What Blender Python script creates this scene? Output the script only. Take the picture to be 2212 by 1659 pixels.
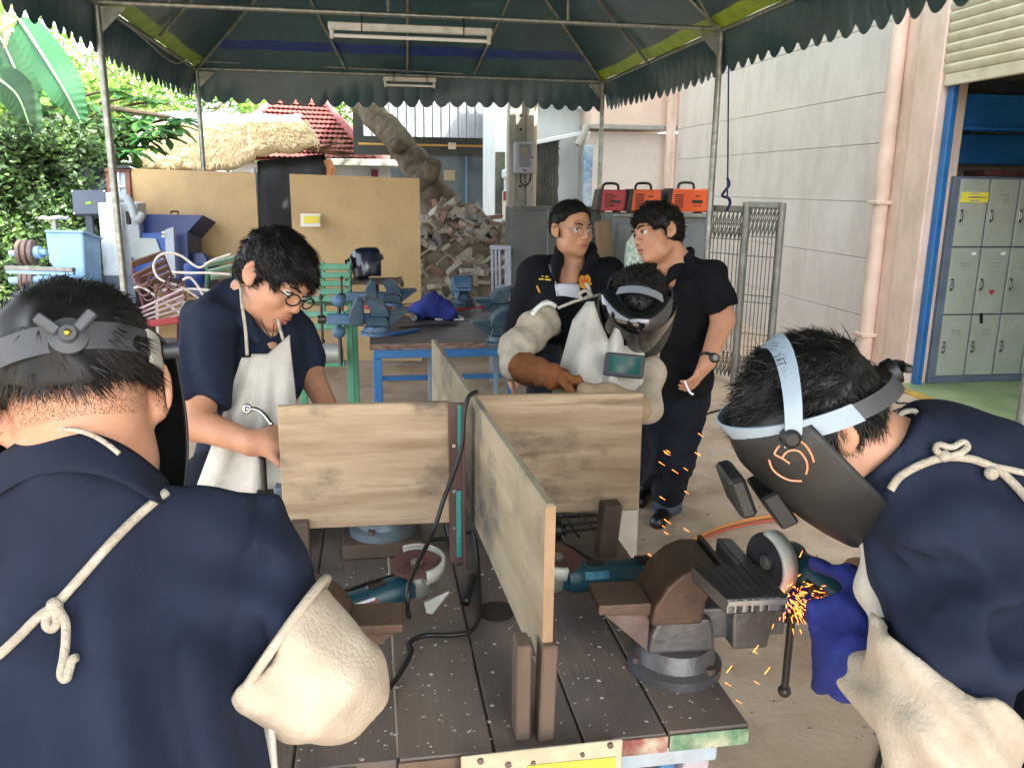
import bpy, bmesh, math, random
import numpy as np
from mathutils import Vector, Matrix, Quaternion
random.seed(7); np.random.seed(7)
for _o in list(bpy.data.objects): bpy.data.objects.remove(_o)
SC = bpy.context.scene; COL = SC.collection
# ---------------------------------------------------------------- camera
F, CX, CY = 1790.0, 1106.0, 829.5          # focal length and centre of a 2212 x 1659 picture
_p, _y, _r = math.radians(13.4), math.radians(9.6), math.radians(0.64)
CAM = Vector((0, 0, 1.75))
_fh = Vector((math.sin(_y), math.cos(_y), 0)); _rt = Vector((math.cos(_y), -math.sin(_y), 0)); _up = Vector((0, 0, 1))
FW = _fh*math.cos(_p) - _up*math.sin(_p); _u = _up*math.cos(_p) + _fh*math.sin(_p)
RT = _rt*math.cos(_r) + _u*math.sin(_r); UP = _u*math.cos(_r) - _rt*math.sin(_r)
cd = bpy.data.cameras.new('camera'); cd.sensor_width = 36; cd.lens = F/2212*36; cd.clip_start = .05; cd.clip_end = 500
cam = bpy.data.objects.new('camera', cd); COL.objects.link(cam); SC.camera = cam
_m = Matrix((RT, UP, -FW)).transposed().to_4x4(); _m.translation = CAM; cam.matrix_world = _m
# ---------------------------------------------------------------- light
SUN_AZ = Vector((.52, -.50, .80)).normalized()      # direction towards the sun
w = bpy.data.worlds.new('World'); SC.world = w; w.use_nodes = True
_n = w.node_tree; _bg = _n.nodes['Background']; _sk = _n.nodes.new('ShaderNodeTexSky'); _sk.sky_type = 'NISHITA'; _sk.sun_disc = False
_sk.sun_elevation = math.asin(SUN_AZ.z); _sk.sun_rotation = math.atan2(SUN_AZ.x, SUN_AZ.y); _sk.dust_density = 3.0; _sk.air_density = 1.0; _sk.ozone_density = .6
_hs = _n.nodes.new('ShaderNodeHueSaturation'); _hs.inputs['Saturation'].default_value = .35; _n.links.new(_sk.outputs[0], _hs.inputs['Color']); _n.links.new(_hs.outputs[0], _bg.inputs[0]); _bg.inputs[1].default_value = .15
sd = bpy.data.lights.new('sun', 'SUN'); sd.energy = 2.2; sd.angle = math.radians(.6); sd.color = (1, .95, .87)
sun = bpy.data.objects.new('sun', sd); COL.objects.link(sun); sun.rotation_euler = SUN_AZ.to_track_quat('Z', 'Y').to_euler(); sun.location = (4, -6, 14)
vs = SC.view_settings; vs.view_transform = 'Standard'; vs.look = 'None'; vs.gamma = 1; vs.use_curve_mapping = False; vs.exposure = 3.0
SC.cycles.max_bounces = 8; SC.cycles.diffuse_bounces = 5; SC.cycles.use_denoising = True
# ---------------------------------------------------------------- picture point -> place
def ray(a, b): return FW + RT*((a-CX)/F) - UP*((b-CY)/F)
def pd(a, b, d): return CAM + ray(a, b)*d                       # at optical depth d
def pz(a, b, z=0.): v = ray(a, b); return CAM + v*((z-CAM.z)/v.z)
def pX(a, b, x): v = ray(a, b); return CAM + v*(x/v.x)
def pY(a, b, y): v = ray(a, b); return CAM + v*(y/v.y)
def pp(a, b, q, n):                                            # on the plane through q with normal n
    v = ray(a, b); n = Vector(n); return CAM + v*((Vector(q)-CAM).dot(n)/v.dot(n))
# ---------------------------------------------------------------- materials
MATS = {}
def lin(c):
    if isinstance(c, str):
        c = tuple(int(c[i:i+2], 16)/255 for i in (0, 2, 4)); return tuple(x/12.92 if x <= .04045 else ((x+.055)/1.055)**2.4 for x in c)
    return c
def mat(name, c1, c2=None, scale=6., rough=.6, metal=0., bump=0., bscale=None, st=(1, 1, 1), detail=5., c3=None, pos=(.38, .62), grime=None, spec=.5, sss=0., coat=0., island=0., emit=None, trans=0., alpha=1., rvar=0., bst=None):
    if name in MATS: return MATS[name]
    m = bpy.data.materials.new(name); MATS[name] = m; m.use_nodes = True; nt = m.node_tree; N = nt.nodes; L = nt.links
    b = N['Principled BSDF']; tc = N.new('ShaderNodeTexCoord')
    def mp(s):
        q = N.new('ShaderNodeMapping'); q.inputs['Scale'].default_value = s; L.new(tc.outputs['Object'], q.inputs[0]); return q.outputs[0]
    def nz(v, sc, dt=5., ro=.55):
        q = N.new('ShaderNodeTexNoise'); q.inputs['Scale'].default_value = sc; q.inputs['Detail'].default_value = dt; q.inputs['Roughness'].default_value = ro; L.new(v, q.inputs['Vector']); return q.outputs['Fac']
    c1 = lin(c1); b.inputs['Roughness'].default_value = rough; b.inputs['Metallic'].default_value = metal; b.inputs['Specular IOR Level'].default_value = spec
    col = None
    if c2 is not None:
        f = nz(mp(st), scale, detail); r = N.new('ShaderNodeValToRGB'); e = r.color_ramp.elements
        e[0].position, e[1].position = pos; e[0].color = (*c1, 1); e[1].color = (*lin(c2), 1)
        if c3 is not None:
            q = e.new(min(.98, pos[1]+.12)); q.color = (*lin(c3), 1)
        L.new(f, r.inputs[0]); col = r.outputs[0]
        if rvar:
            q = N.new('ShaderNodeMapRange'); q.inputs[3].default_value = rough-rvar; q.inputs[4].default_value = rough+rvar; L.new(f, q.inputs[0]); L.new(q.outputs[0], b.inputs['Roughness'])
    if grime:
        gc, amt, gs = grime[:3]; gst = grime[3] if len(grime) > 3 else (1, 1, 1); gp = grime[4] if len(grime) > 4 else (.45, .72)
        f = nz(mp(gst), gs, 6., .65); q = N.new('ShaderNodeValToRGB'); q.color_ramp.elements[0].position, q.color_ramp.elements[1].position = gp
        q.color_ramp.elements[1].color = (amt, amt, amt, 1); L.new(f, q.inputs[0]); x = N.new('ShaderNodeMix'); x.data_type = 'RGBA'; L.new(q.outputs[0], x.inputs[0])
        if col: L.new(col, x.inputs[6])
        else: x.inputs[6].default_value = (*c1, 1)
        x.inputs[7].default_value = (*lin(gc), 1); col = x.outputs[2]
    if island:
        g = N.new('ShaderNodeNewGeometry'); q = N.new('ShaderNodeMapRange'); q.inputs[3].default_value = 1-island; q.inputs[4].default_value = 1+island; L.new(g.outputs['Random Per Island'], q.inputs[0])
        x = N.new('ShaderNodeHueSaturation'); L.new(q.outputs[0], x.inputs['Value'])
        if col: L.new(col, x.inputs['Color'])
        else: x.inputs['Color'].default_value = (*c1, 1)
        col = x.outputs[0]
    if col: L.new(col, b.inputs['Base Color'])
    else: b.inputs['Base Color'].default_value = (*c1, 1)
    if bump:
        f = nz(mp(bst or st), bscale or scale*6, 6., .6); q = N.new('ShaderNodeBump'); q.inputs['Strength'].default_value = min(1., bump); q.inputs['Distance'].default_value = .01*max(1, bump); L.new(f, q.inputs['Height']); L.new(q.outputs[0], b.inputs['Normal'])
    if sss: b.inputs['Subsurface Weight'].default_value = sss; b.inputs['Subsurface Radius'].default_value = (.012, .004, .002); b.inputs['Subsurface Scale'].default_value = 1.
    if coat: b.inputs['Coat Weight'].default_value = coat; b.inputs['Coat Roughness'].default_value = .15
    if emit: b.inputs['Emission Color'].default_value = (*lin(emit[0]), 1); b.inputs['Emission Strength'].default_value = emit[1]
    if trans: b.inputs['Transmission Weight'].default_value = trans
    if alpha < 1: b.inputs['Alpha'].default_value = alpha
    return m
def leafmat(name, a, b2, c, tl=.35):
    if name in MATS: return MATS[name]
    m = bpy.data.materials.new(name); MATS[name] = m; m.use_nodes = True; N = m.node_tree.nodes; L = m.node_tree.links; b = N['Principled BSDF']
    g = N.new('ShaderNodeNewGeometry'); r = N.new('ShaderNodeValToRGB'); e = r.color_ramp.elements; e[0].color = (*lin(a), 1); e[1].color = (*lin(c), 1); q = e.new(.5); q.color = (*lin(b2), 1)
    L.new(g.outputs['Random Per Island'], r.inputs[0]); L.new(r.outputs[0], b.inputs['Base Color']); b.inputs['Roughness'].default_value = .45
    t = N.new('ShaderNodeBsdfTranslucent'); x = N.new('ShaderNodeMixShader'); x.inputs[0].default_value = tl; hs = N.new('ShaderNodeHueSaturation'); hs.inputs['Value'].default_value = 1.5; hs.inputs['Hue'].default_value = .48; L.new(r.outputs[0], hs.inputs['Color']); L.new(hs.outputs[0], t.inputs[0])
    L.new(b.outputs[0], x.inputs[1]); L.new(t.outputs[0], x.inputs[2]); L.new(x.outputs[0], N['Material Output'].inputs[0]); return m
# ---------------------------------------------------------------- objects
def tag(o, label=None, cat=None, group=None, kind=None):
    if label: o['label'] = label
    if cat: o['category'] = cat
    if group: o['group'] = group
    if kind: o['kind'] = kind
    return o
def thing(name, loc=(0, 0, 0), label=None, cat=None, group=None, rz=0., kind=None):
    o = bpy.data.objects.new(name, None); o.empty_display_size = .1; COL.objects.link(o); o.location = loc; o.rotation_euler = (0, 0, rz); return tag(o, label, cat, group, kind)
def link(name, me, m=None, parent=None, local=False):
    o = bpy.data.objects.new(name, me); COL.objects.link(o)
    if m is not None and len(me.materials) == 0: me.materials.append(m)
    if parent is not None:
        o.parent = parent
        if not local:
            bpy_m = wmat(parent); o.matrix_parent_inverse = bpy_m.inverted()
    return o
def wmat(o):
    m = Matrix.LocRotScale(o.location, o.rotation_euler, o.scale)
    return wmat(o.parent) @ o.matrix_parent_inverse @ m if o.parent else m
def copy_tree(o, parent=None):
    c = o.copy(); COL.objects.link(c); c.parent = parent
    for ch in o.children: copy_tree(ch, c)
    return c
def frame_from(d, upv=(0, 0, 1)):
    d = Vector(d).normalized(); u = Vector(upv)
    if abs(d.dot(u)) > .97: u = Vector((1, 0, 0))
    s = d.cross(u).normalized(); return s, s.cross(d).normalized(), d
class MB:
    def __init__(s): s.v = []; s.f = []
    def add(s, vs, fs): k = len(s.v); s.v += [tuple(p) for p in vs]; s.f += [tuple(i+k for i in f) for f in fs]; return s
    def box(s, lo, hi):
        x0, y0, z0 = lo; x1, y1, z1 = hi
        return s.add([(x0, y0, z0), (x1, y0, z0), (x1, y1, z0), (x0, y1, z0), (x0, y0, z1), (x1, y0, z1), (x1, y1, z1), (x0, y1, z1)], [(0, 3, 2, 1), (4, 5, 6, 7), (0, 1, 5, 4), (1, 2, 6, 5), (2, 3, 7, 6), (3, 0, 4, 7)])
    def obox(s, c, ax, ay, az):                                 # centre and three half-axis vectors
        c, ax, ay, az = map(Vector, (c, ax, ay, az)); P = [c+ax*i+ay*j+az*k for k in (-1, 1) for i, j in ((-1, -1), (1, -1), (1, 1), (-1, 1))]
        fs = [(0, 3, 2, 1), (4, 5, 6, 7), (0, 1, 5, 4), (1, 2, 6, 5), (2, 3, 7, 6), (3, 0, 4, 7)]
        if ax.cross(ay).dot(az) < 0: fs = [tuple(reversed(f)) for f in fs]
        return s.add(P, fs)
    def bar(s, a, b, w, h, up=(0, 0, 1)):
        a, b = Vector(a), Vector(b); sx, u, d = frame_from(b-a, up); return s.obox((a+b)/2, sx*w/2, (b-a)/2, u*h/2)
    def cyl(s, a, b, r, r2=None, n=12, caps=True):
        a, b = Vector(a), Vector(b); r2 = r if r2 is None else r2; x, u, d = frame_from(b-a); P = []
        for q, rr in ((a, r), (b, r2)):
            P += [q+(x*math.cos(2*math.pi*i/n)+u*math.sin(2*math.pi*i/n))*rr for i in range(n)]
        fs = [(i, (i+1) % n, n+(i+1) % n, n+i) for i in range(n)]
        if caps: fs += [tuple(range(n-1, -1, -1)), tuple(range(n, 2*n))]
        return s.add(P, fs)
    def tube(s, pts, r, n=8, closed=False, caps=True):
        pts = [Vector(p) for p in pts]; m = len(pts); P = []; prev = None
        rs = r if isinstance(r, (list, tuple)) else [r]*m
        for i, p in enumerate(pts):
            t = (pts[(i+1) % m]-pts[i-1]) if closed else (pts[min(i+1, m-1)]-pts[max(i-1, 0)])
            t = t.normalized() if t.length > 1e-9 else Vector((0, 0, 1))
            if prev is None: x, u, _ = frame_from(t)
            else:
                x = (prev - t*prev.dot(t)); x = x.normalized() if x.length > 1e-6 else frame_from(t)[0]; u = x.cross(t)
            prev = x
            P += [p+(x*math.cos(2*math.pi*k/n)+u*math.sin(2*math.pi*k/n))*rs[i] for k in range(n)]
        fs = []
        for i in range(m if closed else m-1):
            j = (i+1) % m
            fs += [(i*n+k, i*n+(k+1) % n, j*n+(k+1) % n, j*n+k) for k in range(n)]
        if caps and not closed: fs += [tuple(range(n-1, -1, -1)), tuple(range((m-1)*n, m*n))]
        return s.add(P, fs)
    def lathe(s, a, d, prof, n=24, up=(0, 0, 1)):                # profile of (distance along d, radius)
        a = Vector(a); x, u, d = frame_from(d, up); P = []; m = len(prof)
        for h, r in prof: P += [a+d*h+(x*math.cos(2*math.pi*k/n)+u*math.sin(2*math.pi*k/n))*max(r, 1e-4) for k in range(n)]
        return s.add(P, [(i*n+k, i*n+(k+1) % n, (i+1)*n+(k+1) % n, (i+1)*n+k) for i in range(m-1) for k in range(n)])
    def prism(s, poly, off):                                     # closed polygon in space and an offset vector
        P = [Vector(p) for p in poly]; off = Vector(off); n = len(P)
        return s.add(P+[p+off for p in P], [tuple(range(n-1, -1, -1)), tuple(range(n, 2*n))]+[(i, (i+1) % n, n+(i+1) % n, n+i) for i in range(n)])
    def sphere(s, c, r, n=12, m=8, M3=None):
        c = Vector(c); r = Vector((r, r, r)) if not hasattr(r, '__len__') else Vector(r); P = []
        for i in range(1, m):
            a = math.pi*i/m
            for k in range(n):
                q = Vector((math.sin(a)*math.cos(2*math.pi*k/n)*r.x, math.sin(a)*math.sin(2*math.pi*k/n)*r.y, math.cos(a)*r.z)); P.append(c+(M3 @ q if M3 else q))
        t = Vector((0, 0, r.z)); P += [c+(M3 @ t if M3 else t), c-(M3 @ t if M3 else t)]; T = len(P)-2
        fs = [(i*n+k, i*n+n+k, i*n+n+(k+1) % n, i*n+(k+1) % n) for i in range(m-2) for k in range(n)]+[(T, k, (k+1) % n) for k in range(n)]+[(T+1, (m-2)*n+(k+1) % n, (m-2)*n+k) for k in range(n)]
        return s.add(P, fs)
    def grid(s, fn, nu, nv):
        P = [fn(i/nu, j/nv) for j in range(nv+1) for i in range(nu+1)]; return s.add(P, [(j*(nu+1)+i, j*(nu+1)+i+1, (j+1)*(nu+1)+i+1, (j+1)*(nu+1)+i) for j in range(nv) for i in range(nu)])
    def mesh(s, name='mesh', bevel=0., smooth=False, seg=1):
        me = bpy.data.meshes.new(name); me.from_pydata(s.v, [], s.f)
        bm = bmesh.new(); bm.from_mesh(me); bmesh.ops.recalc_face_normals(bm, faces=bm.faces)
        if bevel: bmesh.ops.bevel(bm, geom=[e for e in bm.edges if len(e.link_faces) == 2 and e.calc_face_angle(0) > .6], offset=bevel, segments=seg, profile=.5, affect='EDGES', clamp_overlap=True)
        bm.to_mesh(me); bm.free()
        if smooth: me.polygons.foreach_set('use_smooth', [True]*len(me.polygons))
        return me
    def build(s, name, m, parent=None, bevel=0., smooth=False, seg=1, solid=0.):
        me = s.mesh(name, bevel, smooth, seg)
        if smooth == 'auto':
            me.set_sharp_from_angle(angle=math.radians(38))
        o = link(name, me, m, parent)
        if solid:
            q = o.modifiers.new('thickness', 'SOLIDIFY'); q.thickness = solid; q.offset = 0
        return o
def smooth_path(pts, n=6):                                      # Catmull-Rom through the points
    pts = [Vector(p) for p in pts]; out = []
    for i in range(len(pts)-1):
        a, b, c, d = pts[max(i-1, 0)], pts[i], pts[i+1], pts[min(i+2, len(pts)-1)]
        for k in range(n):
            t = k/n; out.append(.5*((2*b)+(c-a)*t+(2*a-5*b+4*c-d)*t*t+(3*b-a-3*c+d)*t**3))
    return out+[pts[-1]]
def rnd(a, b): return random.uniform(a, b)

def textmesh(body, loc, xdir, ydir, size, m, name, parent):
    cu = bpy.data.curves.new('lettering', 'FONT'); cu.body = body; cu.size = size; cu.extrude = .0003; cu.align_x = 'CENTER'; cu.align_y = 'CENTER'; t = bpy.data.objects.new('lettering_tmp', cu); COL.objects.link(t)
    me = bpy.data.meshes.new_from_object(t.evaluated_get(bpy.context.evaluated_depsgraph_get())); bpy.data.objects.remove(t); x = Vector(xdir).normalized(); y = Vector(ydir); y = (y-x*y.dot(x)).normalized(); z = x.cross(y)
    M = Matrix((x, y, z)).transposed().to_4x4(); M.translation = Vector(loc); me.transform(M); return link(name, me, m, parent)
# ================================================================ ground
concrete = mat('concrete', 'ad977f', 'bfab95', 1.3, .7, c3='c9b7a3', grime=('7a6550', .75, 1.7, (1, 1, 1), (.47, .68)), bump=.35, bscale=30)
soil = mat('soil', '6f6350', '8b7c66', 3., .9, bump=.6, bscale=25)
g = MB().grid(lambda u, v: (-60+120*u, -40+140*v, 0), 8, 8).build('ground', soil); tag(g, kind='structure')
g = MB().box((-4.2, -12, -.05), (4.66, 13.5, .004)).build('concrete_floor', concrete); tag(g, kind='structure')
gf = mat('green_floor', '7d9060', '93a372', 2., .35, grime=('6e7a58', .5, 5), bump=.1)
g = MB().box((4.74, .5, -.05), (10.5, 6.80, .012)).build('workshop_floor', gf); tag(g, kind='structure'); g = MB().box((4.95, 6.8, -.05), (10.5, 7.46, .012)).build('workshop_floor', gf); tag(g, kind='structure'); g = MB().box((4.66, 6.722, -.05), (4.90, 13.5, .004)).build('concrete_floor', concrete); tag(g, kind='structure')
yl = mat('yellow_line_paint', 'c9a23a', 'b5893a', 7., .6, grime=('7d6a45', .8, 9))
g = MB().box((4.62, .5, -.05), (4.738, 6.72, .016)).build('threshold_line', yl); tag(g, kind='structure')
# ================================================================ tent
TX0, TX1, TY1, TH = -1.91, 2.855, 10.43, 3.0
TYS = [10.43, 6.85, 3.15, -.45, -2.4]; TY0 = TYS[-1]
galv = mat('galvanised_pipe', '8b8f88', 'a5a9a1', 18., .42, .75, grime=('6d6a5b', .7, 12), bump=.1)
tarp = mat('green_tarp', '33555c', '2a484f', 2.5, .36, bump=.5, bscale=3.2, st=(1, 1, .6), bst=(1.6, 1, .5), spec=.6)
lime = mat('lime_tarp', '9dbb2e', '8aa82c', 5., .45, grime=('5d7028', .6, 9)); bluet = mat('blue_tarp_band', '1a3a80', '16306a', 5., .4)
tent = thing('canopy_tent', ((TX0+TX1)/2, 6.5, 0), 'dark green canopy tent with scalloped valance on galvanised pipe posts', 'tent')
for y in TYS[:-1]:
    for x in (TX0, TX1):
        if y < 0 and x < 0: continue
        m = MB().cyl((x, y, 0.006), (x, y, TH), .027, n=14); m.cyl((x, y, .005), (x, y, .013), .075, n=16); m.build('post', galv, tent, smooth='auto')
        q = MB(); sx = 1 if x < 0 else -1
        q.prism([(x+sx*.02, y-.004, TH-.02), (x+sx*.2, y-.004, TH-.02), (x+sx*.02, y-.004, TH-.2)], (0, .008, 0)); q.build('gusset', galv, tent)
for x in (TX0, TX1): MB().cyl((x, TY0, TH), (x, TY1, TH), .019, n=10).build('eave_rail', galv, tent, smooth='auto')
for y in TYS: MB().cyl((TX0, y, TH+.012), (TX1, y, TH+.012), .019, n=10).build('tie_rail', galv, tent, smooth='auto')
RZ = 4.9; XM = (TX0+TX1)/2; RY = TY1-(TX1-TX0)/2
BN = (Vector((1, 0, 0)).cross(Vector((XM, RY, RZ))-Vector((XM, TY1, TH)))).normalized(); RN = (Vector((0, 1, 0)).cross(Vector((XM, RY, RZ))-Vector((TX1, RY, TH)))).normalized(); LN = Vector((-RN.x, 0, RN.z))
def rafter(a, b, q, n): 
    A, B = pp(*a, q, n), pp(*b, q, n); d = (B-A); MB().cyl(A, A+d*1.35, .014, n=8).build('rafter', galv, tent, smooth='auto')
bq = (XM, TY1, TH-.03); rq = (TX1, RY, TH-.03); lq = (TX0, RY, TH-.03)
for a, b in (((745, 148), (680, 20)), ((880, 158), (880, 30)), ((1025, 160), (1100, 0)), ((1500, -40), (1490, -60))): rafter(a, b, bq, BN) if a[0] < 1400 else None
rafter((1400, 138), (1292, 0), rq, RN); rafter((1545, 60), (1500, -20), rq, RN); rafter((345, 78), (402, 14), lq, LN)
for x in (TX0, TX1): MB().cyl((x, TY1, TH), (x+(XM-x)*.97, TY1+(RY-TY1)*.97, TH+(RZ-TH)*.97-.03), .017, n=8).build('hip_rafter', galv, tent, smooth='auto')
for y in TYS[1:-1]:
    for x in (TX0, TX1): MB().cyl((x, y, TH), (XM, y, RZ-.05), .016, n=8).build('rafter', galv, tent, smooth='auto')
for x in (TX0+.5, XM-.3, XM+1.1): MB().cyl((x, 6.85, TH), (x, 6.85, TH+1.0), .013, n=8).build('king_post', galv, tent, smooth='auto')
def sag(u, v): return -.05*math.sin(math.pi*min(1, v))*(.6+.4*math.sin(u*29)*math.sin(u*11+1))+.008*math.sin(u*61+v*9)*(1-v)
def roofstrip(name, A, B, A2, B2, v0, v1, m, nu=40, nv=8):
    A, B, A2, B2 = map(Vector, (A, B, A2, B2))
    def fn(u, v):
        t = v0+(v1-v0)*v; p = A.lerp(B, u).lerp(A2.lerp(B2, u), t); p.z += sag(u, t)+.02; return p
    o = MB().grid(fn, nu, nv).build(name, m, tent, smooth=True); return o
bl, br = (TX0, TY1, TH), (TX1, TY1, TH); rb = (XM, RY, RZ); rf = (XM, TY0, RZ)
roofstrip('roof_panel', bl, br, rb, rb, 0, .10, tarp, nv=3); roofstrip('blue_band', bl, br, rb, rb, .10, .145, bluet, nv=2); roofstrip('roof_panel', bl, br, rb, rb, .145, 1, tarp)
for x in (TX0, TX1):
    a, b = (x, TY1, TH), (x, TY0, TH); roofstrip('lime_band', a, b, rb, rf, 0, .045, lime, 90, 2); roofstrip('roof_panel', a, b, rb, rf, .045, 1, tarp, 90, 8)
def valance(A, B, out, ln, drop=.33, pitch=.18):
    A, B, out = Vector(A), Vector(B), Vector(out); L = (B-A).length; n = int(L/pitch)*8; V = []; Fs = []
    for i in range(n+1):
        s = i/n*L; ph = (s/pitch) % 1; sc = .095*abs(math.sin(math.pi*ph))**.6 if ph else 0
        dr = drop-.06+sc*1.0+.02*math.sin(s*1.3)
        for j in range(6):
            t = j/5; w = (.012*math.sin(s*7+2*t)+.02*math.sin(s*2.3+t*3))*t
            p = A.lerp(B, i/n)+out*(.004+.06*t+w); p.z = TH+.02-dr*t+ (.01*math.sin(s*5))*(t<.1); V.append(p)
    for i in range(n):
        for j in range(5): k = i*6+j; Fs.append((k, k+6, k+7, k+1))
    o = MB().add(V, Fs).build('valance', tarp, tent, smooth=True); return o
valance(bl, br, (0, 1, 0), 1); valance((TX1, TY0, TH), (TX1, TY1, TH), (1, 0, 0), 1); valance((TX0, TY0, TH), (TX0, TY1, TH), (-1, 0, 0), 1)
whitep = mat('white_enamel', 'd8d8d0', 'c6c6bc', 8., .35, grime=('9b9788', .5, 10)); tubem = mat('fluorescent_tube', 'e6e8e4', rough=.25)
def batten(c, L, lab):
    c = Vector(c); t = thing('fluorescent_light', c, lab, 'light')
    MB().box((c.x-L/2, c.y-.03, c.z-.02), (c.x+L/2, c.y+.03, c.z+.03)).build('housing', whitep, t, .006)
    for s in (-1, 1): MB().box((c.x+s*(L/2-.025)-.015, c.y-.02, c.z-.085), (c.x+s*(L/2-.025)+.015, c.y+.02, c.z-.019)).build('lamp_holder', whitep, t, .005)
    MB().cyl((c.x-L/2+.03, c.y, c.z-.062), (c.x+L/2-.03, c.y, c.z-.062), .014, n=10).build('tube', tubem, t, smooth='auto')
    for s in (-.3, .32): MB().tube([(c.x+s*L, c.y-.034, c.z-.03), (c.x+s*L, c.y-.036, c.z+.05), (c.x+s*L, c.y, c.z+.09)], .005, 6).build('tie_wire', mat('black_plastic', '141517', rough=.45), t)
a = pY(888, 42, 6.80); batten((a.x, 6.79, 2.90), 1.24, 'long white fluorescent tube light hung under the tent crossbar')
a = pY(885, 173, 10.36); batten((a.x, 10.34, 2.95), .62, 'short white tube light on the rear tent rail')
rope_w = mat('cord_grey', 'b9b6ab', '8f8c80', 20, .8); navy_rope = mat('navy_rope', '20284a', '182040', 30, .9, bump=.4)
r = thing('tie_cord', pY(560, 130, 10.3), 'thin pale cord sagging along the left tent eave', 'cord')
MB().tube(smooth_path([pX(225, 20, TX0+.06), pX(300, 75, TX0+.06), pX(372, 135, TX0+.06), pX(410, 133, TX0+.06), pY(520, 137, 10.36), pY(760, 148, 10.36), pY(1000, 160, 10.36)]), .005, 6).build('strand', rope_w, r)
r = thing('hanging_rope', pY(1573, 430, 7.0), 'navy rope hanging beside the tent post by the pink wall', 'rope')
MB().tube(smooth_path([pY(1574, 120, 7.0), pY(1573, 250, 7.0), pY(1572, 380, 7.0), pY(1571, 425, 7.0)]), .007, 6).build('rope_line', navy_rope, r)
MB().tube(smooth_path([pY(1571, 385, 7.0), pY(1575, 400, 6.98), pY(1560, 422, 6.97), pY(1573, 428, 6.98), pY(1577, 440, 7.0), pY(1570, 455, 7.)]), .013, 8).build('knot', navy_rope, r, smooth=True)
# ================================================================ workshop building on the right
pinkw = mat('pale_pink_render', 'd3cac3', 'cdc4bd', 1.2, .7, c3='d8cfc9', grime=('a8998a', .4, 3.5, (1, 1, .3)), bump=.12, bscale=60)
pinkt = mat('pink_trim_paint', 'dcc3b2', 'd3b9a8', 3., .6, grime=('9b8a72', .55, 4, (1, 1, .4)), bump=.1)
blues = mat('blue_steel_paint', '1e5fa0', '24699f', 3., .42, grime=('173f66', .5, 6), bump=.08)
ivory = mat('ivory_shutter', 'c9c0a9', 'c0b69c', 4., .5, grime=('9b8a63', .55, 5, (1, 1, 2))); dark = mat('dark_gap', '1b1a19', rough=.9)
WX = 4.87; wb = thing('workshop_building', (WX+2, 9, 0), 'pale pink panelled workshop with a half raised roller shutter', 'building')
zs = [0, .52, 1.09, 1.64, 2.195, 2.665, 3.3, 3.95, 6.8]; j = .0025
MB().box((WX+.02, 7.3, 0), (WX+.2, 13.2, 6.8)).build('wall_core', mat('joint_grey', 'a39c96', rough=.9), wb)
for i in range(len(zs)-1):
    ys = [7.42, 8.84, 11.2, 13.2] if i < 3 else [7.42, 13.2]
    for k in range(len(ys)-1): MB().box((WX, ys[k]+j, zs[i]+j), (WX+.03, ys[k+1]-j, zs[i+1]-j)).build('wall_panel', pinkw, wb, .003)
MB().box((WX-.03, 6.80, .0), (WX+.25, 7.16, 6.8)).build('pilaster', pinkt, wb, .01); MB().box((WX-.02, 7.16, .0), (WX+.2, 7.425, 6.8)).build('pilaster_return', pinkt, wb, .01)
p = MB().cyl((WX-.085, 7.38, .02), (WX-.085, 7.38, 5.4), .07, n=18).build('downpipe', pinkt, wb, smooth='auto')
for z in (.35, 1.62, 3.4): MB().box((WX-.17, 7.3, z), (WX-.001, 7.47, z+.035)).build('pipe_clamp', pinkt, p, .006)
p = MB().cyl((WX-.085, 13.28, .02), (WX-.085, 13.28, 5.4), .075, n=16).build('downpipe', pinkt, wb, smooth='auto')
MB().box((WX+.04, 6.715, 0), (WX+.105, 6.796, 2.74)).build('door_frame', blues, wb, .012)
MB().box((WX+.04, 2.2, 2.74), (WX+.2, 6.796, 2.9)).build('lintel', dark, wb)
sh = thing('roller_shutter', (WX, 4.5, 2.6), kind=None); sh.parent = wb; sh.matrix_parent_inverse = wmat(wb).inverted(); 
z = 2.62; MB().box((WX-.005, 2.2, z), (WX+.035, 6.79, z+.10)).build('bottom_rail', ivory, sh, .008); z += .10
while z < 4.0:
    MB().prism([(WX+.0, 2.2, z+.004), (WX-.018, 2.2, z+.03), (WX-.02, 2.2, z+.06), (WX+.0, 2.2, z+.083), (WX+.02, 2.2, z+.083), (WX+.02, 2.2, z+.004)], (0, 4.59, 0)).build('slat', ivory, sh, smooth='auto'); z += .083
MB().box((WX+.022, 2.2, 2.7), (WX+.03, 6.79, 4.2)).build('shutter_back', dark, sh)
MB().box((WX-.01, 2.0, 4.02), (WX+.3, 7.3, 6.8)).build('upper_wall', pinkw, wb)
MB().box((WX, -6, 0), (WX+.25, 2.2, 6.8)).build('near_wall', pinkw, wb)
inn = mat('inner_wall_paint', 'a8a58f', '9c9982', 2., .8)
MB().box((WX+.25, 7.45, 0), (11, 7.6, 6.6)).build('inner_wall', inn, wb); MB().box((10.9, .4, 0), (11.05, 7.45, 6.6)).build('inner_end_wall', inn, wb); MB().box((WX+.25, -6, 6.6), (11.05, 13.2, 6.8)).build('ceiling_slab', inn, wb); MB().box((WX+.25, .3, 0), (10.9, .4, 6.6)).build('inner_near_wall', inn, wb)
MB().box((WX+.2, 13.0, 0), (11, 13.2, 6.8)).build('rear_wall', pinkw, wb)
b = MB().box((5.0, 6.9, 2.29), (10.8, 6.96, 2.56)).box((5.0, 6.82, 2.545), (10.8, 7.04, 2.575)).box((5.0, 6.82, 2.275), (10.8, 7.04, 2.305)); b.build('steel_beam', blues, wb, .006)
MB().box((5.0, 7.2, 2.0), (10.8, 7.26, 2.27)).build('steel_beam', blues, wb, .006)
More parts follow.
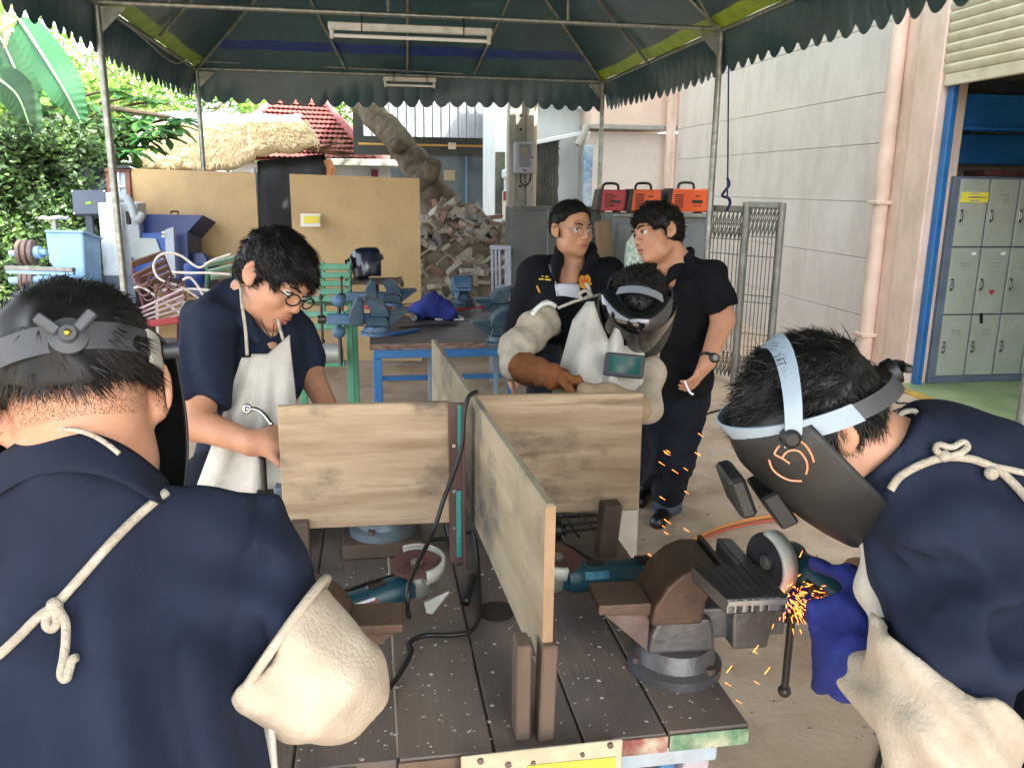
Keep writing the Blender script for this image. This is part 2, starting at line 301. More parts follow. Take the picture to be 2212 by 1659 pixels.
MB().box((5.05, 7.0, 2.58), (6.9, 7.4, 2.72)).build('stored_bundle', mat('dark_bundle', '2c2f33', '3c4147', 6, .6), wb)
# lockers
lk1 = mat('locker_door_grey', 'a3a899', '9aa091', 2.5, .42, grime=('85887a', .4, 6)); lk2 = mat('locker_body_blue_grey', '626d7c', '586372', 4., .45, grime=('474f5b', .4, 7)); chrome = mat('chrome', 'b9bbbd', rough=.25, metal=1.)
lk = thing('steel_locker', (5.6, 6.95, .012), 'grey steel locker bank with nine vented doors inside the workshop', 'locker')
MB().box((5.06, 6.755, .012), (6.34, 7.19, 1.88)).build('carcass', lk2, lk, .006)
zr = [.08, .655, 1.265, 1.865]
for c in range(4):
    for q in range(3):
        x0 = 5.115+c*.297; d = MB().box((x0+.008, 6.735, zr[q]+.006), (x0+.285, 6.757, zr[q+1]-.008)).build('door', lk1, lk, .004)
        h = MB().box((x0+.02, 6.722, zr[q]+.22), (x0+.05, 6.736, zr[q]+.33)); h.cyl((x0+.035, 6.70, zr[q]+.25), (x0+.035, 6.724, zr[q]+.25), .011, n=10); h.box((x0+.027, 6.705, zr[q]+.24), (x0+.043, 6.722, zr[q]+.31)); h.build('handle', chrome, d, .003)
        v = MB()
        for k in range(3): v.obox((x0+.15, 6.731, zr[q+1]-.13-.03*k), (.045, 0, 0), (0, .004, .003), (0, 0, .006))
        v.build('vent', lk1, d)
        if c < 3 and q == 1: MB().box((x0+.2, 6.7325, zr[q+1]-.07), (x0+.245, 6.7352, zr[q+1]-.045)).build('number_tag', tubem, d)
ylab = mat('yellow_notice', 'e2d34a', 'dccc48', 4, .6); redm = mat('red_sticker', 'b8202c', rough=.5)
o = MB().box((5.13, 6.728, 1.655), (5.40, 6.734, 1.745)).build('notice_sign', ylab, None); tag(o, 'yellow notice strip stuck on the top locker door', 'sign'); MB().box((5.20, 6.7262, 1.697), (5.38, 6.7276, 1.704)).build('print_line', mat('dark_print', '5a4a20', rough=.6), o)
def heart(c, s, m, name, par):
    P = []
    for i in range(24):
        t = 2*math.pi*i/24; P.append((c[0]+s*16*math.sin(t)**3/17, c[1], c[2]+s*(13*math.cos(t)-5*math.cos(2*t)-2*math.cos(3*t)-math.cos(4*t))/17))
    return MB().prism(P, (0, .003, 0)).build(name, m, par)
heart((5.573, 6.7315, .86), .028, redm, 'heart_sticker', lk)
MB().obox((5.50, 6.728, .62), (.012, 0, .003), (0, .007, 0), (-.008, 0, .045)).build('key_strap', mat('black_plastic', '141517', rough=.45), lk)
o = MB().box((5.40, 6.80, 1.882), (6.25, 7.1, 1.94)).build('storage_box', mat('maroon_card', '4e2620', '3f1f1b', 5, .8), None, .006); tag(o, 'flat maroon box lying on top of the lockers', 'box')
# ================================================================ annex and white house behind
annexw = mat('annex_cream', 'cfc4bc', 'c8bdb5', 1.5, .7, grime=('b0a396', .3, 4)); whitew = mat('white_wall', 'd2d8da', 'c8cfd2', 1.5, .7, grime=('aab0b0', .35, 3, (1, 1, .4)))
an = thing('annex_building', (4.2, 14.5, 0), 'cream annex wall with a grey gutter beyond the pink workshop', 'building')
MB().box((3.55, 13.6, 0), (5.2, 15.2, 2.62)).build('wall', annexw, an); MB().box((3.5, 13.42, 2.66), (5.2, 13.62, 2.74)).build('gutter', mat('gutter_grey', '8d8b84', 'a09d94', 6, .6), an, .01)
MB().box((3.56, 13.62, 2.72), (5.2, 15.2, 5.2)).build('upper_wall', mat('annex_pink', 'd8c2b4', 'cfb8aa', 2, .7), an)
MB().cyl((3.46, 13.5, 2.70), (3.30, 13.45, 2.40), .06, n=12).build('gutter_elbow', mat('gutter_grey', '8d8b84'), an, smooth='auto')
MB().box((3.38, 13.3, 0), (3.52, 13.44, 2.4)).build('downpipe', mat('weathered_blue', '5d80a6', '8fa3b4', 4, .6, grime=('b7bcc0', .6, 8)), an, .012)
wh = thing('white_house', (2.6, 14.6, 0), 'white rendered house with barred window and sloping roof edge', 'building')
MB().box((2.05, 14.1, 0), (2.75, 15.6, 3.7)).build('bay_wall', whitew, wh, .01); MB().box((2.75, 14.35, 0), (3.56, 15.6, 3.3)).build('wall', whitew, wh)
MB().prism([(2.70, 14.05, 3.35), (2.70, 14.05, 3.42), (3.56, 14.05, 3.05), (3.56, 14.05, 2.98)], (0, .4, 0)).build('roof_edge', whitew, wh)
MB().bar((2.62, 14.05, 2.44), (3.5, 14.05, 2.62), .25, .07).build('canopy', whitew, wh, .01)
MB().prism([(2.2, 13.7, 0), (2.62, 13.7, 0), (2.62, 13.7, 1.86), (2.66, 13.7, 1.9), (2.66, 13.7, 2.0), (2.41, 13.7, 2.12), (2.16, 13.7, 2.0), (2.16, 13.7, 1.9), (2.2, 13.7, 1.86)], (0, .39, 0)).build('gate_pillar', whitew, wh, .01)
iron = mat('wrought_iron', '2a2c2c', '3a3a38', 12, .6, .4); glassd = mat('dark_window', '3b4038', '55584c', 5, .2)
win = MB().box((2.68, 14.06, 1.25), (3.12, 14.12, 2.50)).build('window', glassd, wh)
gr = MB()
for i in range(9):
    x = 2.69+i*.0525; gr.tube([(x+.012*math.sin(k*1.9+i), 14.0, 1.2+k*.1) for k in range(13)]+[(x, 14.0, 2.5)], .008, 5)
for z in (1.22, 2.36, 2.48): gr.box((2.67, 13.99, z), (3.13, 14.005, z+.02))
gr.build('grille', iron, win)
win = MB().box((2.06, 14.07, 1.3), (2.22, 14.098, 2.3)).build('window', glassd, wh)
MB().box((2.28, 13.66, 1.72), (2.55, 13.69, 1.83)).build('sign_plate', ylab, wh)
tag(MB().box((2.05, 13.2, .0), (2.5, 13.24, 1.68)).build('notice_board', mat('notice_white', 'd6cfc8', rough=.6), None, .004), 'white notice board with a maroon heading by the utility pole', 'sign')
nb = bpy.data.objects['notice_board']; MB().box((2.06, 13.19, 1.53), (2.49, 13.198, 1.675)).build('heading', mat('maroon_print', '7c3640', rough=.6), nb)
# utility pole with meter box
pc = mat('pole_concrete', 'a8a69e', 'bab8b0', 4., .8, grime=('6c6a62', .7, 6, (1, 1, .3)), bump=.3)
up = thing('utility_pole', (1.9, 10.8, 0), 'weathered concrete utility pole with bolt holes behind the cabinet', 'pole')
m = MB(); a = pd(1122, 430, 10.7); px0, py0 = a.x, a.y
m.box((px0-.16, py0-.1, 0), (px0-.07, py0+.1, 4.6)); m.box((px0-.069, py0-.03, 0), (px0+.07, py0+.06, 4.6)); m.box((px0+.071, py0-.1, 0), (px0+.16, py0+.1, 4.6)); m.build('shaft', pc, up, .01)
for z in (1.4, 1.75, 2.45, 2.62, 2.8): MB().cyl((px0, py0-.035, z), (px0, py0-.02, z), .018, n=8).build('bolt_hole', dark, up)
MB().box((px0+.165, py0-.02, 0), (px0+.215, py0+.03, 4.6)).build('conduit', mat('conduit_cream', 'd6c6ae', rough=.6), up, .008)
mb = thing('meter_box', (px0, py0-.2, 1.9), 'grey electricity meter box with dark glass fixed to the pole', 'meter box')
mg = mat('meter_grey', 'a9b1bb', 'a0a8b2', 5, .45); c = pd(1128, 342, 10.5); cx, cz = c.x, c.z
MB().box((cx-.12, py0-.28, cz-.19), (cx+.12, py0-.101, cz+.19)).build('case', mg, mb, .012); MB().box((cx-.07, py0-.286, cz-.11), (cx+.07, py0-.2805, cz+.16)).build('window', mat('meter_glass', '2a3140', '3a4150', 9, .15), mb)
MB().lathe((cx, py0-.2865, cz+.08), (0, -1, 0), [(0, .05), (.012, .048), (.018, .03), (.018, 0)], 16).build('dial', mat('dial', '8f8a80', rough=.4), mb, smooth=True)
MB().box((cx+.085, py0-.30, cz-.01), (cx+.1, py0-.281, cz+.015)).build('latch', dark, mb); MB().box((cx-.02, py0-.286, cz-.165), (cx+.02, py0-.2805, cz-.145)).build('badge', mat('badge_blue', '22386e', rough=.5), mb)
MB().tube(smooth_path([(cx-.04, py0-.2, cz-.19), (cx-.04, py0-.22, cz-.29), (cx+.02, py0-.22, cz-.34), (cx+.08, py0-.2, cz-.28), (cx+.1, py0-.15, cz-.19)]), .01, 6).build('cable', mat('black_plastic', '141517', rough=.45), mb, smooth=True)
# ================================================================ warehouse with ribbed eave
wa = thing('warehouse', (1.8, 16.6, 0), 'grey warehouse with ribbed metal fascia over smoky windows and a blue dado', 'building')
rib = mat('ribbed_steel', '9aa0a8', 'a7adb5', 3, .45, .2, grime=('7d8188', .5, 4, (1, 1, .3))); WY = 16.0
for i in range(26):
    x = -.1+i*.158; MB().prism([(x+.004, WY, 2.62), (x+.016, WY-.035, 2.62), (x+.045, WY-.035, 2.62), (x+.058, WY, 2.62), (x+.154, WY, 2.62), (x+.154, WY+.02, 2.62), (x+.004, WY+.02, 2.62)], (0, 0, 1.25)).build('fascia_sheet', rib, wa)
bd = mat('dado_blue', '4f7396', '587c9e', 2, .6, grime=('6f8aa2', .4, 5)); smoky = mat('smoky_glass', '4a5459', '5a6468', 3, .25)
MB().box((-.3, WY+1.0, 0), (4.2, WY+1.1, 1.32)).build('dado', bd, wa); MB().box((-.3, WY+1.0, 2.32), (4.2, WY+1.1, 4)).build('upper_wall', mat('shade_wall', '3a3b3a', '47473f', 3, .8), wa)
for i in range(5): MB().box((.4+i*.76, WY+1.03, 1.32), (1.12+i*.76, WY+1.06, 2.32)).build('pane', smoky, wa); MB().box((1.12+i*.76, WY+.98, 1.32), (1.16+i*.76, WY+1.08, 2.32)).build('mullion', bd, wa)
MB().cyl((-.2, WY+.5, 2.5), (4.2, WY+.5, 2.5), .02, n=8).build('conduit', mat('yellow_conduit', 'c79a4c', rough=.6), wa); MB().box((1.5, WY+.44, 2.43), (1.64, WY+.52, 2.55)).build('junction_box', mat('conduit_cream', 'd6c6ae'), wa, .006)
MB().box((1.45, WY+1.015, 1.85), (1.68, WY+1.028, 2.05)).build('notice', mat('faded_notice', '9c8f72', rough=.8), wa)
MB().box((-.3, WY+.02, 3.85), (4.2, WY+4, 3.95)).build('roof', rib, wa)
# ================================================================ red tiled roof house
rh = thing('tiled_roof_house', (-1.2, 20, 0), 'house with a red tiled hip roof partly bleached by sun', 'house')
rt = mat('red_roof_tile', '6f342f', '87493f', 7., .8, st=(2.5, 1, 1), c3='a8806c', pos=(.42, .7), grime=('8a5a4c', .5, 4), bump=.3)
yF, yR = 18.6, 21.2; A = pY(452, 315, yF); B = pY(815, 350, yF); R0 = pY(598, 219, yR); R1 = pY(702, 226, yR)
E0 = Vector((A.x-.2, yF, 2.25)); E1 = Vector((B.x-.1, yF, 2.25)); nT = 12
for i in range(nT):                                             # courses of tiles
    t0, t1 = i/nT, (i+1)/nT; a0, b0, a1, b1 = E0.lerp(R0, t0), E1.lerp(R1, t0), E0.lerp(R0, t1), E1.lerp(R1, t1); V = []; Fs = []; n = max(6, int((b0-a0).length/.11))
    for k in range(n*2+1):
        h = .025*(k % 2); u = k/(n*2)
        V += [a0.lerp(b0, u)+Vector((0, -.02, .05+h)), a1.lerp(b1, u)+Vector((0, 0, h))]
    Fs = [(2*k, 2*k+2, 2*k+3, 2*k+1) for k in range(n*2)]; o = MB().add(V, Fs).build('tile_course', rt, rh, solid=.015)
MB().add([E0+Vector((0, .05, -.02)), E1+Vector((0, .05, -.02)), R1+Vector((0, .05, -.04)), R0+Vector((0, .05, -.04))], [(0, 1, 2, 3)]).build('roof_deck', mat('roof_deck_red', '6b302c', '7a3c36', 6, .8), rh, solid=.02)
for a, b in ((E0, R0), (R0, R1), (R1, E1)):
    n = 14
    for i in range(n): p, q = a.lerp(b, i/n), a.lerp(b, (i+1.08)/n); MB().cyl(p+Vector((0, 0, .03)), q+Vector((0, 0, .05)), .09, .075, n=10).build('ridge_tile', mat('ridge_red', '7d3f42', '8f5250', 6, .8), rh, smooth='auto')
for ex, s in ((E0, -1), (E1, 1)): MB().add([ex, R0 if s < 0 else R1, ((R0 if s < 0 else R1)+Vector((s*2.2, 2, -1.6)))], [(0, 1, 2)]).build('side_slope', rt, rh, solid=.03)
MB().box((E0.x+.5, yF+.7, 0), (E1.x-.4, yR+1, 2.2)).build('wall', whitew, rh)
sw = thing('white_shed', (.1, 15.3, 0), 'small white shed wall under a flat grey roof edge', 'shed')
MB().box((-.75, 14.6, 0), (.35, 15.4, 2.05)).build('wall', whitew, sw); MB().box((-.9, 14.3, 2.05), (.5, 15.5, 2.16)).build('roof_edge', mat('gutter_grey', '8d8b84'), sw, .01); MB().box((.02, 14.56, 1.3), (.14, 14.61, 2.0)).build('door_post', mat('maroon_print', '7c3640'), sw)
# ================================================================ thatched hut
th = mat('thatch', 'd3b98c', 'e6d2ac', 60., .95, st=(1, .2, .2), bump=.6, bscale=120, c3='b08a5c', bst=(1.5, .15, .15)); black = mat('black_sheeting', '1d2126', '2a2f36', 3., .55, bump=.7, bscale=4)
hut = thing('thatched_hut', (-1.6, 13.2, 0), 'hut with a sunlit straw thatch roof and black sheeting walls', 'hut')
yr, ye = 14.2, 11.9; r0, r1 = pY(330, 268, yr), pY(652, 262, yr); e0, e1 = pY(300, 350, ye), pY(690, 318, ye)
r0.z = r1.z = (r0.z+r1.z)/2
def thz(u, v):
    e = e0.lerp(e1, u); 
    if u < .62: e.z = pY(430+470*0, 366, ye).z + (.0 if u < .4 else (u-.4)*.55)
    p = r0.lerp(r1, u).lerp(e, v); p.z += .05*math.sin(v*3.1)+.02*math.sin(u*37+v*5)*v; return p
MB().grid(thz, 60, 14).build('thatch_roof', th, hut, smooth=True, solid=.10)
V = MB(); rs = random.Random(3)
for i in range(2600):                                           # loose straws
    u, v = rs.random(), rs.random()**.6; p = thz(u, v*.98)+Vector((0, -.02, .06)); d = (thz(u, min(1, v*.98+.02))-thz(u, v*.98)).normalized(); L = rs.uniform(.15, .4); q = p+d*L+Vector((rs.uniform(-.05, .05), rs.uniform(-.03, .01), rs.uniform(-.01, .05))); s = Vector((.008, 0, .004))
    V.add([p-s, p+s, q], [(0, 1, 2)])
o = V.build('straw', th, hut); o['kind'] = 'stuff'
MB().grid(lambda u, v: r0.lerp(r1, u)+Vector((0, -.55+.8*v, (.13-.42*max(0, .62-v)+.02*math.sin(u*23+v*6)))), 40, 6).build('ridge_cover', mat('pale_plastic_sheet', 'cfd4dc', 'bfc6d0', 4, .35, bump=.4, bscale=5), hut, smooth=True, solid=.01)
w0, w1 = pY(560, 420, 12.1), pY(705, 420, 12.1)
MB().grid(lambda u, v: (w0.x+(w1.x-w0.x)*u, 12.1+.03*math.sin(u*9+v*4), v*2.05+.35*u*v*.3), 20, 8).build('sheet_wall', black, hut, smooth=True, solid=.02)
MB().box((w1.x-.02, 12.1, 0), (w1.x+.02, 14.4, 2.1)).build('side_wall', black, hut); MB().box((-3.4, 12.2, 0), (w0.x, 12.25, 1.9)).build('front_wall', black, hut)
for k in range(5):
    a, b = pY(655+k*9, 325-k*3, 11.9-.0), pY(742+k*4, 295+k*8, 12.0+k*.1); 
    MB().bar(a+Vector((0, .02*k, -.02*k)), b+Vector((0, .02*k, -.02*k)), .13, .02).build('eave_board', mat('dark_wood', '6b4c33', '7d5b3e', 9, .8, st=(1, 4, 1), bump=.4), hut)
MB().tube([pY(706, 345, 12.0), pY(715, 365, 12.0), pY(712, 400, 12.0)], [.05, .06, .05], 8).build('straw_bundle', mat('orange_straw', 'b9784a', 'c98c5c', 20, .9, bump=.5), hut)
tag(MB().prism([pY(540, 372, 11.5), pY(548, 362, 11.5), pY(552, 480, 11.5), pY(545, 480, 11.5)], (0, .3, 0)).build('plastic_sheet', mat('pale_plastic_sheet', 'cfd4dc'), None), 'pale plastic sheet draped at the corner of the black hut wall', 'sheet')
# ================================================================ plants
def leaf_cloud(n, sampler, size, rs, flat=.5):
    V = np.zeros((n, 4, 3)); 
    for i in range(n):
        p, nrm = sampler(); L = size*rs.uniform(.6, 1.3); 
        t = Vector((rs.gauss(0, 1), rs.gauss(0, 1), rs.gauss(-.3, .6))).normalized(); nn = (Vector(nrm)*1.0+Vector((rs.gauss(0, flat), rs.gauss(0, flat), rs.gauss(.3, flat)))).normalized(); s = t.cross(nn)
        if s.length < 1e-3: s = Vector((1, 0, 0))
        s.normalize(); p = Vector(p); V[i, 0] = p-t*L*.5; V[i, 1] = p+s*L*.26-nn*L*.08; V[i, 2] = p+t*L*.5; V[i, 3] = p-s*L*.26-nn*L*.08
    me = bpy.data.meshes.new('leaves'); idx = np.arange(n*4).reshape(n, 4); Fs = np.concatenate([idx[:, [0, 1, 2]], idx[:, [0, 2, 3]]]); me.from_pydata(V.reshape(-1, 3).tolist(), [], Fs.tolist()); return me
lf_hedge = leafmat('hedge_leaf', '233a1e', '334f28', '5c7a38', .22); lf_far = leafmat('far_leaf', '4d7636', '6f9444', '98b45e', .4); lf_far2 = leafmat('far_leaf_cool', '47734a', '628f58', '8fb278', .4)
lf_big = leafmat('almond_leaf', '2f5a36', '3f7243', '6a9a45', .3); bark = mat('bark_brown', '5b5044', '73675a', 6, .9, bump=.9, bscale=30, c3='463d33', grime=('8f8676', .6, 3)); bark2 = mat('bark_dark', '4c4034', '5e5040', 8, .9, bump=.6)
def far_tree(x, y, h, r, n, lm, lab, seed, size=.2):
    rs = random.Random(seed); t = thing('broadleaf_tree', (x, y, 0), lab, 'tree', 'trees beyond the hut'); c = Vector((x, y, h))
    m = MB().tube([(x, y, 0), (x+.1, y, h*.4), (x+rs.uniform(-.3, .3), y, h*.9)], [.14, .11, .05], 8)
    for k in range(7): a = rs.uniform(0, 6.28); b = Vector((x, y, h*rs.uniform(.35, .75))); m.tube([b, b+Vector((math.cos(a)*r*.4, math.sin(a)*r*.4, r*.3)), b+Vector((math.cos(a)*r*.85, math.sin(a)*r*.7, r*.6))], [.05, .035, .015], 6)
    m.build('trunk', bark2, t, smooth='auto'); cl = []
    for k in range(26):
        d = Vector((rs.gauss(0, 1), rs.gauss(0, 1), rs.gauss(0, .8))).normalized(); cl.append((c+Vector((d.x*r*rs.uniform(.3, 1), d.y*r*rs.uniform(.3, 1), d.z*r*.8*rs.uniform(.2, 1))), r*rs.uniform(.18, .36)))
    def smp():
        q, rr = rs.choice(cl); d = Vector((rs.gauss(0, 1), rs.gauss(0, 1), rs.gauss(0, 1))).normalized(); return q+d*rr*rs.uniform(.55, 1.1), d
    link('crown', leaf_cloud(n, smp, size, rs), lm, t)
for i, a in enumerate([(-8.2, 22, 4.2, 2.6, 4200, lf_far, 'tall pale green tree furthest left beyond the hut'), (-5.2, 24.5, 4.4, 2.6, 4200, lf_far, 'pale green tree rising over the left end of the thatch'), (-3.0, 27, 4.6, 2.8, 4200, lf_far2, 'cool green tree behind the red tiled roof ridge'), (-.2, 28, 4.9, 2.7, 4000, lf_far, 'bright green tree between the tiled roof and leaning trunk'), (-6.4, 17.5, 3.4, 1.9, 3600, lf_far, 'light green tree behind the almond branches'), (-11, 26, 5.2, 3.4, 4200, lf_far2, 'large tree at the far left behind the hedge'), (2.4, 25, 5.1, 2.4, 3000, lf_far, 'green treetop above the ribbed warehouse fascia'), (-9.5, 16.5, 3.9, 2.1, 3400, lf_far, 'sunlit yellow green tree behind the banana leaves'), (-5.0, 34, 4.2, 4.6, 4200, lf_far2, 'distant tree seen through gaps over the hut')]): far_tree(*a, seed=40+i)
def hedge(name, lo, hi, n, size, lm, lab, seed):
    rs = random.Random(seed); t = thing(name, ((lo[0]+hi[0])/2, (lo[1]+hi[1])/2, 0), lab, 'hedge'); lo, hi = Vector(lo), Vector(hi)
    def bul(x, z): return .22*math.sin(x*2.3+z*1.7)+.16*math.sin(x*5.1-z*3.3+1)+.09*math.sin(x*9+z*8)
    MB().grid(lambda u, v: (lo.x+(hi.x-lo.x)*u, lo.y+.45+bul(lo.x+(hi.x-lo.x)*u, v*hi.z), v*(hi.z-.1)), 24, 20).build('inner_shade', mat('hedge_shadow', '1e2417', '2b3020', 9, .95), t, solid=.05)  # dark backing sheet, the shade between the leaves put into its colour
    def smp():
        x, z = rs.uniform(lo.x, hi.x), rs.uniform(.05, hi.z+.1*math.sin(rs.uniform(0, 6))); y = lo.y+.1+bul(x, z)+abs(rs.gauss(0, .16)); 
        if rs.random() < .2: y = rs.uniform(lo.y+.1, hi.y); z = hi.z+rs.gauss(0, .1)
        return (x, y, z), (rs.uniform(.1, .5), -1, .4)
    link('foliage', leaf_cloud(n, smp, size, rs, .6), lm, t); return t
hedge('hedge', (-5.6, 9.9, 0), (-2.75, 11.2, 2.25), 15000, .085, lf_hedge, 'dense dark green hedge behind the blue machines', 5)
# almond-leaved branch crown
rs = random.Random(9); at_ = thing('almond_tree', (-3.2, 11.0, 0), 'tropical almond tree with broad glossy leaves above the hedge', 'tree')
mb_ = MB(); mb_.tube([(-4.4, 11.5, 0), (-4.2, 11.4, 1.4), (-3.7, 11.2, 2.2), (-3.0, 10.9, 2.6), (-2.3, 10.7, 2.5)], [.09, .08, .06, .04, .02], 8)
rosettes = []
for a, b, d in [(110, 215, 9.7), (150, 250, 9.6), (190, 225, 9.8), (235, 260, 9.5), (265, 235, 9.9), (225, 300, 9.4), (265, 290, 9.5), (300, 265, 9.7), (330, 250, 10), (310, 300, 9.5), (345, 285, 9.6), (375, 275, 9.8), (395, 262, 9.9), (285, 330, 9.4), (245, 335, 9.5), (320, 320, 9.6), (360, 300, 9.7), (200, 270, 9.6), (170, 300, 9.5), (205, 320, 9.6), (140, 190, 10), (90, 240, 9.9), (255, 200, 10.2), (300, 215, 10.2), (340, 225, 10.1), (230, 350, 9.5), (270, 358, 9.4), (60, 205, 10.)]: rosettes.append(pd(a, b, d))
V = MB()
for c in rosettes:
    mb_.tube([c, c+Vector((-.25, .2, .02)), c+Vector((-.6, .5, -.02))], [.012, .016, .02], 6); n = rs.randint(8, 12); a0 = rs.uniform(0, 6)
    for k in range(n):
        a = a0+k*2.4; el = rs.uniform(-.35, .45); d = Vector((math.cos(a)*math.cos(el), math.sin(a)*math.cos(el)*.9-.15, math.sin(el))).normalized(); L = rs.uniform(.16, .27); sd_ = d.cross(Vector((0, 0, 1))).normalized(); up_ = sd_.cross(d); P = []
        for q, (t, w_) in enumerate(((.08, .02), (.35, .2), (.65, .30), (.88, .2), (1, .03))):
            m0 = c+d*(L*t)+Vector((0, 0, -.10*t*t*L*3)); P += [m0-sd_*w_*L*.8+up_*.02, m0, m0+sd_*w_*L*.8+up_*.02]
        V.add(P, [(3*q, 3*q+1, 3*q+4, 3*q+3) for q in range(4)]+[(3*q+1, 3*q+2, 3*q+5, 3*q+4) for q in range(4)])
mb_.build('trunk', bark2, at_, smooth='auto'); V.build('crown', lf_big, at_, smooth=True)
# banana plant
bn = thing('banana_plant', (-4.4, 9.2, 0), 'banana plant with one big ribbed leaf hanging beside the tent', 'plant')
bl1 = leafmat('banana_leaf', '2a5c3a', '30643f', '376b44', .22); bl2 = leafmat('banana_leaf_dark', '1c4026', '234a2a', '2b5630', .22)
def banana(mid, hw, m, name, d):
    mid = smooth_path([pd(a, b, dd) for a, b, dd in mid], 26); n = len(mid); V = []; Fs = []
    for i, p in enumerate(mid):
        t = i/(n-1); w_ = hw*max(.05, math.sin(math.pi*min(1, .1+t*.92))**.5); tg = (mid[min(i+1, n-1)]-mid[max(i-1, 0)]).normalized(); sd_ = tg.cross(FW).normalized(); nr = sd_.cross(tg)
        for j in range(-4, 5): s = j/4; V.append(p+sd_*(w_*s)+nr*(.12*abs(s)*w_*2+.007*math.sin(i*1.1+s*2)*abs(s)+.02*math.sin(i*.13)*s)+tg*(.05*abs(s)+.012*(abs(s) > .9)*math.sin(i*.9)))
    Fs = [(i*9+j, i*9+j+1, i*9+j+10, i*9+j+9) for i in range(n-1) for j in range(8)]
    MB().add(V, Fs).build(name, m, bn, smooth=True); MB().tube([q+FW*-.008 for q in mid], [.016*(1-.8*i/n)+.003 for i in range(n)], 6).build('midrib', mat('midrib', '9fbf8a', rough=.5), bn, smooth=True)
banana([(40, 40, 8.6), (75, 92, 8.5), (112, 150, 8.4), (145, 205, 8.4), (172, 258, 8.5)], .20, bl1, 'leaf', 8.5); banana([(-60, 120, 9), (-10, 165, 8.9), (40, 210, 8.9), (70, 290, 9)], .20, bl2, 'leaf', 9); banana([(60, 230, 9.2), (45, 180, 9.2), (20, 120, 9.3), (-10, 60, 9.4)], .22, bl2, 'leaf', 9)
banana([(14, 22, 8.8), (12, 60, 8.8), (10, 100, 8.8)], .05, mat('dry_leaf', '8c6b52', 'a58468', 12, .9), 'dry_leaf', 9)
MB().tube([(-4.6, 9.5, 0), (-4.55, 9.5, 1.4), (-4.45, 9.4, 2.6), pd(40, 40, 8.6)], [.13, .11, .07, .02], 10).build('stem', mat('banana_stem', '6e7a48', '8b8a58', 5, .7), bn, smooth=True)
# leaning trunk
tr = thing('leaning_tree', (1.0, 10.6, 0), 'thick leaning tree trunk with sawn stub rising from the rubble', 'tree')
pts = [(985, 560, 10.2), (960, 480, 10.2), (935, 420, 10.25), (900, 360, 10.3), (865, 315, 10.4), (828, 268, 10.5), (790, 232, 10.6), (762, 200, 10.7), (725, 150, 10.9), (690, 80, 11.1)]
sp = smooth_path([pd(*q) for q in pts], 5); rr = [.40, .29, .22, .185, .172, .165, .16, .16, .155, .15]; R_ = []
for i in range(len(sp)): 
    t = i/5; k = min(int(t), 8); R_.append((rr[k]+(rr[k+1]-rr[k])*(t-k))*(1+.05*math.sin(i*1.7)))
def lumpy(o, amp, fr, seed=0):
    from mathutils import noise
    for v in o.data.vertices: v.co += Vector(v.normal)*amp*noise.noise(Vector(v.co)*fr+Vector((seed, 0, 0)))
o = MB().tube(smooth_path(sp, 4), [R_[min(i//4, len(R_)-1)] for i in range((len(sp)-1)*4+1)], 44).build('trunk', bark, tr, smooth=True); lumpy(o, .025, 3); lumpy(o, .012, 11); lumpy(o, .005, 27)
o = MB().tube([pd(905, 400, 10.15), pd(930, 372, 9.95), pd(938, 352, 9.85)], [.13, .11, .10], 14).build('sawn_stub', bark, tr, smooth=True); lumpy(o, .03, 7)
o = MB().tube([pd(855, 320, 10.2), pd(868, 312, 10.1)], [.09, .07], 10).build('knot', bark, tr, smooth=True)
rs = random.Random(21)
def smp2(): 
    c = pd(690, 40, 11.2); d = Vector((rs.gauss(0, 1), rs.gauss(0, 1), rs.gauss(0, .6))); return c+d*.9+Vector((0, 0, 1)), d.normalized()
link('crown', leaf_cloud(2200, smp2, .2, rs), lf_far, tr)
def smp_shade():  # extra foliage out of view, added above the tent to shade the trunk
    d = Vector((rs.gauss(0, 1), rs.gauss(0, 1), rs.gauss(0, 1))); return Vector((1.5, 9.7, 5.3))+Vector((d.x*1.1, d.y*1.0, d.z*.45)), d.normalized()
link('crown', leaf_cloud(3600, smp_shade, .26, rs), lf_far, tr); MB().tube(smooth_path([pd(690, 80, 11.1), Vector((-.2, 11.2, 4.6)), Vector((.6, 10.5, 5.2)), Vector((1.8, 9.6, 5.4))]), .06, 8).build('branch', bark, tr, smooth=True)  # added unseen crown and its branch, there to keep sun off the trunk
# ================================================================ plywood panels
ply = mat('beige_board', 'b89c6c', 'b2966a', 1.2, .55, c3='c0a576', grime=('8c7450', .45, 3), bump=.05)
for a, b, d, lab, zt in (((282, 364), (551, 374), 8.3, 'beige board panel behind the blue hopper machine', 1.86), ((625, 376), (906, 386), 7.85, 'beige board panel with a yellow label by the rubble', 1.83)):
    A, B = pd(*a, d), pd(*b, d); t = MB().prism([(A.x, A.y, .05), (B.x, B.y, .05), (B.x, B.y, B.z), (A.x, A.y, A.z)], (0, .03, 0)).build('board_panel', ply, None); tag(t, lab, 'panel', 'beige boards')
o = MB().prism([pd(649, 462, 7.83), pd(692, 462, 7.83), pd(692, 490, 7.83), pd(649, 490, 7.83)], (0, .01, 0)).build('paper_label', mat('label_white', 'd9dcd2', rough=.6), None); tag(o, 'white and yellow paper label on the beige board', 'label')
MB().prism([pd(656, 467, 7.815), pd(689, 466, 7.815), pd(689, 482, 7.815), pd(656, 483, 7.815)], (0, .008, 0)).build('yellow_print', ylab, o)
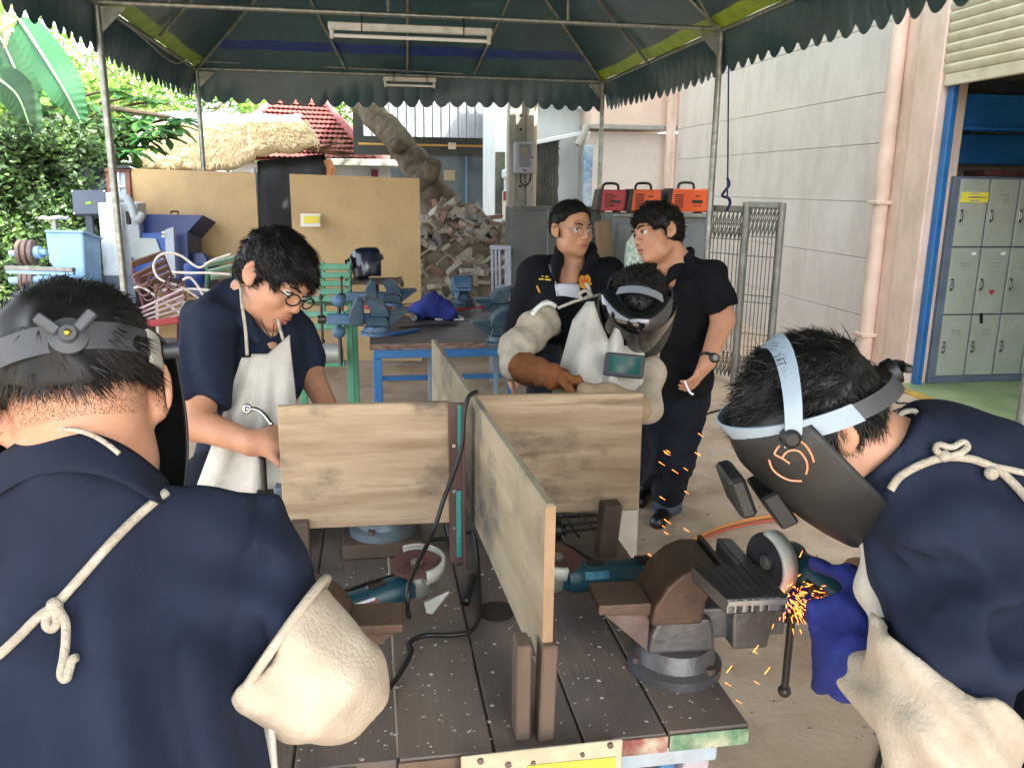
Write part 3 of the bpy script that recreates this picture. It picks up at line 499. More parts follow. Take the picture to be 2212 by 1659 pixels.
# ================================================================ rubble pile
rp = thing('rubble_pile', (.95, 9.3, 0), 'tall heap of broken concrete, tiles and timber under the leaning trunk', 'rubble')
rmats = [mat('rubble_%d' % i, a, b, 6, .9, bump=.5, bscale=25, grime=('8d7f70', .5, 7)) for i, (a, b) in enumerate([('aba193', 'beb5a8'), ('c9c4b9', 'd8d4ca'), ('8f8270', 'a39684'), ('b9a696', 'c9b8a8'), ('a09ea0', 'b0aeae'), ('a58270', 'b39282')])]
rs = random.Random(31); meshes = []
for k in range(12):
    n = rs.randint(4, 6); poly = [(math.cos(6.283*i/n+rs.uniform(-.3, .3))*rs.uniform(.7, 1), math.sin(6.283*i/n+rs.uniform(-.3, .3))*rs.uniform(.6, 1), 0) for i in range(n)]
    me = MB().prism(poly, (rs.uniform(-.1, .1), rs.uniform(-.1, .1), rs.uniform(.16, .5))).mesh('rubble_piece', .04); meshes.append(me)
for k in range(6): meshes.append(MB().box((-1.4, -.22, -.12), (1.4, .22, .12)).mesh('rubble_plank', .03))
def pile_h(x, y): 
    u = (x-1.0)/.85; v = (y-9.75)/1.0; return max(0, 1.5*(1-min(1, (u*u*.7+v*v*1.0)))**.8)
MB().grid(lambda u, v: (.05+2.0*u, 8.75+2.*v, max(.0, pile_h(.05+2.0*u, 8.75+2.*v)-.08+.05*math.sin(u*20)*math.sin(v*17))), 24, 24).build('earth_core', mat('rubble_dust', '857a6a', '9a8e7e', 9, .95, bump=.8, bscale=30), rp, smooth=True)
vm = []
for i in range(298):
    if rs.random() < .85: x = rs.uniform(.3, 1.75); y = rs.uniform(8.72, 9.8)
    else: x = rs.uniform(.1, 1.85); y = rs.uniform(8.6, 10.6)
    z = pile_h(x, y)+rs.uniform(-.03, .05); me = rs.choice(meshes); s = rs.uniform(.07, .17)*(1.1 if z < .9 else .95); mi = rs.choice([0, 0, 1, 1, 1, 3, 4, 4, 2, 5]); key = (me.name, mi)
    m2 = next((q for kk, q in vm if kk == key), None)
    if m2 is None: m2 = me.copy(); m2.materials.clear(); m2.materials.append(rmats[mi]); vm.append((key, m2))
    o = bpy.data.objects.new('rubble_piece', m2); COL.objects.link(o); o.parent = rp; o.location = Vector((x, y, z))-rp.location; o.scale = (s, s*rs.uniform(.7, 1.1), s); o.rotation_euler = (rs.gauss(.5, .5), rs.gauss(0, .5), rs.uniform(0, 6.28))
# ================================================================ machines on the left
lb = mat('light_blue_paint', '7fa9cf', '8bb3d6', 3., .45, grime=('5f7d98', .5, 6), bump=.1); rust = mat('rusty_steel', '6a5a54', '7b6a62', 9, .6, .4, grime=('4a3a30', .7, 8), bump=.3); steel = mat('bare_steel', '8a8c8c', '9c9e9d', 14, .38, .8, grime=('5e5c58', .5, 9))
def slab(poly, d, dep, pr=None):                                # outline at depth d, extruded away from the front
    P = [pd(a, b, d) for a, b in poly]; n = (P[1]-P[0]).cross(P[2]-P[0]).normalized(); n = n if n.y > 0 else -n; return MB().prism(P, n*dep)
la = thing('lathe', pz(150, 700), 'light blue lathe headstock with stepped pulleys beside the hedge', 'machine')
slab([(97, 500), (178, 501), (185, 640), (120, 640), (112, 570), (106, 570)], 7.3, .32).build('headstock', lb, la, .012)
slab([(96, 497), (179, 498), (179, 503), (96, 502)], 7.28, .36).build('cover', lb, la, .004)
def pulley(a, b, d, L, R, n, m, par, name):
    A = pd(a, b, d); X_ = Vector((1, 0, 0)); prof = []; step = L/n
    for i in range(n): prof += [(i*step, R*.8), (i*step+step*.15, R), (i*step+step*.75, R), (i*step+step*.9, R*.8)]
    MB().lathe(A, X_, [(0, 0)]+prof+[(L, 0)], 28).build(name, m, par, smooth='auto')
pulley(40, 546, 7.45, .15, .115, 3, rust, la, 'pulley'); pulley(43, 605, 7.45, .13, .075, 3, rust, la, 'pulley')
MB().cyl(pd(22, 548, 7.45), pd(100, 545, 7.45), .028, n=14).cyl(pd(75, 546, 7.45), pd(88, 545, 7.45), .055, n=16).build('shaft', lb, la, smooth='auto'); MB().cyl(pd(22, 606, 7.45), pd(120, 602, 7.45), .03, n=14).build('lower_shaft', lb, la, smooth='auto')
A, B = pd(14, 578, 7.25), pd(160, 583, 7.15); MB().bar(A, B, .05, .035).build('tool_bar', steel, la, .004); MB().bar(A-Vector((0, 0, .035)), B-Vector((0, 0, .035)), .04, .03).build('slide_rail', lb, la, .004)
slab([(38, 640), (120, 632), (125, 720), (36, 730)], 7.3, .4).build('base', lb, la, .015)
c = pd(116, 471, 7.6); hw = MB().tube([c+Vector((math.cos(t*.314)*.115, math.sin(t*.314)*.115, .006*math.sin(t*1.57))) for t in range(20)], .014, 8, closed=True)
for k in range(3): hw.bar(c, c+Vector((math.cos(k*2.1)*.11, math.sin(k*2.1)*.11, 0)), .02, .012)
hw.build('handwheel', mat('polished_rim', 'd9dbdc', rough=.3, metal=.6), la, smooth=True); MB().cyl(c, c-Vector((0, 0, .1)), .02, .03, n=10).build('handwheel_stem', steel, la)
MB().tube(smooth_path([pd(95, 615, 7.2), pd(120, 605, 7.1), pd(150, 618, 7.1), pd(170, 640, 7.1), pd(150, 660, 7.1)]), .01, 6).build('cable', mat('black_plastic', '141517'), la, smooth=True)
wm = mat('machine_white', 'c3cdd4', 'b8c3cb', 3, .4, grime=('8e979b', .45, 6)); ng = mat('slate_grey_panel', '3a4453', '424c5b', 3, .45); nv = mat('navy_paint', '1d2f66', '182857', 4, .4, grime=('2b3a63', .5, 7)); rb_ = mat('royal_blue_paint', '1a4fa3', '17468f', 4, .4, grime=('15356c', .5, 6)); pg = mat('pale_grey_green', '9fa9a4', 'a9b2ad', 3, .5)
cn = thing('cutting_machine', pz(255, 700), 'tall white machine column with conduit and a blue hopper body behind the post', 'machine')
slab([(211, 438), (256, 436), (262, 596), (224, 595)], 7.75, .02).build('front_panel', wm, cn, .003); slab([(227, 416), (252, 414), (254, 438), (229, 440)], 7.78, .25).build('top_head', wm, cn, .006)
A, B = pd(211, 437, 7.77), pd(256, 437, 7.77); MB().box((A.x+.02, A.y+.02, .25), (A.x+.34, A.y+.36, A.z-.003)).build('column', wm, cn, .01); slab([(271, 457), (279, 457), (281, 484), (273, 484)], 7.7, .03).build('vent_slot', dark, cn)
MB().tube([pd(257, 440, 7.72), pd(262, 510, 7.72), pd(270, 590, 7.72)], .018, 8).build('edge_strip', tubem, cn, smooth=True)
MB().tube(smooth_path([pd(258, 424, 7.7), pd(275, 430, 7.65), pd(286, 452, 7.62), pd(294, 474, 7.62), pd(303, 472, 7.62), pd(309, 460, 7.62)]), .038, 10).build('conduit', mat('conduit_grey', '7f868a', '8b9296', 20, .5), cn, smooth=True)
slab([(216, 596), (292, 594), (296, 720), (218, 730)], 7.7, .4).build('pedestal', ng, cn, .008)
slab([(280, 503), (372, 503), (376, 600), (284, 604)], 7.95, .4).build('body', rb_, cn, .008); slab([(286, 514), (336, 515), (348, 546), (372, 549), (372, 560), (288, 560)], 7.92, .02).build('side_panel', pg, cn, .003); slab([(286, 560), (372, 560), (374, 585), (288, 590)], 7.92, .02).build('lower_stripe', rb_, cn)
hp = slab([(303, 462), (440, 465), (405, 503), (372, 520), (300, 503)], 8.05, .35).build('hopper', nv, cn, .006); MB().tube([pd(369, 462, 7.98), pd(370, 457, 7.98), pd(384, 457, 7.98), pd(385, 463, 7.98)], .009, 6).build('handle', dark, hp)
slab([(374, 500), (405, 500), (409, 600), (378, 604)], 7.9, .35).build('navy_column', nv, cn, .006); slab([(355, 497), (375, 490), (380, 600), (361, 600)], 7.75, .03).build('switch_panel', mat('grey_panel', '98a0aa', '8b939d', 5, .45), cn, .004); slab([(405, 546), (440, 545), (448, 560), (450, 640), (408, 640)], 8.0, .3).build('navy_box', nv, cn, .01)
for z_ in (503, 511): MB().cyl(pd(350, z_, 7.75), pd(358, z_, 7.75), .012, n=8).build('knob', whitep, cn)
A = pd(424, 596, 7.6); MB().lathe(A-Vector((.1, 0, 0)), (1, .15, 0), [(0, 0), (0, .105), (.02, .115), (.14, .115), (.16, .1), (.2, .04), (.2, 0)], 28).build('motor', mat('motor_blue', '2c4c92', '26427f', 5, .4), cn, smooth='auto')
cb = thing('control_box', pz(190, 700), 'dark slate control box with a small green mark left of the column', 'control box')
slab([(154, 411), (228, 410), (228, 463), (158, 464)], 7.85, .2).build('case', ng, cb, .008); slab([(185, 437), (196, 435), (197, 441), (185, 442)], 7.84, .008).build('green_mark', mat('green_mark', '7fae2c'), cb)
for a in ((156, 413), (225, 413), (160, 461)): slab([(a[0]-2, a[1]-2), (a[0]+2, a[1]-2), (a[0]+2, a[1]+2), (a[0]-2, a[1]+2)], 7.84, .01).build('screw', chrome, cb)
MB().box((pd(190, 463, 7.9).x-.03, pd(190, 463, 7.9).y, 0), (pd(190, 463, 7.9).x+.03, pd(190, 463, 7.9).y+.06, pd(190, 463, 7.9).z)).build('stand', ng, cb)
wf = thing('window_frame', pz(255, 760), 'old brown window frame with pale panes standing behind the column', 'window frame'); 
slab([(229, 368), (236, 368), (241, 520), (235, 520)], 8.3, .05).build('side_rail', mat('brown_wood_paint', '6b4030', '7a4c39', 8, .6), wf); slab([(271, 366), (279, 366), (286, 520), (278, 520)], 8.3, .05).build('side_rail', mat('brown_wood_paint', '6b4030'), wf); slab([(226, 364), (281, 362), (281, 369), (226, 371)], 8.28, .06).build('top_rail', mat('brown_wood_paint', '6b4030'), wf)
for a, b, c_, e in ((237, 371, 253, 401), (257, 371, 270, 401), (238, 405, 254, 440), (258, 405, 272, 440)): slab([(a, b), (c_, b), (c_+1, e), (a+1, e)], 8.33, .01).build('pane', mat('pale_pane', '8ba0ac', '9fb2bb', 5, .15), wf)
slab([(237, 401), (271, 401), (271, 405), (237, 405)], 8.3, .03).build('crossbar', whitep, wf); slab([(253, 371), (257, 371), (259, 440), (255, 440)], 8.31, .03).build('mullion', whitep, wf)
tag(slab([(248, 358), (272, 356), (282, 364), (250, 366)], 8.25, .3).build('black_box', mat('black_plastic', '141517'), None, .006), 'small black box resting on the brown window frame', 'box')
tag(slab([(170, 360), (232, 358), (232, 408), (172, 410)], 9.2, .08).build('dark_board', mat('dark_board', '2b333d', '323b46', 5, .7), None), 'dark board panel standing in front of the hedge', 'board')
# ================================================================ scrap heap
brw = mat('scrap_brown_wood', '775a4e', '8b6b5a', 8, .7, st=(6, 1, 1), bump=.3); pur = mat('plum_paint', '5a2c34', '6a3840', 8, .45); wtube = mat('white_tube', 'd5cdc2', 'c3b8aa', 12, .45); grn = mat('green_chair_paint', '3f8464', '4a9070', 5, .45, grime=('7fae94', .4, 8)); red_ = mat('red_paint', '8a2028', rough=.5)
sc1 = thing('slat_chair', pz(325, 760), 'broken brown slatted wooden chair tipped in the scrap heap', 'chair')
for a, b, w_ in (((283, 572), (352, 549), .07), ((287, 600), (360, 563), .055), ((290, 610), (364, 577), .05), ((294, 625), (368, 590), .05)): MB().bar(pd(*a, 6.9), pd(*b, 7.1), .02, w_, up=(-.3, -.8, .5)).build('slat', brw, sc1, .004)
MB().cyl(pd(352, 550, 7.1), pd(372, 600, 7.15), .012).build('frame', pur, sc1); MB().tube([pd(285, 573, 6.9), pd(310, 660, 7.0), pd(330, 760, 7.2)], .012, 8).build('frame', pur, sc1)
sc2 = thing('wire_chair', pz(340, 800), 'plum metal chair with curled wire lattice back lying tipped', 'chair'); rs = random.Random(4)
m = MB()
for k in range(16):
    a, b = rs.uniform(290, 392), rs.uniform(604, 650); R = rs.uniform(10, 20); m.tube([pd(a+R*math.cos(t*.5), b+R*.8*math.sin(t*.5), 6.6+.02*t) for t in range(10)], .007, 5)
m.build('lattice', pur, sc2, smooth=True)
for k in range(5): MB().bar(pd(292+k*4, 672+k*7, 6.3), pd(395+k*2, 625+k*13, 6.5), .035, .012).build('slat', mat('pink_white_slat', 'c9b0b0', 'bfa4a6', 9, .5), sc2, .003)
MB().bar(pd(318, 700, 6.25), pd(388, 690, 6.25), .05, .05).build('seat_edge', red_, sc2, .006)
for a in (300, 330, 385): MB().cyl(pd(a, 690, 6.35), pz(a, 830), .013).build('leg', pur, sc2)
sc3 = thing('tube_bundle', pz(400, 780), 'bent white tubing looped over the scrap heap', 'tubing')
for P in ([(430, 645), (390, 620), (345, 603), (332, 575), (345, 552), (370, 547), (395, 555), (430, 578), (460, 562), (500, 549)], [(372, 588), (410, 590), (450, 590), (510, 594)], [(345, 628), (380, 626), (420, 625), (455, 628)], [(395, 605), (410, 600), (425, 615), (440, 640)], [(380, 655), (400, 645), (385, 690)], [(290, 622), (310, 622), (350, 650), (410, 690)]): MB().tube(smooth_path([pd(a, b, 6.75) for a, b in P], 5), .011, 8).build('tube', wtube, sc3, smooth=True)
for a in (340, 430): MB().cyl(pd(a, 650, 6.75), pz(a+5, 860), .011).build('tube', wtube, sc3)
sc4 = thing('green_slat_chair', pz(480, 800), 'pale green slatted chair tipped behind the bespectacled worker', 'chair')
for a, b in (((442, 573), (515, 556)), ((450, 588), (520, 572)), ((455, 600), (520, 590))): MB().bar(pd(*a, 7.0), pd(*b, 7.1), .02, .06, up=(-.2, -.8, .5)).build('slat', mat('pale_green_paint', '8fae98', '9fbba6', 6, .5), sc4, .004)
MB().cyl(pd(448, 575, 7.02), pz(440, 810), .014).cyl(pd(515, 560, 7.1), pz(525, 800), .014).build('leg_frame', grn, sc4)
sc5 = thing('scrap_base', pz(340, 800), 'rusty metal scrap table frame under the tipped chairs', 'scrap'); A = pz(290, 800); 
MB().box((-2.2, 6.4, .35), (-1.2, 7.6, .42)).build('tray', rust, sc5); 
for x, y in ((-2.15, 6.45), (-1.25, 6.45), (-2.15, 7.5), (-1.25, 7.5)): MB().box((x-.02, y-.02, 0), (x+.02, y+.02, .35)).build('leg', rust, sc5)
# ================================================================ grey cabinets, welders, cylinder, rack
cg = mat('cabinet_grey', '4b504e', '555a58', 3., .5, grime=('3a3e3c', .5, 5)); cgl = mat('cabinet_edge', '8d9492', rough=.45)
c1 = thing('steel_cabinet', (1.65, 7.8, 0), 'dark grey two door steel cabinet by the utility pole', 'cabinet'); MB().box((1.27, 7.62, 0), (2.12, 8.0, 1.57)).build('carcass', cg, c1, .006)
for x0, x1 in ((1.285, 1.60), (1.61, 2.10)): MB().box((x0, 7.60, .06), (x1, 7.619, 1.54)).build('door', cg, c1, .004)
MB().box((1.601, 7.595, .05), (1.609, 7.615, 1.55)).build('door_edge', cgl, c1)
c2_ = thing('low_cabinet', (2.5, 7.35, 0), 'grey steel cabinet carrying the red and orange welders', 'cabinet'); MB().box((2.10, 7.18, 0), (3.02, 7.55, 1.50)).build('carcass', mat('cabinet_mid_grey', '666c6b', '70767a', 3, .5), c2_, .006)
MB().box((2.09, 7.15, 1.5), (3.04, 7.57, 1.53)).build('top', mat('cabinet_top', '8d8f86', '7b7d75', 8, .6, grime=('55554f', .7, 9)), c2_, .004); MB().box((2.14, 7.16, .05), (2.98, 7.179, 1.44)).build('door', mat('cabinet_mid_grey', '666c6b'), c2_, .004)
def welder(a0, a1, zt, y, m, lab, ar=0.):
    A, B = pY(a0, 440, y), pY(a1, 440, y); x0, x1 = A.x, B.x; z0 = 1.53; t = thing('welding_machine', ((x0+x1)/2, y+.08, z0), lab, 'welder', 'inverter welders on the cabinet'); H = zt
    MB().box((x0+.02, y, z0+.015), (x1, y+.17, z0+H)).build('casing', m, t, .008); MB().prism([(x0-.012, y-.005, z0+.02), (x0+.035, y-.005, z0+.02), (x0+.05, y-.005, z0+H+.004), (x0+.02, y-.005, z0+H+.004)], (0, .18, 0)).build('front_bezel', mat('black_plastic', '141517'), t, .004); MB().box((x1-.004, y-.003, z0+.01), (x1+.012, y+.173, z0+H+.002)).build('rear_bezel', mat('black_plastic', '141517'), t, .004)
    xm = (x0+x1)/2+.01; MB().tube(smooth_path([(xm-.075, y+.085, z0+H), (xm-.055, y+.085, z0+H+.05), (xm+.055, y+.085, z0+H+.05), (xm+.075, y+.085, z0+H)], 4), .012, 8).build('handle', mat('black_plastic', '141517'), t, smooth=True)
    g2 = MB(); 
    for k in range(7): g2.box((x0+.07, y-.004, z0+.05+k*.018), (x0+.15, y-.0005, z0+.06+k*.018))
    g2.build('vent', mat('vent_shade_print', '5a2416', rough=.7), t)  # slot shade put into the colour of the bars; badges reuse it as print
    MB().box((x1-.15, y-.002, z0+H*.42), (x1-.05, y+.001, z0+H*.55)).build('badge', mat('black_plastic', '141517'), t); MB().box((x1-.12, y-.002, z0+H*.68), (x1-.08, y+.001, z0+H*.74)).build('badge', mat('vent_shade_print', '5a2416'), t); MB().box((x1-.14, y-.002, z0+H*.3), (x1-.06, y+.001, z0+H*.34)).build('badge', mat('vent_shade_print', '5a2416'), t)
    for sx in (x0+.06, x1-.06): MB().box((sx-.02, y+.02, z0), (sx+.02, y+.15, z0+.016)).build('foot', mat('black_plastic', '141517'), t)
orm = mat('orange_enamel', 'd4571f', 'cc521e', 3, .4); rdm = mat('red_enamel', 'b8303c', 'b02c38', 3, .4)
welder(1290, 1352, .20, 7.35, rdm, 'red portable welder, first on the cabinet'); welder(1356, 1428, .205, 7.28, orm, 'orange portable welder beside the red one on the cabinet'); welder(1441, 1529, .215, 7.22, orm, 'orange portable welder at the right end of the cabinet top')
gc = thing('gas_cylinder', pz(1372, 700), 'white gas cylinder with green marks and a valve by the cabinet', 'gas cylinder'); a = pd(1374, 520, 6.9)
MB().lathe((a.x, a.y, .01), (0, 0, 1), [(0, 0), (0, .09), (1.2, .09), (1.3, .075), (1.36, .035), (1.42, .03), (1.42, 0)], 24).build('shell', mat('cylinder_white', 'b4bfae', 'c6cec0', 4, .45, grime=('4d7a5e', .6, 9)), gc, smooth='auto')
MB().box((a.x-.1, a.y-.093, 1.08), (a.x-.0, a.y-.06, 1.32)).build('label', mat('label_green', '7fae9a', 'dfe6de', 30, .5), gc); v_ = pd(1352, 597, 6.6); MB().cyl(v_, v_+Vector((.1, 0, 0)), .012).cyl(v_+Vector((0, 0, -.025)), v_+Vector((0, 0, .025)), .014).build('valve', chrome, gc); MB().cyl((a.x, a.y, v_.z), v_+Vector((.1, 0, 0)), .01).build('pipe', chrome, gc)
tag(slab([(1285, 478), (1318, 474), (1322, 520), (1330, 560), (1330, 760), (1290, 760), (1290, 560)], 7.15, .06).build('timber_offcut', mat('offcut_wood', '6b5a44', '7d6a50', 7, .85, st=(1, 1, .2), bump=.6), None, .01), 'rough brown timber offcut leaning on the cabinet behind the older man', 'timber')
rk = thing('metal_rack', pz(1080, 760), 'small grey slatted metal rack between rubble and cabinet', 'rack'); rkm = mat('rack_grey', '8d939f', '9aa0ab', 6, .45)
slab([(1058, 529), (1104, 531), (1104, 540), (1058, 540)], 7.4, .3).build('top', rkm, rk, .004)
for k in range(3): slab([(1060+k*8, 540), (1065+k*8, 540), (1067+k*8, 640), (1062+k*8, 640)], 7.38, .03).build('slat', rkm, rk, .003)
slab([(1090, 540), (1104, 540), (1104, 640), (1090, 640)], 7.38, .04).build('post', rkm, rk, .003); slab([(1072, 618), (1104, 612), (1104, 640), (1072, 640)], 7.3, .25).build('shelf', rkm, rk, .004)
for a_ in (1062, 1098): p_ = pd(a_, 636, 7.42); MB().box((p_.x-.015, p_.y, 0), (p_.x+.015, p_.y+.03, p_.z)).build('leg', rkm, rk)
# ================================================================ mesh gate panels
fm = mat('fence_wire', '6b6d66', '7d7f78', 15, .5, .6, grime=('5a4c3c', .6, 9)); fp = mat('fence_post', '7d8078', '8e9189', 9, .5, .5, grime=('5d5648', .7, 7, (1, 1, .3)))
def gate(A, B, zt, lab, posts, n):
    A, B = Vector(A), Vector(B); t = thing('mesh_gate', (A+B)/2, lab, 'fence', 'mesh panels leaning by the wall'); d = (B-A); u = d.normalized(); nrm = Vector((-u.y, u.x, 0))
    wires = [A+d*(i/n) for i in range(1, n)]
    for p in wires: MB().cyl(p+Vector((0, 0, .3)), p+Vector((0, 0, zt-.27)), .0045, n=6).build('upright_wire', fm, t)
    for z in (.28, .5, .78, .84, 1.18, zt-.27, zt-.03): MB().cyl(A+Vector((0, 0, z)), B+Vector((0, 0, z)), .0045, n=6).build('cross_wire', fm, t)
    for z0, z1, name in ((zt-.27, zt-.03, 'rolled_top'), (.06, .29, 'rolled_foot')):
        m = MB()
        for k, sgn in ((0, 1), (0, -1), (1, 1), (1, -1)):
            for i in range(n):
                a = A+d*(i/n); b = A+d*(min(n, i+1.6)/n) if sgn > 0 else A+d*(max(0, i-.6)/n); m.cyl(a+Vector((0, 0, z0))+nrm*.0, b+Vector((0, 0, z1))+nrm*(.06 if k else -.0), .004, n=5, caps=False)
        m.build(name, fm, t)
    for p, r in posts: MB().cyl((p.x, p.y, .01), (p.x, p.y, zt+.02), r, n=14).build('post', fp, t, smooth='auto')
    MB().bar(A+Vector((0, 0, zt)), B+Vector((0, 0, zt)), .035, .05).build('top_rail', fp, t, .004)
    return t
A = Vector((3.22, 6.92, 0)); B = pd(1690, 452, 7.0); B.z = 0
gate(A, B, 1.62, 'mesh gate panel with two grey posts against the pink wall', [(A, .034), (B, .03)], 9); gate(Vector((3.06, 7.3, 0)), A+Vector((.02, .08, 0)), 1.58, 'narrow mesh panel between the tent post and gate post', [], 8)
# ================================================================ floor hoses and cables
orange_h = mat('orange_hose', 'c07a3c', 'cc8848', 9, .5); blk = mat('black_plastic', '141517', rough=.45)
tag(MB().tube(smooth_path([pz(1300, 1262, .02), pz(1380, 1228, .02), pz(1470, 1180, .02), pz(1560, 1138, .02), pz(1660, 1116, .02), pz(1790, 1108, .02), pz(1900, 1108, .02)]), .0095, 10).build('orange_hose', orange_h, None, smooth=True), 'orange hose curving across the concrete floor behind the vice', 'hose')
tag(MB().tube(smooth_path([pz(1300, 1275, .02), pz(1380, 1236, .02), pz(1440, 1206, .02), pz(1500, 1176, .02), pz(1560, 1146, .02), pz(1660, 1124, .02), pz(1690, 1128, .02)]), .006, 10).build('red_hose', mat('red_hose', 'b5492f', rough=.5), None, smooth=True), 'thin red hose lying beside the orange hose', 'hose')
tag(MB().tube(smooth_path([pz(1440, 910, .012), pz(1500, 903, .012), pz(1540, 890, .012), pz(1590, 878, .012), pz(1650, 872, .012)]), .008, 8).build('floor_cable', blk, None, smooth=True), 'black cable running along the floor behind the standing student', 'cable')
tag(MB().tube(smooth_path([pz(1955, 840, .012), pz(1935, 868, .012), pz(1965, 872, .012), pz(1990, 888, .02), pz(1950, 882, .02), pz(1925, 890, .012), pz(1880, 900, .012)]), .008, 8).build('coiled_cable', blk, None, smooth=True), 'loose black cable at the workshop threshold', 'cable')
# ================================================================ vices
vg = mat('vice_cast_iron', '5e6064', '747678', 9, .42, .55, grime=('4a3b30', .8, 7), bump=.25); vbr = mat('vice_brown', '4a3a32', '5d4a3e', 9, .6, .3, grime=('6e5440', .6, 8), bump=.4); vblue = mat('vice_blue', '213e4e', '2a4a5a', 7, .5, .15, grime=('56626a', .7, 9), bump=.2); vlite = mat('vice_lightblue', '34597c', '4f7090', 7, .5, grime=('6a7680', .7, 9), bump=.2); dsteel = mat('dark_steel', '3c3a38', '4b4845', 10, .4, .7)
def vice(loc, rz, lab, m, op=.0, s=(1, 1, 1), m2=None, handle=0., swing=0., sh=0.):
    t = thing('bench_vice', loc, lab, 'vice'); m2 = m2 or m; loc = Vector(loc); cr, sr = math.cos(rz), math.sin(rz)
    def T(p): x, y, z = p[0]*s[0], p[1]*s[1], p[2]*s[2]; return loc+Vector((x*cr-y*sr, x*sr+y*cr, z))
    def pr(pf, y0, y1, nm, mm, bv=.004): MB().prism([T((x, y0, z)) for x, z in pf], T((0, y1, 0))-T((0, y0, 0))).build(nm, mm, t, bv*s[0], seg=2)
    MB().lathe(T((0, 0, 0)), (0, 0, 1), [(0, 0), (0, .088*s[0]), (.014*s[2], .088*s[0]), (.02*s[2], .075*s[0]), (.045*s[2], .066*s[0]), (.045*s[2], 0)], 36).build('base', m2, t, smooth='auto')
    for k in (0, 2.1, 4.2): q = T((.077*math.cos(k-.9), .077*math.sin(k-.9), .016)); MB().cyl(q, q+Vector((0, 0, .012)), .01, n=6).build('bolt', rust, t)
    pr([(-.065, .044), (.062, .044), (.058, .075), (.05, .1), (-.05, .1), (-.062, .075)], -.048, .048, 'body', m, .008)
    pr([(-.068, .098), (.028, .098), (.032, .135), (.05, .165), (.052, .188), (.018, .19), (-.012, .18), (-.04, .16), (-.062, .128)], -.062, .062, 'fixed_jaw', vbr if m is vg else m, .006)
    MB().prism([T((.053, -.063, .16)), T((.061, -.063, .16)), T((.061, -.063, .193)), T((.053, -.063, .193))], T((0, .063, 0))-T((0, -.063, 0))).build('jaw_plate', dsteel, t)
    pr([(-.16, .112), (-.063, .108), (-.063, .128), (-.16, .128)], -.045, .045, 'anvil', vbr if m is vg else m, .003); pr([(-.15, .111), (-.063, .045), (-.063, .107)], -.036, -.026, 'rib', rust if m is vg else m, .001); pr([(-.15, .111), (-.063, .045), (-.063, .107)], .026, .036, 'rib', rust if m is vg else m, .001)
    pr([(.03, .058), (.255+op-sh, .058), (.255+op-sh, .108), (.03, .108)], -.03, .03, 'slide', m2, .005)
    pr([(.068+op, .052), (.135+op, .052), (.142+op, .11), (.118+op, .165), (.10+op, .188), (.069+op, .19), (.064+op, .1)], -.06, .06, 'moving_jaw', m, .006)
    MB().cyl(T((.13+op, 0, .083)), T((.285+op-sh, 0, .083)), .013*s[0], n=14).cyl(T((.262+op-sh, 0, .083)), T((.30+op-sh, 0, .083)), .021*s[0], n=18).build('screw', dsteel, t, smooth='auto')
    hc = T((.281+op-sh, 0, .083)); hd = Vector((-sr*math.sin(swing), cr*math.sin(swing), math.cos(swing))); a, b = hc-hd*(.115-handle)*s[0], hc+hd*(.115+handle)*s[0]
    MB().cyl(a, b, .0075*s[0], n=10).sphere(a, .013*s[0], 10, 8).sphere(b, .013*s[0], 10, 8).build('handle', dsteel, t, smooth='auto'); return t
# ================================================================ front workbench
BZ = .8; BX0, BX1, BY0, BY1 = -.62, .657, 1.235, 2.78
tb = thing('workbench', (.02, 2., 0), 'grimy plank workbench with divider boards in the foreground', 'workbench')
plk = [mat('bench_plank_%d' % i, a, b, 2.2, .48, c3=c, st=(3, .7, 1), grime=('7d6a5b', .7, 5), bump=.35, bscale=12, bst=(4, .5, 1), rvar=.1) for i, (a, b, c) in enumerate([('585250', '69625d', '7d736a'), ('625a55', '736960', '877a6d'), ('524d4b', '635d5a', '766c66')])]
xs = [BX0, -.47, -.31, -.155, .02, .185, .345, .50, BX1]
rs = random.Random(2)
for i in range(8): MB().box((xs[i]+.0022, BY0+rs.uniform(-.003, .003), BZ-.035), (xs[i+1]-.0022, BY1, BZ+rs.uniform(-.0015, .001))).build('plank', plk[i % 3], tb, .0025)
paints = [mat('peeling_red', '8c3f3a', 'b9b49c', 16, .6, grime=('54423a', .6, 14), bump=.4), mat('peeling_green', '4f8464', 'b7b89a', 18, .6, c3='54423a', grime=('5d4a3e', .7, 16), bump=.4), mat('worn_wood_edge', '5c4c40', '75624f', 10, .8, bump=.5)]
for x0, x1, k in ((-.6, -.05, 1), (.02, .343, 2), (.347, .40, 1), (.40, .498, 0), (.502, .652, 1)): MB().box((x0, BY0-.006, BZ-.034), (x1, BY0-.0035, BZ-.002)).build('edge_paint', paints[k], tb)
lbf = mat('pale_blue_frame', '9fb4c2', 'b4c3cb', 5, .5, grime=('8a6a55', .5, 9)); lb2 = mat('mid_blue_frame', '3b6f9b', '4a7ba3', 5, .5, grime=('8a6a55', .4, 9)); pinkleg = mat('pinkish_leg', 'c3b4b4', 'b3aab2', 6, .55, grime=('8a6a55', .5, 9))
MB().box((BX0+.03, BY0+.02, BZ-.085), (BX1-.05, BY0+.06, BZ-.037)).build('front_rail', lbf, tb, .004); MB().box((BX1-.09, BY0+.06, BZ-.085), (BX1-.05, BY1-.05, BZ-.037)).build('side_rail', lbf, tb, .004); MB().box((BX0+.03, BY0+.06, BZ-.085), (BX0+.07, BY1-.05, BZ-.037)).build('side_rail', lbf, tb, .004); MB().box((BX0+.03, BY1-.09, BZ-.085), (BX1-.05, BY1-.05, BZ-.037)).build('rear_rail', lbf, tb, .004)
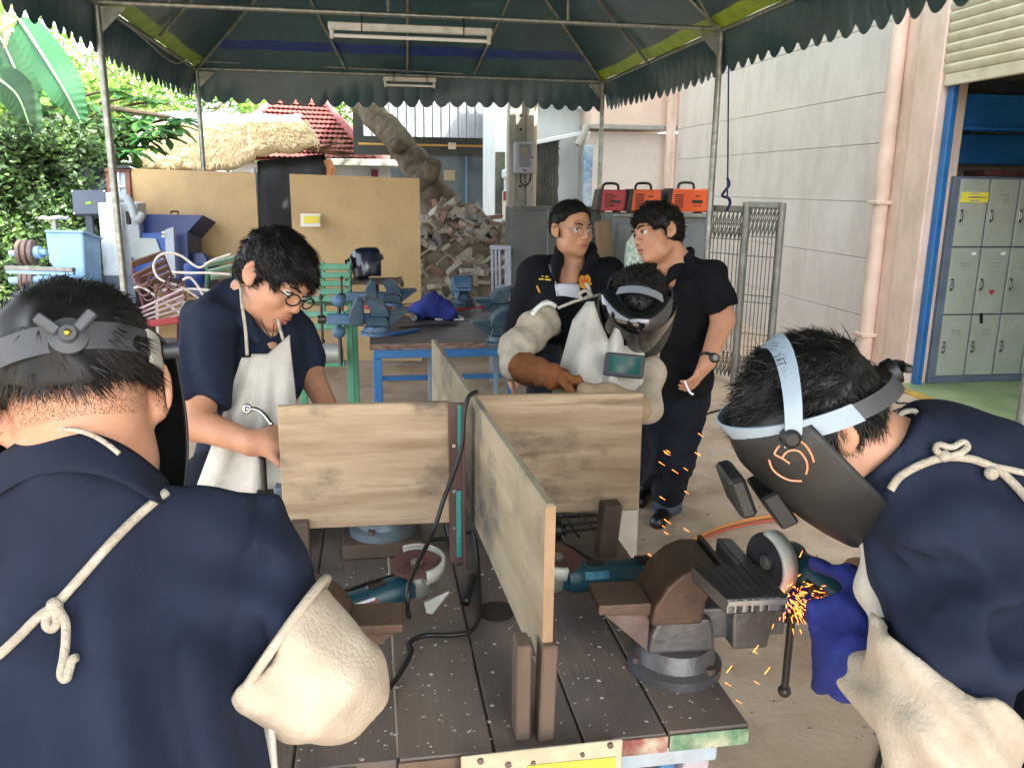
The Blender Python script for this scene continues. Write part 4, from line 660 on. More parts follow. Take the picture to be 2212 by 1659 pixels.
for x in (BX0+.05, BX1-.08):
    for y in (BY0+.05, BY1-.1): MB().box((x-.022, y, .005), (x+.03, y+.045, BZ-.0855)).build('leg', pinkleg, tb, .004)
MB().box((BX1-.138, BY0+.08, .005), (BX1-.104, BY0+.11, BZ-.0855)).build('brace', lb2, tb, .003)
sp_ = thing('sign_plate', (.3, 1.2, .6), 'cream metal plate with screws and a yellow panel on the bench front', 'sign')
A, B = pY(996, 1636, 1.205), pY(1346, 1598, 1.205); MB().prism([A, B, B+Vector((0, 0, -.25)), A+Vector((0, 0, -.25))], (0, .006, 0)).build('plate', mat('cream_plate', 'c2b89c', 'b9ae92', 5, .5, grime=('8a7a60', .6, 10)), sp_, .002)
A2, B2 = pY(1140, 1653, 1.2035), pY(1330, 1634, 1.2035); MB().prism([A2, B2, B2+Vector((0, 0, -.18)), A2+Vector((0, 0, -.18))], (0, -.0015, 0)).build('yellow_panel', ylab, sp_)
for a in ((1038, 1642), (1318, 1608), (1152, 1646), (1258, 1628), (1098, 1650)): q = pY(*a, 1.2045); MB().cyl(q, q-Vector((0, .004, 0)), .004 if a[0] > 1100 and a[0] < 1300 else .0055, n=10).build('screw', rust, sp_)
# divider boards
wd = mat('divider_wood', '8f765a', 'b7a184', 1.5, .66, c3='7a644d', pos=(.3, .6), st=(1.4, 1, 14), detail=9, grime=('3f3a39', .8, 3.6, (1, 1, 1.6), (.52, .68)), bump=.25, bscale=9, bst=(1.5, 1, 12)); wd2 = mat('divider_wood_long', '85775e', 'ab9e86', 1.3, .66, c3='716450', pos=(.3, .6), st=(1, 1.2, 8), detail=7, grime=('3a3b42', .85, 2.6, (1, 1, 1.3), (.5, .66)), bump=.25, bscale=9, bst=(1, 1.5, 12)); wdend = mat('wood_end_grain', '94795c', 'a3876a', 14, .8, bump=.3)
def board(name, P0, P1, zb, zt, th, m, lab):
    P0, P1 = Vector(P0), Vector(P1); d = (P1-P0).normalized(); n = Vector((-d.y, d.x, 0))*th
    o = MB().prism([(P0.x, P0.y, zb), (P1.x, P1.y, zb), (P1.x, P1.y, zt), (P0.x, P0.y, zt)], n).build(name, m, None, .003); tag(o, lab, 'board', 'bench divider boards'); return o
cyb = 2.0
a = pY(598, 876, cyb); b = pY(970, 868, cyb); zt = (a.z+b.z)/2; zb = pY(780, 1136, cyb).z
board('divider_board', (a.x, cyb, 0), (b.x, cyb-.012, 0), zb, zt, .02, wd, 'scorched wooden divider board on the left, in front of the bespectacled worker')
a = pY(1012, 854, cyb+.03); b = pY(1391, 850, cyb); zt2 = b.z; zb2 = pY(1300, 1107, cyb).z
board('divider_board', (a.x, cyb+.03, 0), (b.x, cyb, 0), zb2, zt2, .02, wd, 'wooden divider board on the right, in front of the masked welder')
nl = pz(1160, 1466, .915); zt3 = pp(1180, 1090, nl, (0, 1, 0)).z; far = pz(932, 733, zt3)
o = board('divider_board', (nl.x+.008, nl.y, 0), (far.x, far.y, 0), .915, zt3, -.018, wd2, 'long wooden divider board running down the middle of the bench')
e = MB().prism([(nl.x+.008, nl.y-.0015, .917), (nl.x+.026, nl.y-.0015, .917), (nl.x+.026, nl.y-.0015, zt3-.002), (nl.x+.008, nl.y-.0015, zt3-.002)], (0, .001, 0)).build('end_grain', wdend, o)
an_ = thing('angle_bracket', (.2, 1.99, BZ), 'rusty upright angle iron with peeling teal paint between the boards', 'bracket')
a = pY(968, 868, 1.985); b = pY(1000, 868, 1.985); MB().box((a.x, 1.972, BZ), (b.x, 1.978, zt+.002)).box((b.x-.005, 1.93, BZ), (b.x, 1.9718, zt+.002)).build('angle', mat('rust_plum', '5b4440', '6d524a', 8, .65, .2, grime=('3d2e2c', .6, 8), bump=.3), an_, .001)
MB().box((a.x+.018, 1.9695, BZ+.02), (a.x+.03, 1.9718, BZ+.2)).box((a.x+.022, 1.9695, BZ+.29), (b.x-.006, 1.9718, zt-.004)).build('paint_patch', mat('teal_paint', '2f9487', '45a698', 14, .6, bump=.3), an_)
for z in (.9, 1.0, 1.12): MB().cyl((a.x+.012, 1.9719, z), (a.x+.012, 1.969, z), .005, n=8).build('rivet', chrome, an_)
dpost = mat('dark_post_wood', '54463a', '69584a', 7, .7, st=(1, 1, .3), bump=.3); 
def post(a, b, h, wx, wy, lab, lean=0, m=dpost):
    q = pz(a, b, BZ); o = MB().obox((q.x+lean/2, q.y+wy/2, BZ+h/2), (wx/2, 0, 0), (0, wy/2, 0), (lean/2, 0, h/2)).build('wooden_post', m, None, .003); tag(o, lab, 'post', 'stub posts holding the divider boards'); return q
post(1130, 1600, .185, .026, .05, 'short wooden post left of the long board at the bench front'); post(1180, 1602, .185, .028, .05, 'short wooden post right of the long board at the bench front', .004)
q = post(652, 1240, .135, .045, .045, 'short dark post under the left divider board'); q = post(1312, 1205, .145, .05, .05, 'short dark post at the end of the right divider board', .012)
q = pd(1128, 1424, 1.47); tag(MB().prism([q, q+Vector((.028, .01, 0)), q+Vector((.03, .05, .012)), q+Vector((-.012, .045, .012))], (0, 0, .002)).build('steel_offcut', steel, None), 'small steel blade lying on top of the near post', 'blade')
q = pz(1072, 1322, BZ); tag(MB().lathe((q.x, q.y, BZ+.001), (0, 0, 1), [(0, 0), (0, .042), (.004, .042), (.004, 0)], 32).build('black_disc', mat('black_plastic', '141517'), None, smooth='auto'), 'flat black disc lying on the bench beside the long board', 'disc')
# vices on the front bench
q = pz(1455, 1437, BZ); vr = vice((q.x, q.y, BZ), math.radians(-3), 'heavy steel vice clamping grooved plates at the bench corner', vg, .02, (1.08, 1.1, 1.32), vg, -.055, 0, .075)
MB().obox((q.x+.135, q.y-.0415, BZ+.11), (.022, -.0012, 0), (0, .0008, 0), (0, 0, .028)).build('paint_patch', mat('blue_patch', '3a86b4', '4a90b8', 14, .6), vr)
q2 = pz(800, 1440, BZ); vice((q2.x-.10, q2.y-.035, BZ), math.radians(176), 'brown vice by the left worker with its anvil towards the bench middle', vbr, .0, (1.05, 1.0, 1.1), rust)
q3 = pz(560, 1180, BZ); VB = pY(548, 1003, 2.12); vice((VB.x+.325, 2.12, BZ+.04), math.radians(180), 'grey blue vice left of the divider board being tightened', mat('vice_greyblue', '6d7f8a', '7d8e98', 8, .45, .3, grime=('4a4a48', .7, 8), bump=.2), .02, (1.0, 1.0, 1.35)); tag(MB().box((VB.x+.22, 2.03, BZ+.001), (VB.x+.43, 2.22, BZ+.04)).build('packing_block', dpost, None, .003), 'dark packing block under the grey blue vice', 'block')
# grooved work plates in the heavy vice
wp = thing('steel_plates', pz(1590, 1330, .95), 'bundle of grooved dark steel plates clamped in the heavy vice', 'plates'); zt_ = 1.075
c0, c1, c2, c3 = pz(1496, 1222, zt_), pz(1640, 1218, zt_), pz(1700, 1286, zt_), pz(1572, 1293, zt_)
for k in range(7):
    u0, u1 = k/7+.006, (k+1)/7-.006; P = [c0.lerp(c1, u0), c0.lerp(c1, u1), c3.lerp(c2, u1), c3.lerp(c2, u0)]; MB().prism(P, (0, 0, -.03)).build('plate', mat('plate_steel', '3a3a3c', '4a4a4c', 12, .35, .8, st=(1, 4, 1)), wp, .0012)
MB().prism([c0, c1, c2, c3], (0, 0, .0005)).build('bright_seam', steel, wp) if False else None
MB().prism([c0.lerp(c1, .0)+Vector((0, 0, -.003)), c1+Vector((0, 0, -.003)), c2+Vector((0, 0, -.003)), c3+Vector((0, 0, -.003))], (0, 0, -.024)).build('bright_seam', mat('bright_steel', 'b9b9b6', rough=.3, metal=.9), wp)
MB().prism([c3+Vector((0, -.004, -.004)), c2+Vector((0, -.004, -.004)), c2+Vector((.0, -.004, -.014)), c3+Vector((0, -.004, -.012))], (0, .003, 0)).build('cut_edge', mat('bright_steel', 'b9b9b6', rough=.3, metal=.9), wp)
# ================================================================ angle grinders
gbl = mat('grinder_blue', '143c48', '18424f', 4, .42, spec=.5); ghead = mat('grinder_alloy', '8d8f88', '9b9d96', 8, .4, .5); discm = mat('abrasive_disc', '4f302a', '5c3a32', 30, .8, bump=.4); guardm = mat('guard_steel', 'c2c4bc', 'b4b6ae', 8, .45, .0, grime=('8a887e', .4, 8)); ddark = mat('dark_disc', '24252a', '2f3036', 25, .6, bump=.2); redp = mat('print_red', 'b02a2c', rough=.5); whp = mat('print_white', 'c9d2d4', rough=.5)
def grinder(head, axis, nrm, lab, dm, L=.20, guard0=0., hs=1., guard_off=0):
    head, d, n = Vector(head), Vector(axis).normalized(), Vector(nrm).normalized(); n = (n-d*n.dot(d)).normalized(); s = d.cross(n); t = thing('angle_grinder', head, lab, 'grinder', 'angle grinders'); r = .031*hs
    MB().lathe(head, d, [(.03, 0), (.03, r*.9), (.05, r*1.05), (.075, r*1.05), (.08, r*.98), (.15, r*.92), (L, r*.98), (L+.045, r*1.02), (L+.055, r*.9), (L+.06, 0)], 24).build('body', gbl, t, smooth='auto')
    MB().lathe(head-n*.025, n, [(0, 0), (0, .024), (.012, .03), (.045, .03), (.06, .024), (.075, .02), (.075, 0)], 20).build('gear_head', ghead if dm is discm else gbl, t, smooth='auto'); MB().obox(head+d*.03+n*.003, d*.022, s*.025, n*.023).build('gear_neck', gbl, t, .006)
    dc = head+n*.052; MB().lathe(dc, n, [(0, 0), (0, .0565), (.003, .0575), (.006, .0565), (.006, .03), (.003, .022), (.003, 0)], 40).build('disc', dm, t, smooth='auto'); MB().lathe(dc+n*.004, n, [(0, .014), (.006, .014), (.006, .008), (.01, .008), (.01, 0)], 18).build('flange', steel, t, smooth='auto')
    V = []; m_ = 22
    for i in range(m_+1):
        a = guard0-1.65+3.3*i/m_; e = d*math.cos(a)+s*math.sin(a); V += [dc+e*.024-n*.014, dc+e*.063-n*.014, dc+e*.065+n*.016, dc+e*.058+n*.018]
    MB().add(V, [(i*4+k, i*4+k+4, i*4+k+5, i*4+k+1) for i in range(m_) for k in range(3)]).build('guard', guardm, t, smooth=True, solid=.002)
    for k in range(6): MB().obox(head+d*(L+.008+k*.006)-s*0+n*r*.99, d*.0016, s*.016, n*.0025).build('vent_slot', blk, t)
    MB().obox(head+d*.10-n*0+n*(r*.97), d*.022, s*.008, n*.003).build('switch', blk, t, .002); return t, d, n, s, r
gh = pz(902, 1262, BZ+.055); gt, d, n, s, r = grinder(gh, (-.93, -.36, -.07), (0.05, -.1, 1), 'blue grinder with a brown disc lying disc up on the bench', discm, .19, math.pi, 1.05)
textmesh('BOSCH', gh+d*.115-Vector((0, .97, -.25)).normalized()*(r+.0015), d, Vector((0, -.25, -.97)), .0125, redp, 'lettering', gt); MB().obox(gh+d*.13-Vector((0, .95, -.45)).normalized()*r*1.02, d*.026, Vector((0, .45, .95)).normalized()*.003, Vector((0, .9, -.4))*.001).build('print_mark', whp, gt)
# spanner-like silver bracket by the grinder head
MB().prism([gh+Vector(p) for p in ((.01, -.05, -.02), (.07, -.045, .0), (.072, -.04, -.01), (.03, -.055, -.05), (.015, -.055, -.045))], (0, .008, 0)).build('lever', ghead, gt, .002)
gh2 = pz(1196, 1248, BZ+.06); g2t, d, n, s, r = grinder(gh2, (.98, .12, -.06), (-.15, -.2, 1), 'blue grinder resting on the bench right of the long board', discm, .20, math.pi, 1.15)
MB().obox(gh2+d*.10-Vector((0, .95, -.45)).normalized()*r*1.03, d*.03, Vector((0, .45, .95)).normalized()*.009, Vector((0, .9, -.4))*.001).build('label', mat('grinder_label', '2f6f8c', '4d8aa2', 40, .4), g2t)
dc = pd(1660, 1213, 1.60); nn = (-RT*.90-FW*.42-UP*.08).normalized(); dg = (RT*.85-UP*.38-FW*.10).normalized(); dg = (RT*.80-UP*.50+FW*-.05); dg = (dg-nn*dg.dot(nn)).normalized()
GH = dc-nn*.052; _ax = (RT*.52-FW*.80-UP*.36); _ax = (_ax-nn*_ax.dot(nn)).normalized(); g3 = grinder(GH, _ax, nn, 'blue grinder with a dark disc held by the gloved worker', ddark, .17, -.1)
G3D = g3[1]
# ================================================================ cables on the bench
def cable(pts, r, lab, name='power_cable', dz=None): tag(MB().tube(smooth_path(pts, 6), r, 8).build(name, blk, None, smooth=True), lab, 'cable')
cable([pd(1030, 846, 2.02), pd(1012, 858, 2.0), pd(1002, 900, 1.99), pd(998, 960, 1.98), pd(980, 1020, 1.97), pd(958, 1080, 1.95), pd(935, 1150, 1.93), pd(905, 1210, 1.86), pd(885, 1260, 1.75), pd(880, 1310, 1.74), pz(884, 1332, BZ+.012)], .0055, 'black cable draped over the divider and down the angle iron')
cable([pz(884, 1240, BZ+.05), pz(910, 1180, BZ+.02), pz(940, 1165, BZ+.01), pz(985, 1162, BZ+.01), pz(1020, 1150, BZ+.012), pz(1030, 1185, BZ+.01), pz(1034, 1250, BZ+.01), pz(1036, 1320, BZ+.01), pz(1020, 1360, BZ+.01), pz(980, 1371, BZ+.01), pz(920, 1372, BZ+.01), pz(885, 1388, BZ+.01), pz(888, 1410, BZ+.01), pz(860, 1460, BZ+.01), pz(815, 1515, BZ+.01)], .0055, 'black grinder cable looping across the bench planks')
cable([pz(1020, 1245, BZ+.012), pz(1012, 1275, BZ+.012), pz(1005, 1300, BZ+.012)], .011, 'short thick black cable end on the bench')
cable([pz(1225, 1178, BZ+.01), pz(1262, 1200, BZ+.01), pz(1300, 1222, BZ+.01), pz(1340, 1240, BZ+.012), pz(1400, 1250, BZ+.03), pz(1430, 1260, BZ+.03), pz(1440, 1290, BZ+.01)], .005, 'black cable behind the grinder right of the long board')
cable([pz(690, 1270, BZ+.01), pz(740, 1277, BZ+.01), pz(790, 1262, BZ+.01), pz(850, 1244, BZ+.01)], .0055, 'black cable end by the left dark post')
cable([pz(1885, 1720, .03), pz(1895, 1659, .01), pz(1910, 1610, .01), pz(1930, 1560, .01), pz(1990, 1500, .01)], .009, 'black cable on the floor beside the right worker')
cable([pz(1370, 1640, .05), pz(1385, 1665, .01), pz(1420, 1690, .01), pz(1445, 1640, .06)], .007, 'black cable loop under the bench front')
wire = thing('wire_basket', pz(1260, 1140, BZ), 'black wire basket behind the right divider board', 'basket')
for a, b, c, e in ((1200, 1118, 1290, 1112), (1200, 1150, 1300, 1140), (1215, 1112, 1250, 1158), (1250, 1110, 1290, 1150), (1200, 1135, 1290, 1128)): MB().cyl(pz(a, b, BZ+.04), pz(c, e, BZ+.04), .004, n=6).build('wire', blk, wire)
q = pz(1212, 1145, BZ+.035); tag(MB().cyl(q, q+Vector((-.1, .02, 0)), .03, n=18).cyl(q, q+Vector((.012, 0, 0)), .014, n=14).build('black_cylinder', blk, None, smooth='auto'), 'black cylindrical tool end behind the right board', 'tool')
q = pz(899, 1186, BZ+.01); tag(MB().sphere(q, (.016, .01, .008), 10, 8).build('white_pebble', whitep, None, smooth=True), 'small white plastic scrap on the bench behind the grinder', 'scrap')
# ================================================================ rear workbench
b2 = thing('rear_workbench', (.55, 5.9, 0), 'rear workbench with dark plank top on a bright blue frame', 'workbench'); bb = mat('bright_blue_frame', '2b6ba5', '2f72ac', 4, .45, grime=('28507a', .5, 7)); top2 = mat('rear_plank', '4d4442', '5b504c', 3, .55, st=(1, 3, 1), grime=('6d5f58', .6, 7), bump=.3, bst=(.6, 4, 1), bscale=12)
for i in range(8): MB().box((-.03, 5.09+i*.2025, BZ-.04), (1.16, 5.09+i*.2025+.199, BZ)).build('plank', top2, b2, .003)
MB().box((-.03, 5.083, BZ-.04), (1.16, 5.0875, BZ-.004)).build('edge', mat('plank_edge', '5b463f', '8b7468', 14, .8, st=(1, 1, 4), bump=.4), b2)
for y in (5.11, 6.62): MB().box((-.01, y, BZ-.10), (1.14, y+.05, BZ-.0405)).build('rail', bb, b2, .004)
for x in (-.01, 1.09): MB().box((x, 5.165, BZ-.10), (x+.05, 6.615, BZ-.0405)).build('rail', bb, b2, .004)
for x in (-.012, 1.088):
    for y in (5.108, 6.62): MB().box((x, y, .005), (x+.055, y+.055, BZ-.1005)).build('leg', bb, b2, .004)
MB().box((.045, 5.115, .16), (1.087, 5.155, .2)).build('stretcher', bb, b2, .004); MB().box((.045, 6.63, .2), (1.087, 6.66, .24)).build('stretcher', bb, b2, .004); MB().box((.36, 5.6, .2), (.39, 5.63, BZ-.04)).box((.82, 5.6, .2), (.85, 5.63, BZ-.04)).build('mid_brace', mat('grey_blue_bar', '7690a5', rough=.5), b2, .003)
def vat(a, b, rz, lab, m, s=1.2, **k): q = pz(a, b, BZ); return vice((q.x, q.y, BZ), math.radians(rz), lab, m, s=(s, s, s), **k)
vat(815, 722, 180, 'blue vice at the near left corner of the rear bench', vblue, 1.25, m2=vlite); vat(845, 668, 180, 'blue vice farther back on the left edge of the rear bench', vblue, 1.25, m2=vlite, op=.02); vat(1082, 690, 0, 'blue vice at the right edge of the rear bench', vblue, 1.25); vat(1082, 742, 0, 'low blue vice near the older man on the rear bench', vblue, 1.15); 
q = pz(1004, 668, BZ); vice((q.x, q.y+.2, BZ), math.radians(90), 'blue vice facing away at the far edge of the rear bench', vlite, .02, (1.2, 1.2, 1.25), vblue)
hm = thing('hammer', pz(850, 670, BZ), 'claw hammer with red grip and wooden handle on the rear bench', 'hammer'); A, B, C3 = pz(788, 662, BZ+.09), pz(846, 668, BZ+.075), pz(893, 684, BZ+.03)
MB().tube([A, A.lerp(B, .5), B], [.018, .02, .018], 10).build('grip', mat('red_grip', 'b22230', rough=.5), hm, smooth=True); MB().tube([B, C3], [.014, .014], 10).build('shaft', mat('yellow_wood', 'b98a4a', 'c79a58', 8, .5), hm, smooth=True); MB().cyl(C3-Vector((0, .06, 0)), C3+Vector((0, .06, .0)), .024, n=14).build('head', steel, hm, smooth='auto')
gl = thing('blue_glove', pz(945, 685, BZ), 'crumpled blue work glove with white cuff on the rear bench', 'glove')
royal = mat('royal_blue_suede', '1c2870', '243285', 9, .85, grime=('171c48', .7, 6), bump=.35, bscale=70)
P = [pz(900, 678, BZ+.03), pz(930, 668, BZ+.07), pz(955, 672, BZ+.06), pz(985, 684, BZ+.03)]
o = MB().tube(smooth_path(P, 5), [.05+.05*math.sin(i*.2+.3) for i in range(16)], 14).build('glove_body', royal, gl, smooth=True); lumpy(o, .05, 11); lumpy(o, .02, 30)
MB().tube(smooth_path([pz(938, 688, BZ+.01), pz(955, 680, BZ+.03), pz(985, 682, BZ+.03), pz(1000, 690, BZ+.01), pz(970, 690, BZ+.008), pz(940, 690, BZ+.01)]), .008, 6).build('cuff_trim', whitep, gl, smooth=True)
tag(MB().cyl(pz(1040, 664, BZ+.02), pz(1090, 661, BZ+.02), .017, n=10).cyl(pz(985, 668, BZ+.02), pz(1041, 664, BZ+.02), .007, n=8).build('file_tool', mat('red_grip', 'b22230'), None, smooth='auto'), 'red handled file lying at the rear bench right side', 'file')
tag(MB().bar(pz(845, 722, BZ+.012), pz(905, 712, BZ+.012), .03, .015).build('blue_pliers', mat('blue_grip', '1f5fa8', rough=.5), None, .005), 'blue handled pliers at the front of the rear bench', 'pliers')
tag(MB().bar(pz(860, 706, BZ+.01), pz(985, 700, BZ+.01), .03, .008).build('flat_bar', dsteel, None), 'flat dark steel bar lying across the rear bench', 'bar')
tag(MB().bar(pz(790, 660, BZ+.05), pz(905, 656, BZ+.02), .025, .01).build('steel_rule', mat('bright_steel', 'b9b9b6'), None), 'bright steel strip lying behind the hammer', 'strip')
# helmet rack and helmet
hr = thing('tray_stand', pz(815, 760), 'dark slatted metal tray on a post behind the rear bench', 'stand'); zt4 = pd(810, 605, 6.95).z; c = pd(812, 607, 6.95)
for k in range(6): MB().box((c.x-.23, c.y-.18+k*.07, c.z-.012), (c.x+.21, c.y-.15+k*.07, c.z+.008)).build('slat', rust, hr, .002)
for x in (c.x-.24, c.x+.21): MB().box((x-.015, c.y-.2, c.z-.03), (x+.015, c.y+.24, c.z+.012)).build('edge_bar', dsteel, hr, .003)
MB().cyl((c.x, c.y, 0), (c.x, c.y, c.z-.013), .025, n=12).build('post', dsteel, hr)
# ================================================================ green bench chair and drum
gc_ = thing('green_chair', pz(730, 820), 'green slatted metal chair standing behind the rear bench', 'chair'); dd = 6.6
for y in (570, 588, 606, 624): slab([(690, y), (757, y), (757, y+13), (690, y+13)], dd, .02).build('slat', grn, gc_, .004)
for a in (692, 750): slab([(a, 565), (a+8, 565), (a+10, 700), (a+2, 700)], dd+.025, .03).build('back_post', grn, gc_, .003)
slab([(652, 640), (770, 640), (770, 652), (652, 652)], dd-.1, .35).build('seat', grn, gc_, .006); gb = thing('green_trestle', pz(700, 830), 'green metal trestle frame with a drum beneath near the blue bench', 'trestle'); dd = 5.7
slab([(640, 672), (744, 672), (744, 685), (640, 685)], dd, .04).build('top_rail', grn, gb, .004); slab([(640, 700), (744, 700), (744, 712), (640, 712)], dd, .04).build('lower_rail', grn, gb, .004); slab([(684, 685), (692, 685), (692, 700), (684, 700)], dd, .04).build('strut', grn, gb)
for a, e in ((746, 818), (757, 800)): A = pd(a, 672, dd+(0 if a < 750 else .3)); MB().box((A.x, A.y, .005), (A.x+.045, A.y+.045, A.z)).build('leg', grn, gb, .004)
A = pd(640, 672, dd); MB().box((A.x, A.y, .005), (A.x+.045, A.y+.045, A.z)).build('leg', grn, gb, .004); A, B = pd(660, 785, dd), pd(746, 785, dd); MB().bar(A, B, .04, .04).build('foot_rail', grn, gb, .004)
dr = thing('steel_drum', pz(700, 800), 'grey steel cylinder lying on the green trestle foot rail', 'drum'); A, B = pd(672, 765, 5.68), pd(738, 762, 5.68); MB().lathe(A, B-A, [(0, 0), (0, .06), (.004, .066), ((B-A).length-.004, .066), ((B-A).length, .06), ((B-A).length, 0)], 28).build('shell', mat('drum_grey', 'a3a49e', '8f908a', 6, .45, .3), dr, smooth='auto')
cl = thing('clamp_screw', pd(733, 700, 5.5), 'dark vertical clamp screw with blue collars at the green trestle', 'clamp'); MB().cyl(pd(731, 640, 5.5), pd(736, 790, 5.5), .014, n=10).build('rod', dsteel, cl)
for y in (650, 717): q = pd(732, y, 5.5); MB().sphere(q, .045, 12, 8).build('collar', vlite, cl, smooth=True)
# ================================================================ sparks from the grinder
spk = mat('spark', 'ff8a30', emit=('ff843a', .75)); rs = random.Random(77); m = MB(); o0 = pz(1694, 1283, 1.07)
for i in range(170):
    a, b = rs.gauss(1724, 26), rs.gauss(1302, 24); p = pd(a, b, 1.50+rs.gauss(0, .04)); d = (p-o0).normalized()*rs.uniform(.003, .018)+Vector((0, 0, -.002)); m.cyl(p, p+d, rs.uniform(.0005, .0011), .0003, n=5)
for i in range(26):
    a, b = rs.choice([(1450, 1000), (1425, 960), (1480, 1060), (1630, 1420), (1440, 1160), (1480, 970), (1560, 1480)]); p = pd(a+rs.gauss(0, 24), b+rs.gauss(0, 50), rs.uniform(2.0, 2.4)); m.cyl(p, p+Vector((.014, .0, -.010))*rs.uniform(.5, 1.4), .0008, .0003, n=4)
for a, b in ((1627, 1408), (1652, 1455), (1797, 1472), (1570, 1452)): p = pd(a, b, 1.6); m.cyl(p, p+Vector((.010, 0, .014)), .0012, .0006, n=4)
o = m.build('sparks', spk, None); tag(o, 'orange grinding sparks flying below the spinning disc', 'sparks', kind='stuff')

# ================================================================ filings and grit on the bench
m = MB(); rs = random.Random(8)
for i in range(420):
    x, y = rs.uniform(-.3, BX1-.01), rs.uniform(BY0+.01, 2.0); s = rs.choice([.0012, .0016, .002, .003]); m.obox((x, y, BZ+.0018), Vector((s, s*rs.uniform(-.5, .5), 0)), Vector((-s*rs.uniform(-.5, .5), s*.7, 0)), (0, 0, s*.4))
o = m.build('metal_filings', mat('filings', '9b958c', 'b5afa6', 30, .6, .3), None); tag(o, 'pale grit and metal filings scattered on the bench planks', 'filings', kind='stuff')
m = MB()
for i in range(260):
    q = pz(rs.uniform(1250, 2212), rs.uniform(880, 1600), .006); s = rs.uniform(.002, .007); m.obox((q.x, q.y, .0055), (s, 0, 0), (0, s*rs.uniform(.5, 1.2), 0), (0, 0, s*.3))
o = m.build('floor_grit', mat('floor_grit', '6b5d4e', 'a89a8a', 20, .9), None); tag(o, 'fine grit scattered over the concrete floor', 'grit', kind='stuff')

chk = mat('floor_chalk', 'b9b4aa', 'a89c8c', 40, .9); t = thing('floor_mark', pz(1565, 978, .005), 'worn white tick mark painted on the concrete floor', 'floor mark')
for P in ([(1532, 968), (1545, 985)], [(1545, 985), (1572, 975), (1604, 962)]): 
    for i in range(len(P)-1): MB().bar(pz(*P[i], .007), pz(*P[i+1], .007), .03, .003).build('stroke', chk, t)
# ================================================================ soft surfaces from distance fields
def A3(v): return np.array([v[0], v[1], v[2]], dtype=np.float64)
def f_cap(a, b, r1, r2=None):
    a, b = A3(a), A3(b); r2 = r1 if r2 is None else r2; ba = b-a; L2 = max(ba@ba, 1e-9)
    def f(P):
        q = P-a; t = np.clip(q@ba/L2, 0, 1); return np.sqrt(((q-t[:, None]*ba)**2).sum(1))-(r1+(r2-r1)*t)
    f.box = (np.minimum(a-r1, b-r2), np.maximum(a+r1, b+r2)); return f
def f_ell(c, r, M=None):
    c, r = A3(c), A3(r); M = np.eye(3) if M is None else M; Mi = M/r; Mi2 = M/(r*r); R = r.max()
    def f(P):
        q = P-c; k0 = np.sqrt(((q@Mi)**2).sum(1)); k1 = np.sqrt(((q@Mi2)**2).sum(1))+1e-9; return k0*(k0-1)/k1
    f.box = (c-R, c+R); return f
def f_box(c, h, M, rd=.01):
    c, h = A3(c), A3(h)-rd; R = np.linalg.norm(h)+rd
    def f(P):
        q = np.abs((P-c)@M)-h; return np.sqrt((np.maximum(q, 0)**2).sum(1))+np.minimum(q.max(1), 0)-rd
    f.box = (c-R, c+R); return f
def f_plane(p, n):                                              # negative on the side the normal points away from
    p, n = A3(p), A3(Vector(n).normalized()); f = lambda P: (P-p)@n; f.box = None; return f
_H = np.random.RandomState(5).rand(4096)
def vnoise(P, fr, seed=0):
    q = P*fr+seed*7.31; i = np.floor(q).astype(np.int64); t = q-i; t = t*t*(3-2*t); o = 0
    for dx in (0, 1):
        for dy in (0, 1):
            for dz in (0, 1):
                h = _H[((i[:, 0]+dx)*73856093 ^ (i[:, 1]+dy)*19349663 ^ (i[:, 2]+dz)*83492791) & 4095]
                o = o+h*(t[:, 0] if dx else 1-t[:, 0])*(t[:, 1] if dy else 1-t[:, 1])*(t[:, 2] if dz else 1-t[:, 2])
    return o*2-1
class SDF:
    def __init__(s): s.ops = []; s.disp = []; s.waves = []
    def u(s, f, k=.02): s.ops.append(('u', f, k)); return s
    def cap(s, a, b, r1, r2=None, k=.02): return s.u(f_cap(a, b, r1, r2), k)
    def ell(s, c, r, M=None, k=.02): return s.u(f_ell(c, r, M), k)
    def chain(s, pts, rs, k=.02):
        for i in range(len(pts)-1): s.cap(pts[i], pts[i+1], rs[i], rs[i+1], k)
        return s
    def sub(s, f, k=.01): s.ops.append(('s', f, k)); return s
    def cut(s, p, n): s.ops.append(('i', f_plane(p, n), .004)); return s
    def noise(s, amp, fr, seed=0, st=(1, 1, 1)): s.disp.append((amp, np.array(fr)*np.array(st), seed)); return s
    def wave(s, amp, dr, lam, seed=0, warp=1.6, mfr=5., c=None, R=.2):
        s.waves.append((amp, A3(Vector(dr).normalized())*6.2832/lam, seed, warp, mfr, None if c is None else A3(c), R)); return s
    def __call__(s, P):
        d = None
        for o, f, k in s.ops:
            e = f(P)
            if d is None: d = e; continue
            if o == 'u': h = np.clip(.5+.5*(e-d)/k, 0, 1); d = e*(1-h)+d*h-k*h*(1-h)
            elif o == 's': h = np.clip(.5-.5*(d+e)/k, 0, 1); d = d*(1-h)-e*h+k*h*(1-h)
            else: h = np.clip(.5-.5*(d-e)/k, 0, 1); d = d*(1-h)+e*h+k*h*(1-h)
        for a, fr, sd_ in s.disp: d = d+a*vnoise(P*fr, 1., sd_)
        for a, k, sd_, wp, mf, c, R in s.waves:
            m = np.clip(.5+.9*vnoise(P, mf, sd_+9), 0, 1) if c is None else np.exp(-((P-c)**2).sum(1)/(R*R))
            d = d+a*m*np.sin(P@k+wp*vnoise(P, 5., sd_)*3.)
        return d
    def bounds(s):
        B = [f.box for o, f, k in s.ops if o == 'u' and f.box is not None]; return np.min([b[0] for b in B], 0)-.03, np.max([b[1] for b in B], 0)+.03
    box = property(lambda s: s.bounds())
    def one(s, p): return float(s(np.array([[p[0], p[1], p[2]]]))[0])
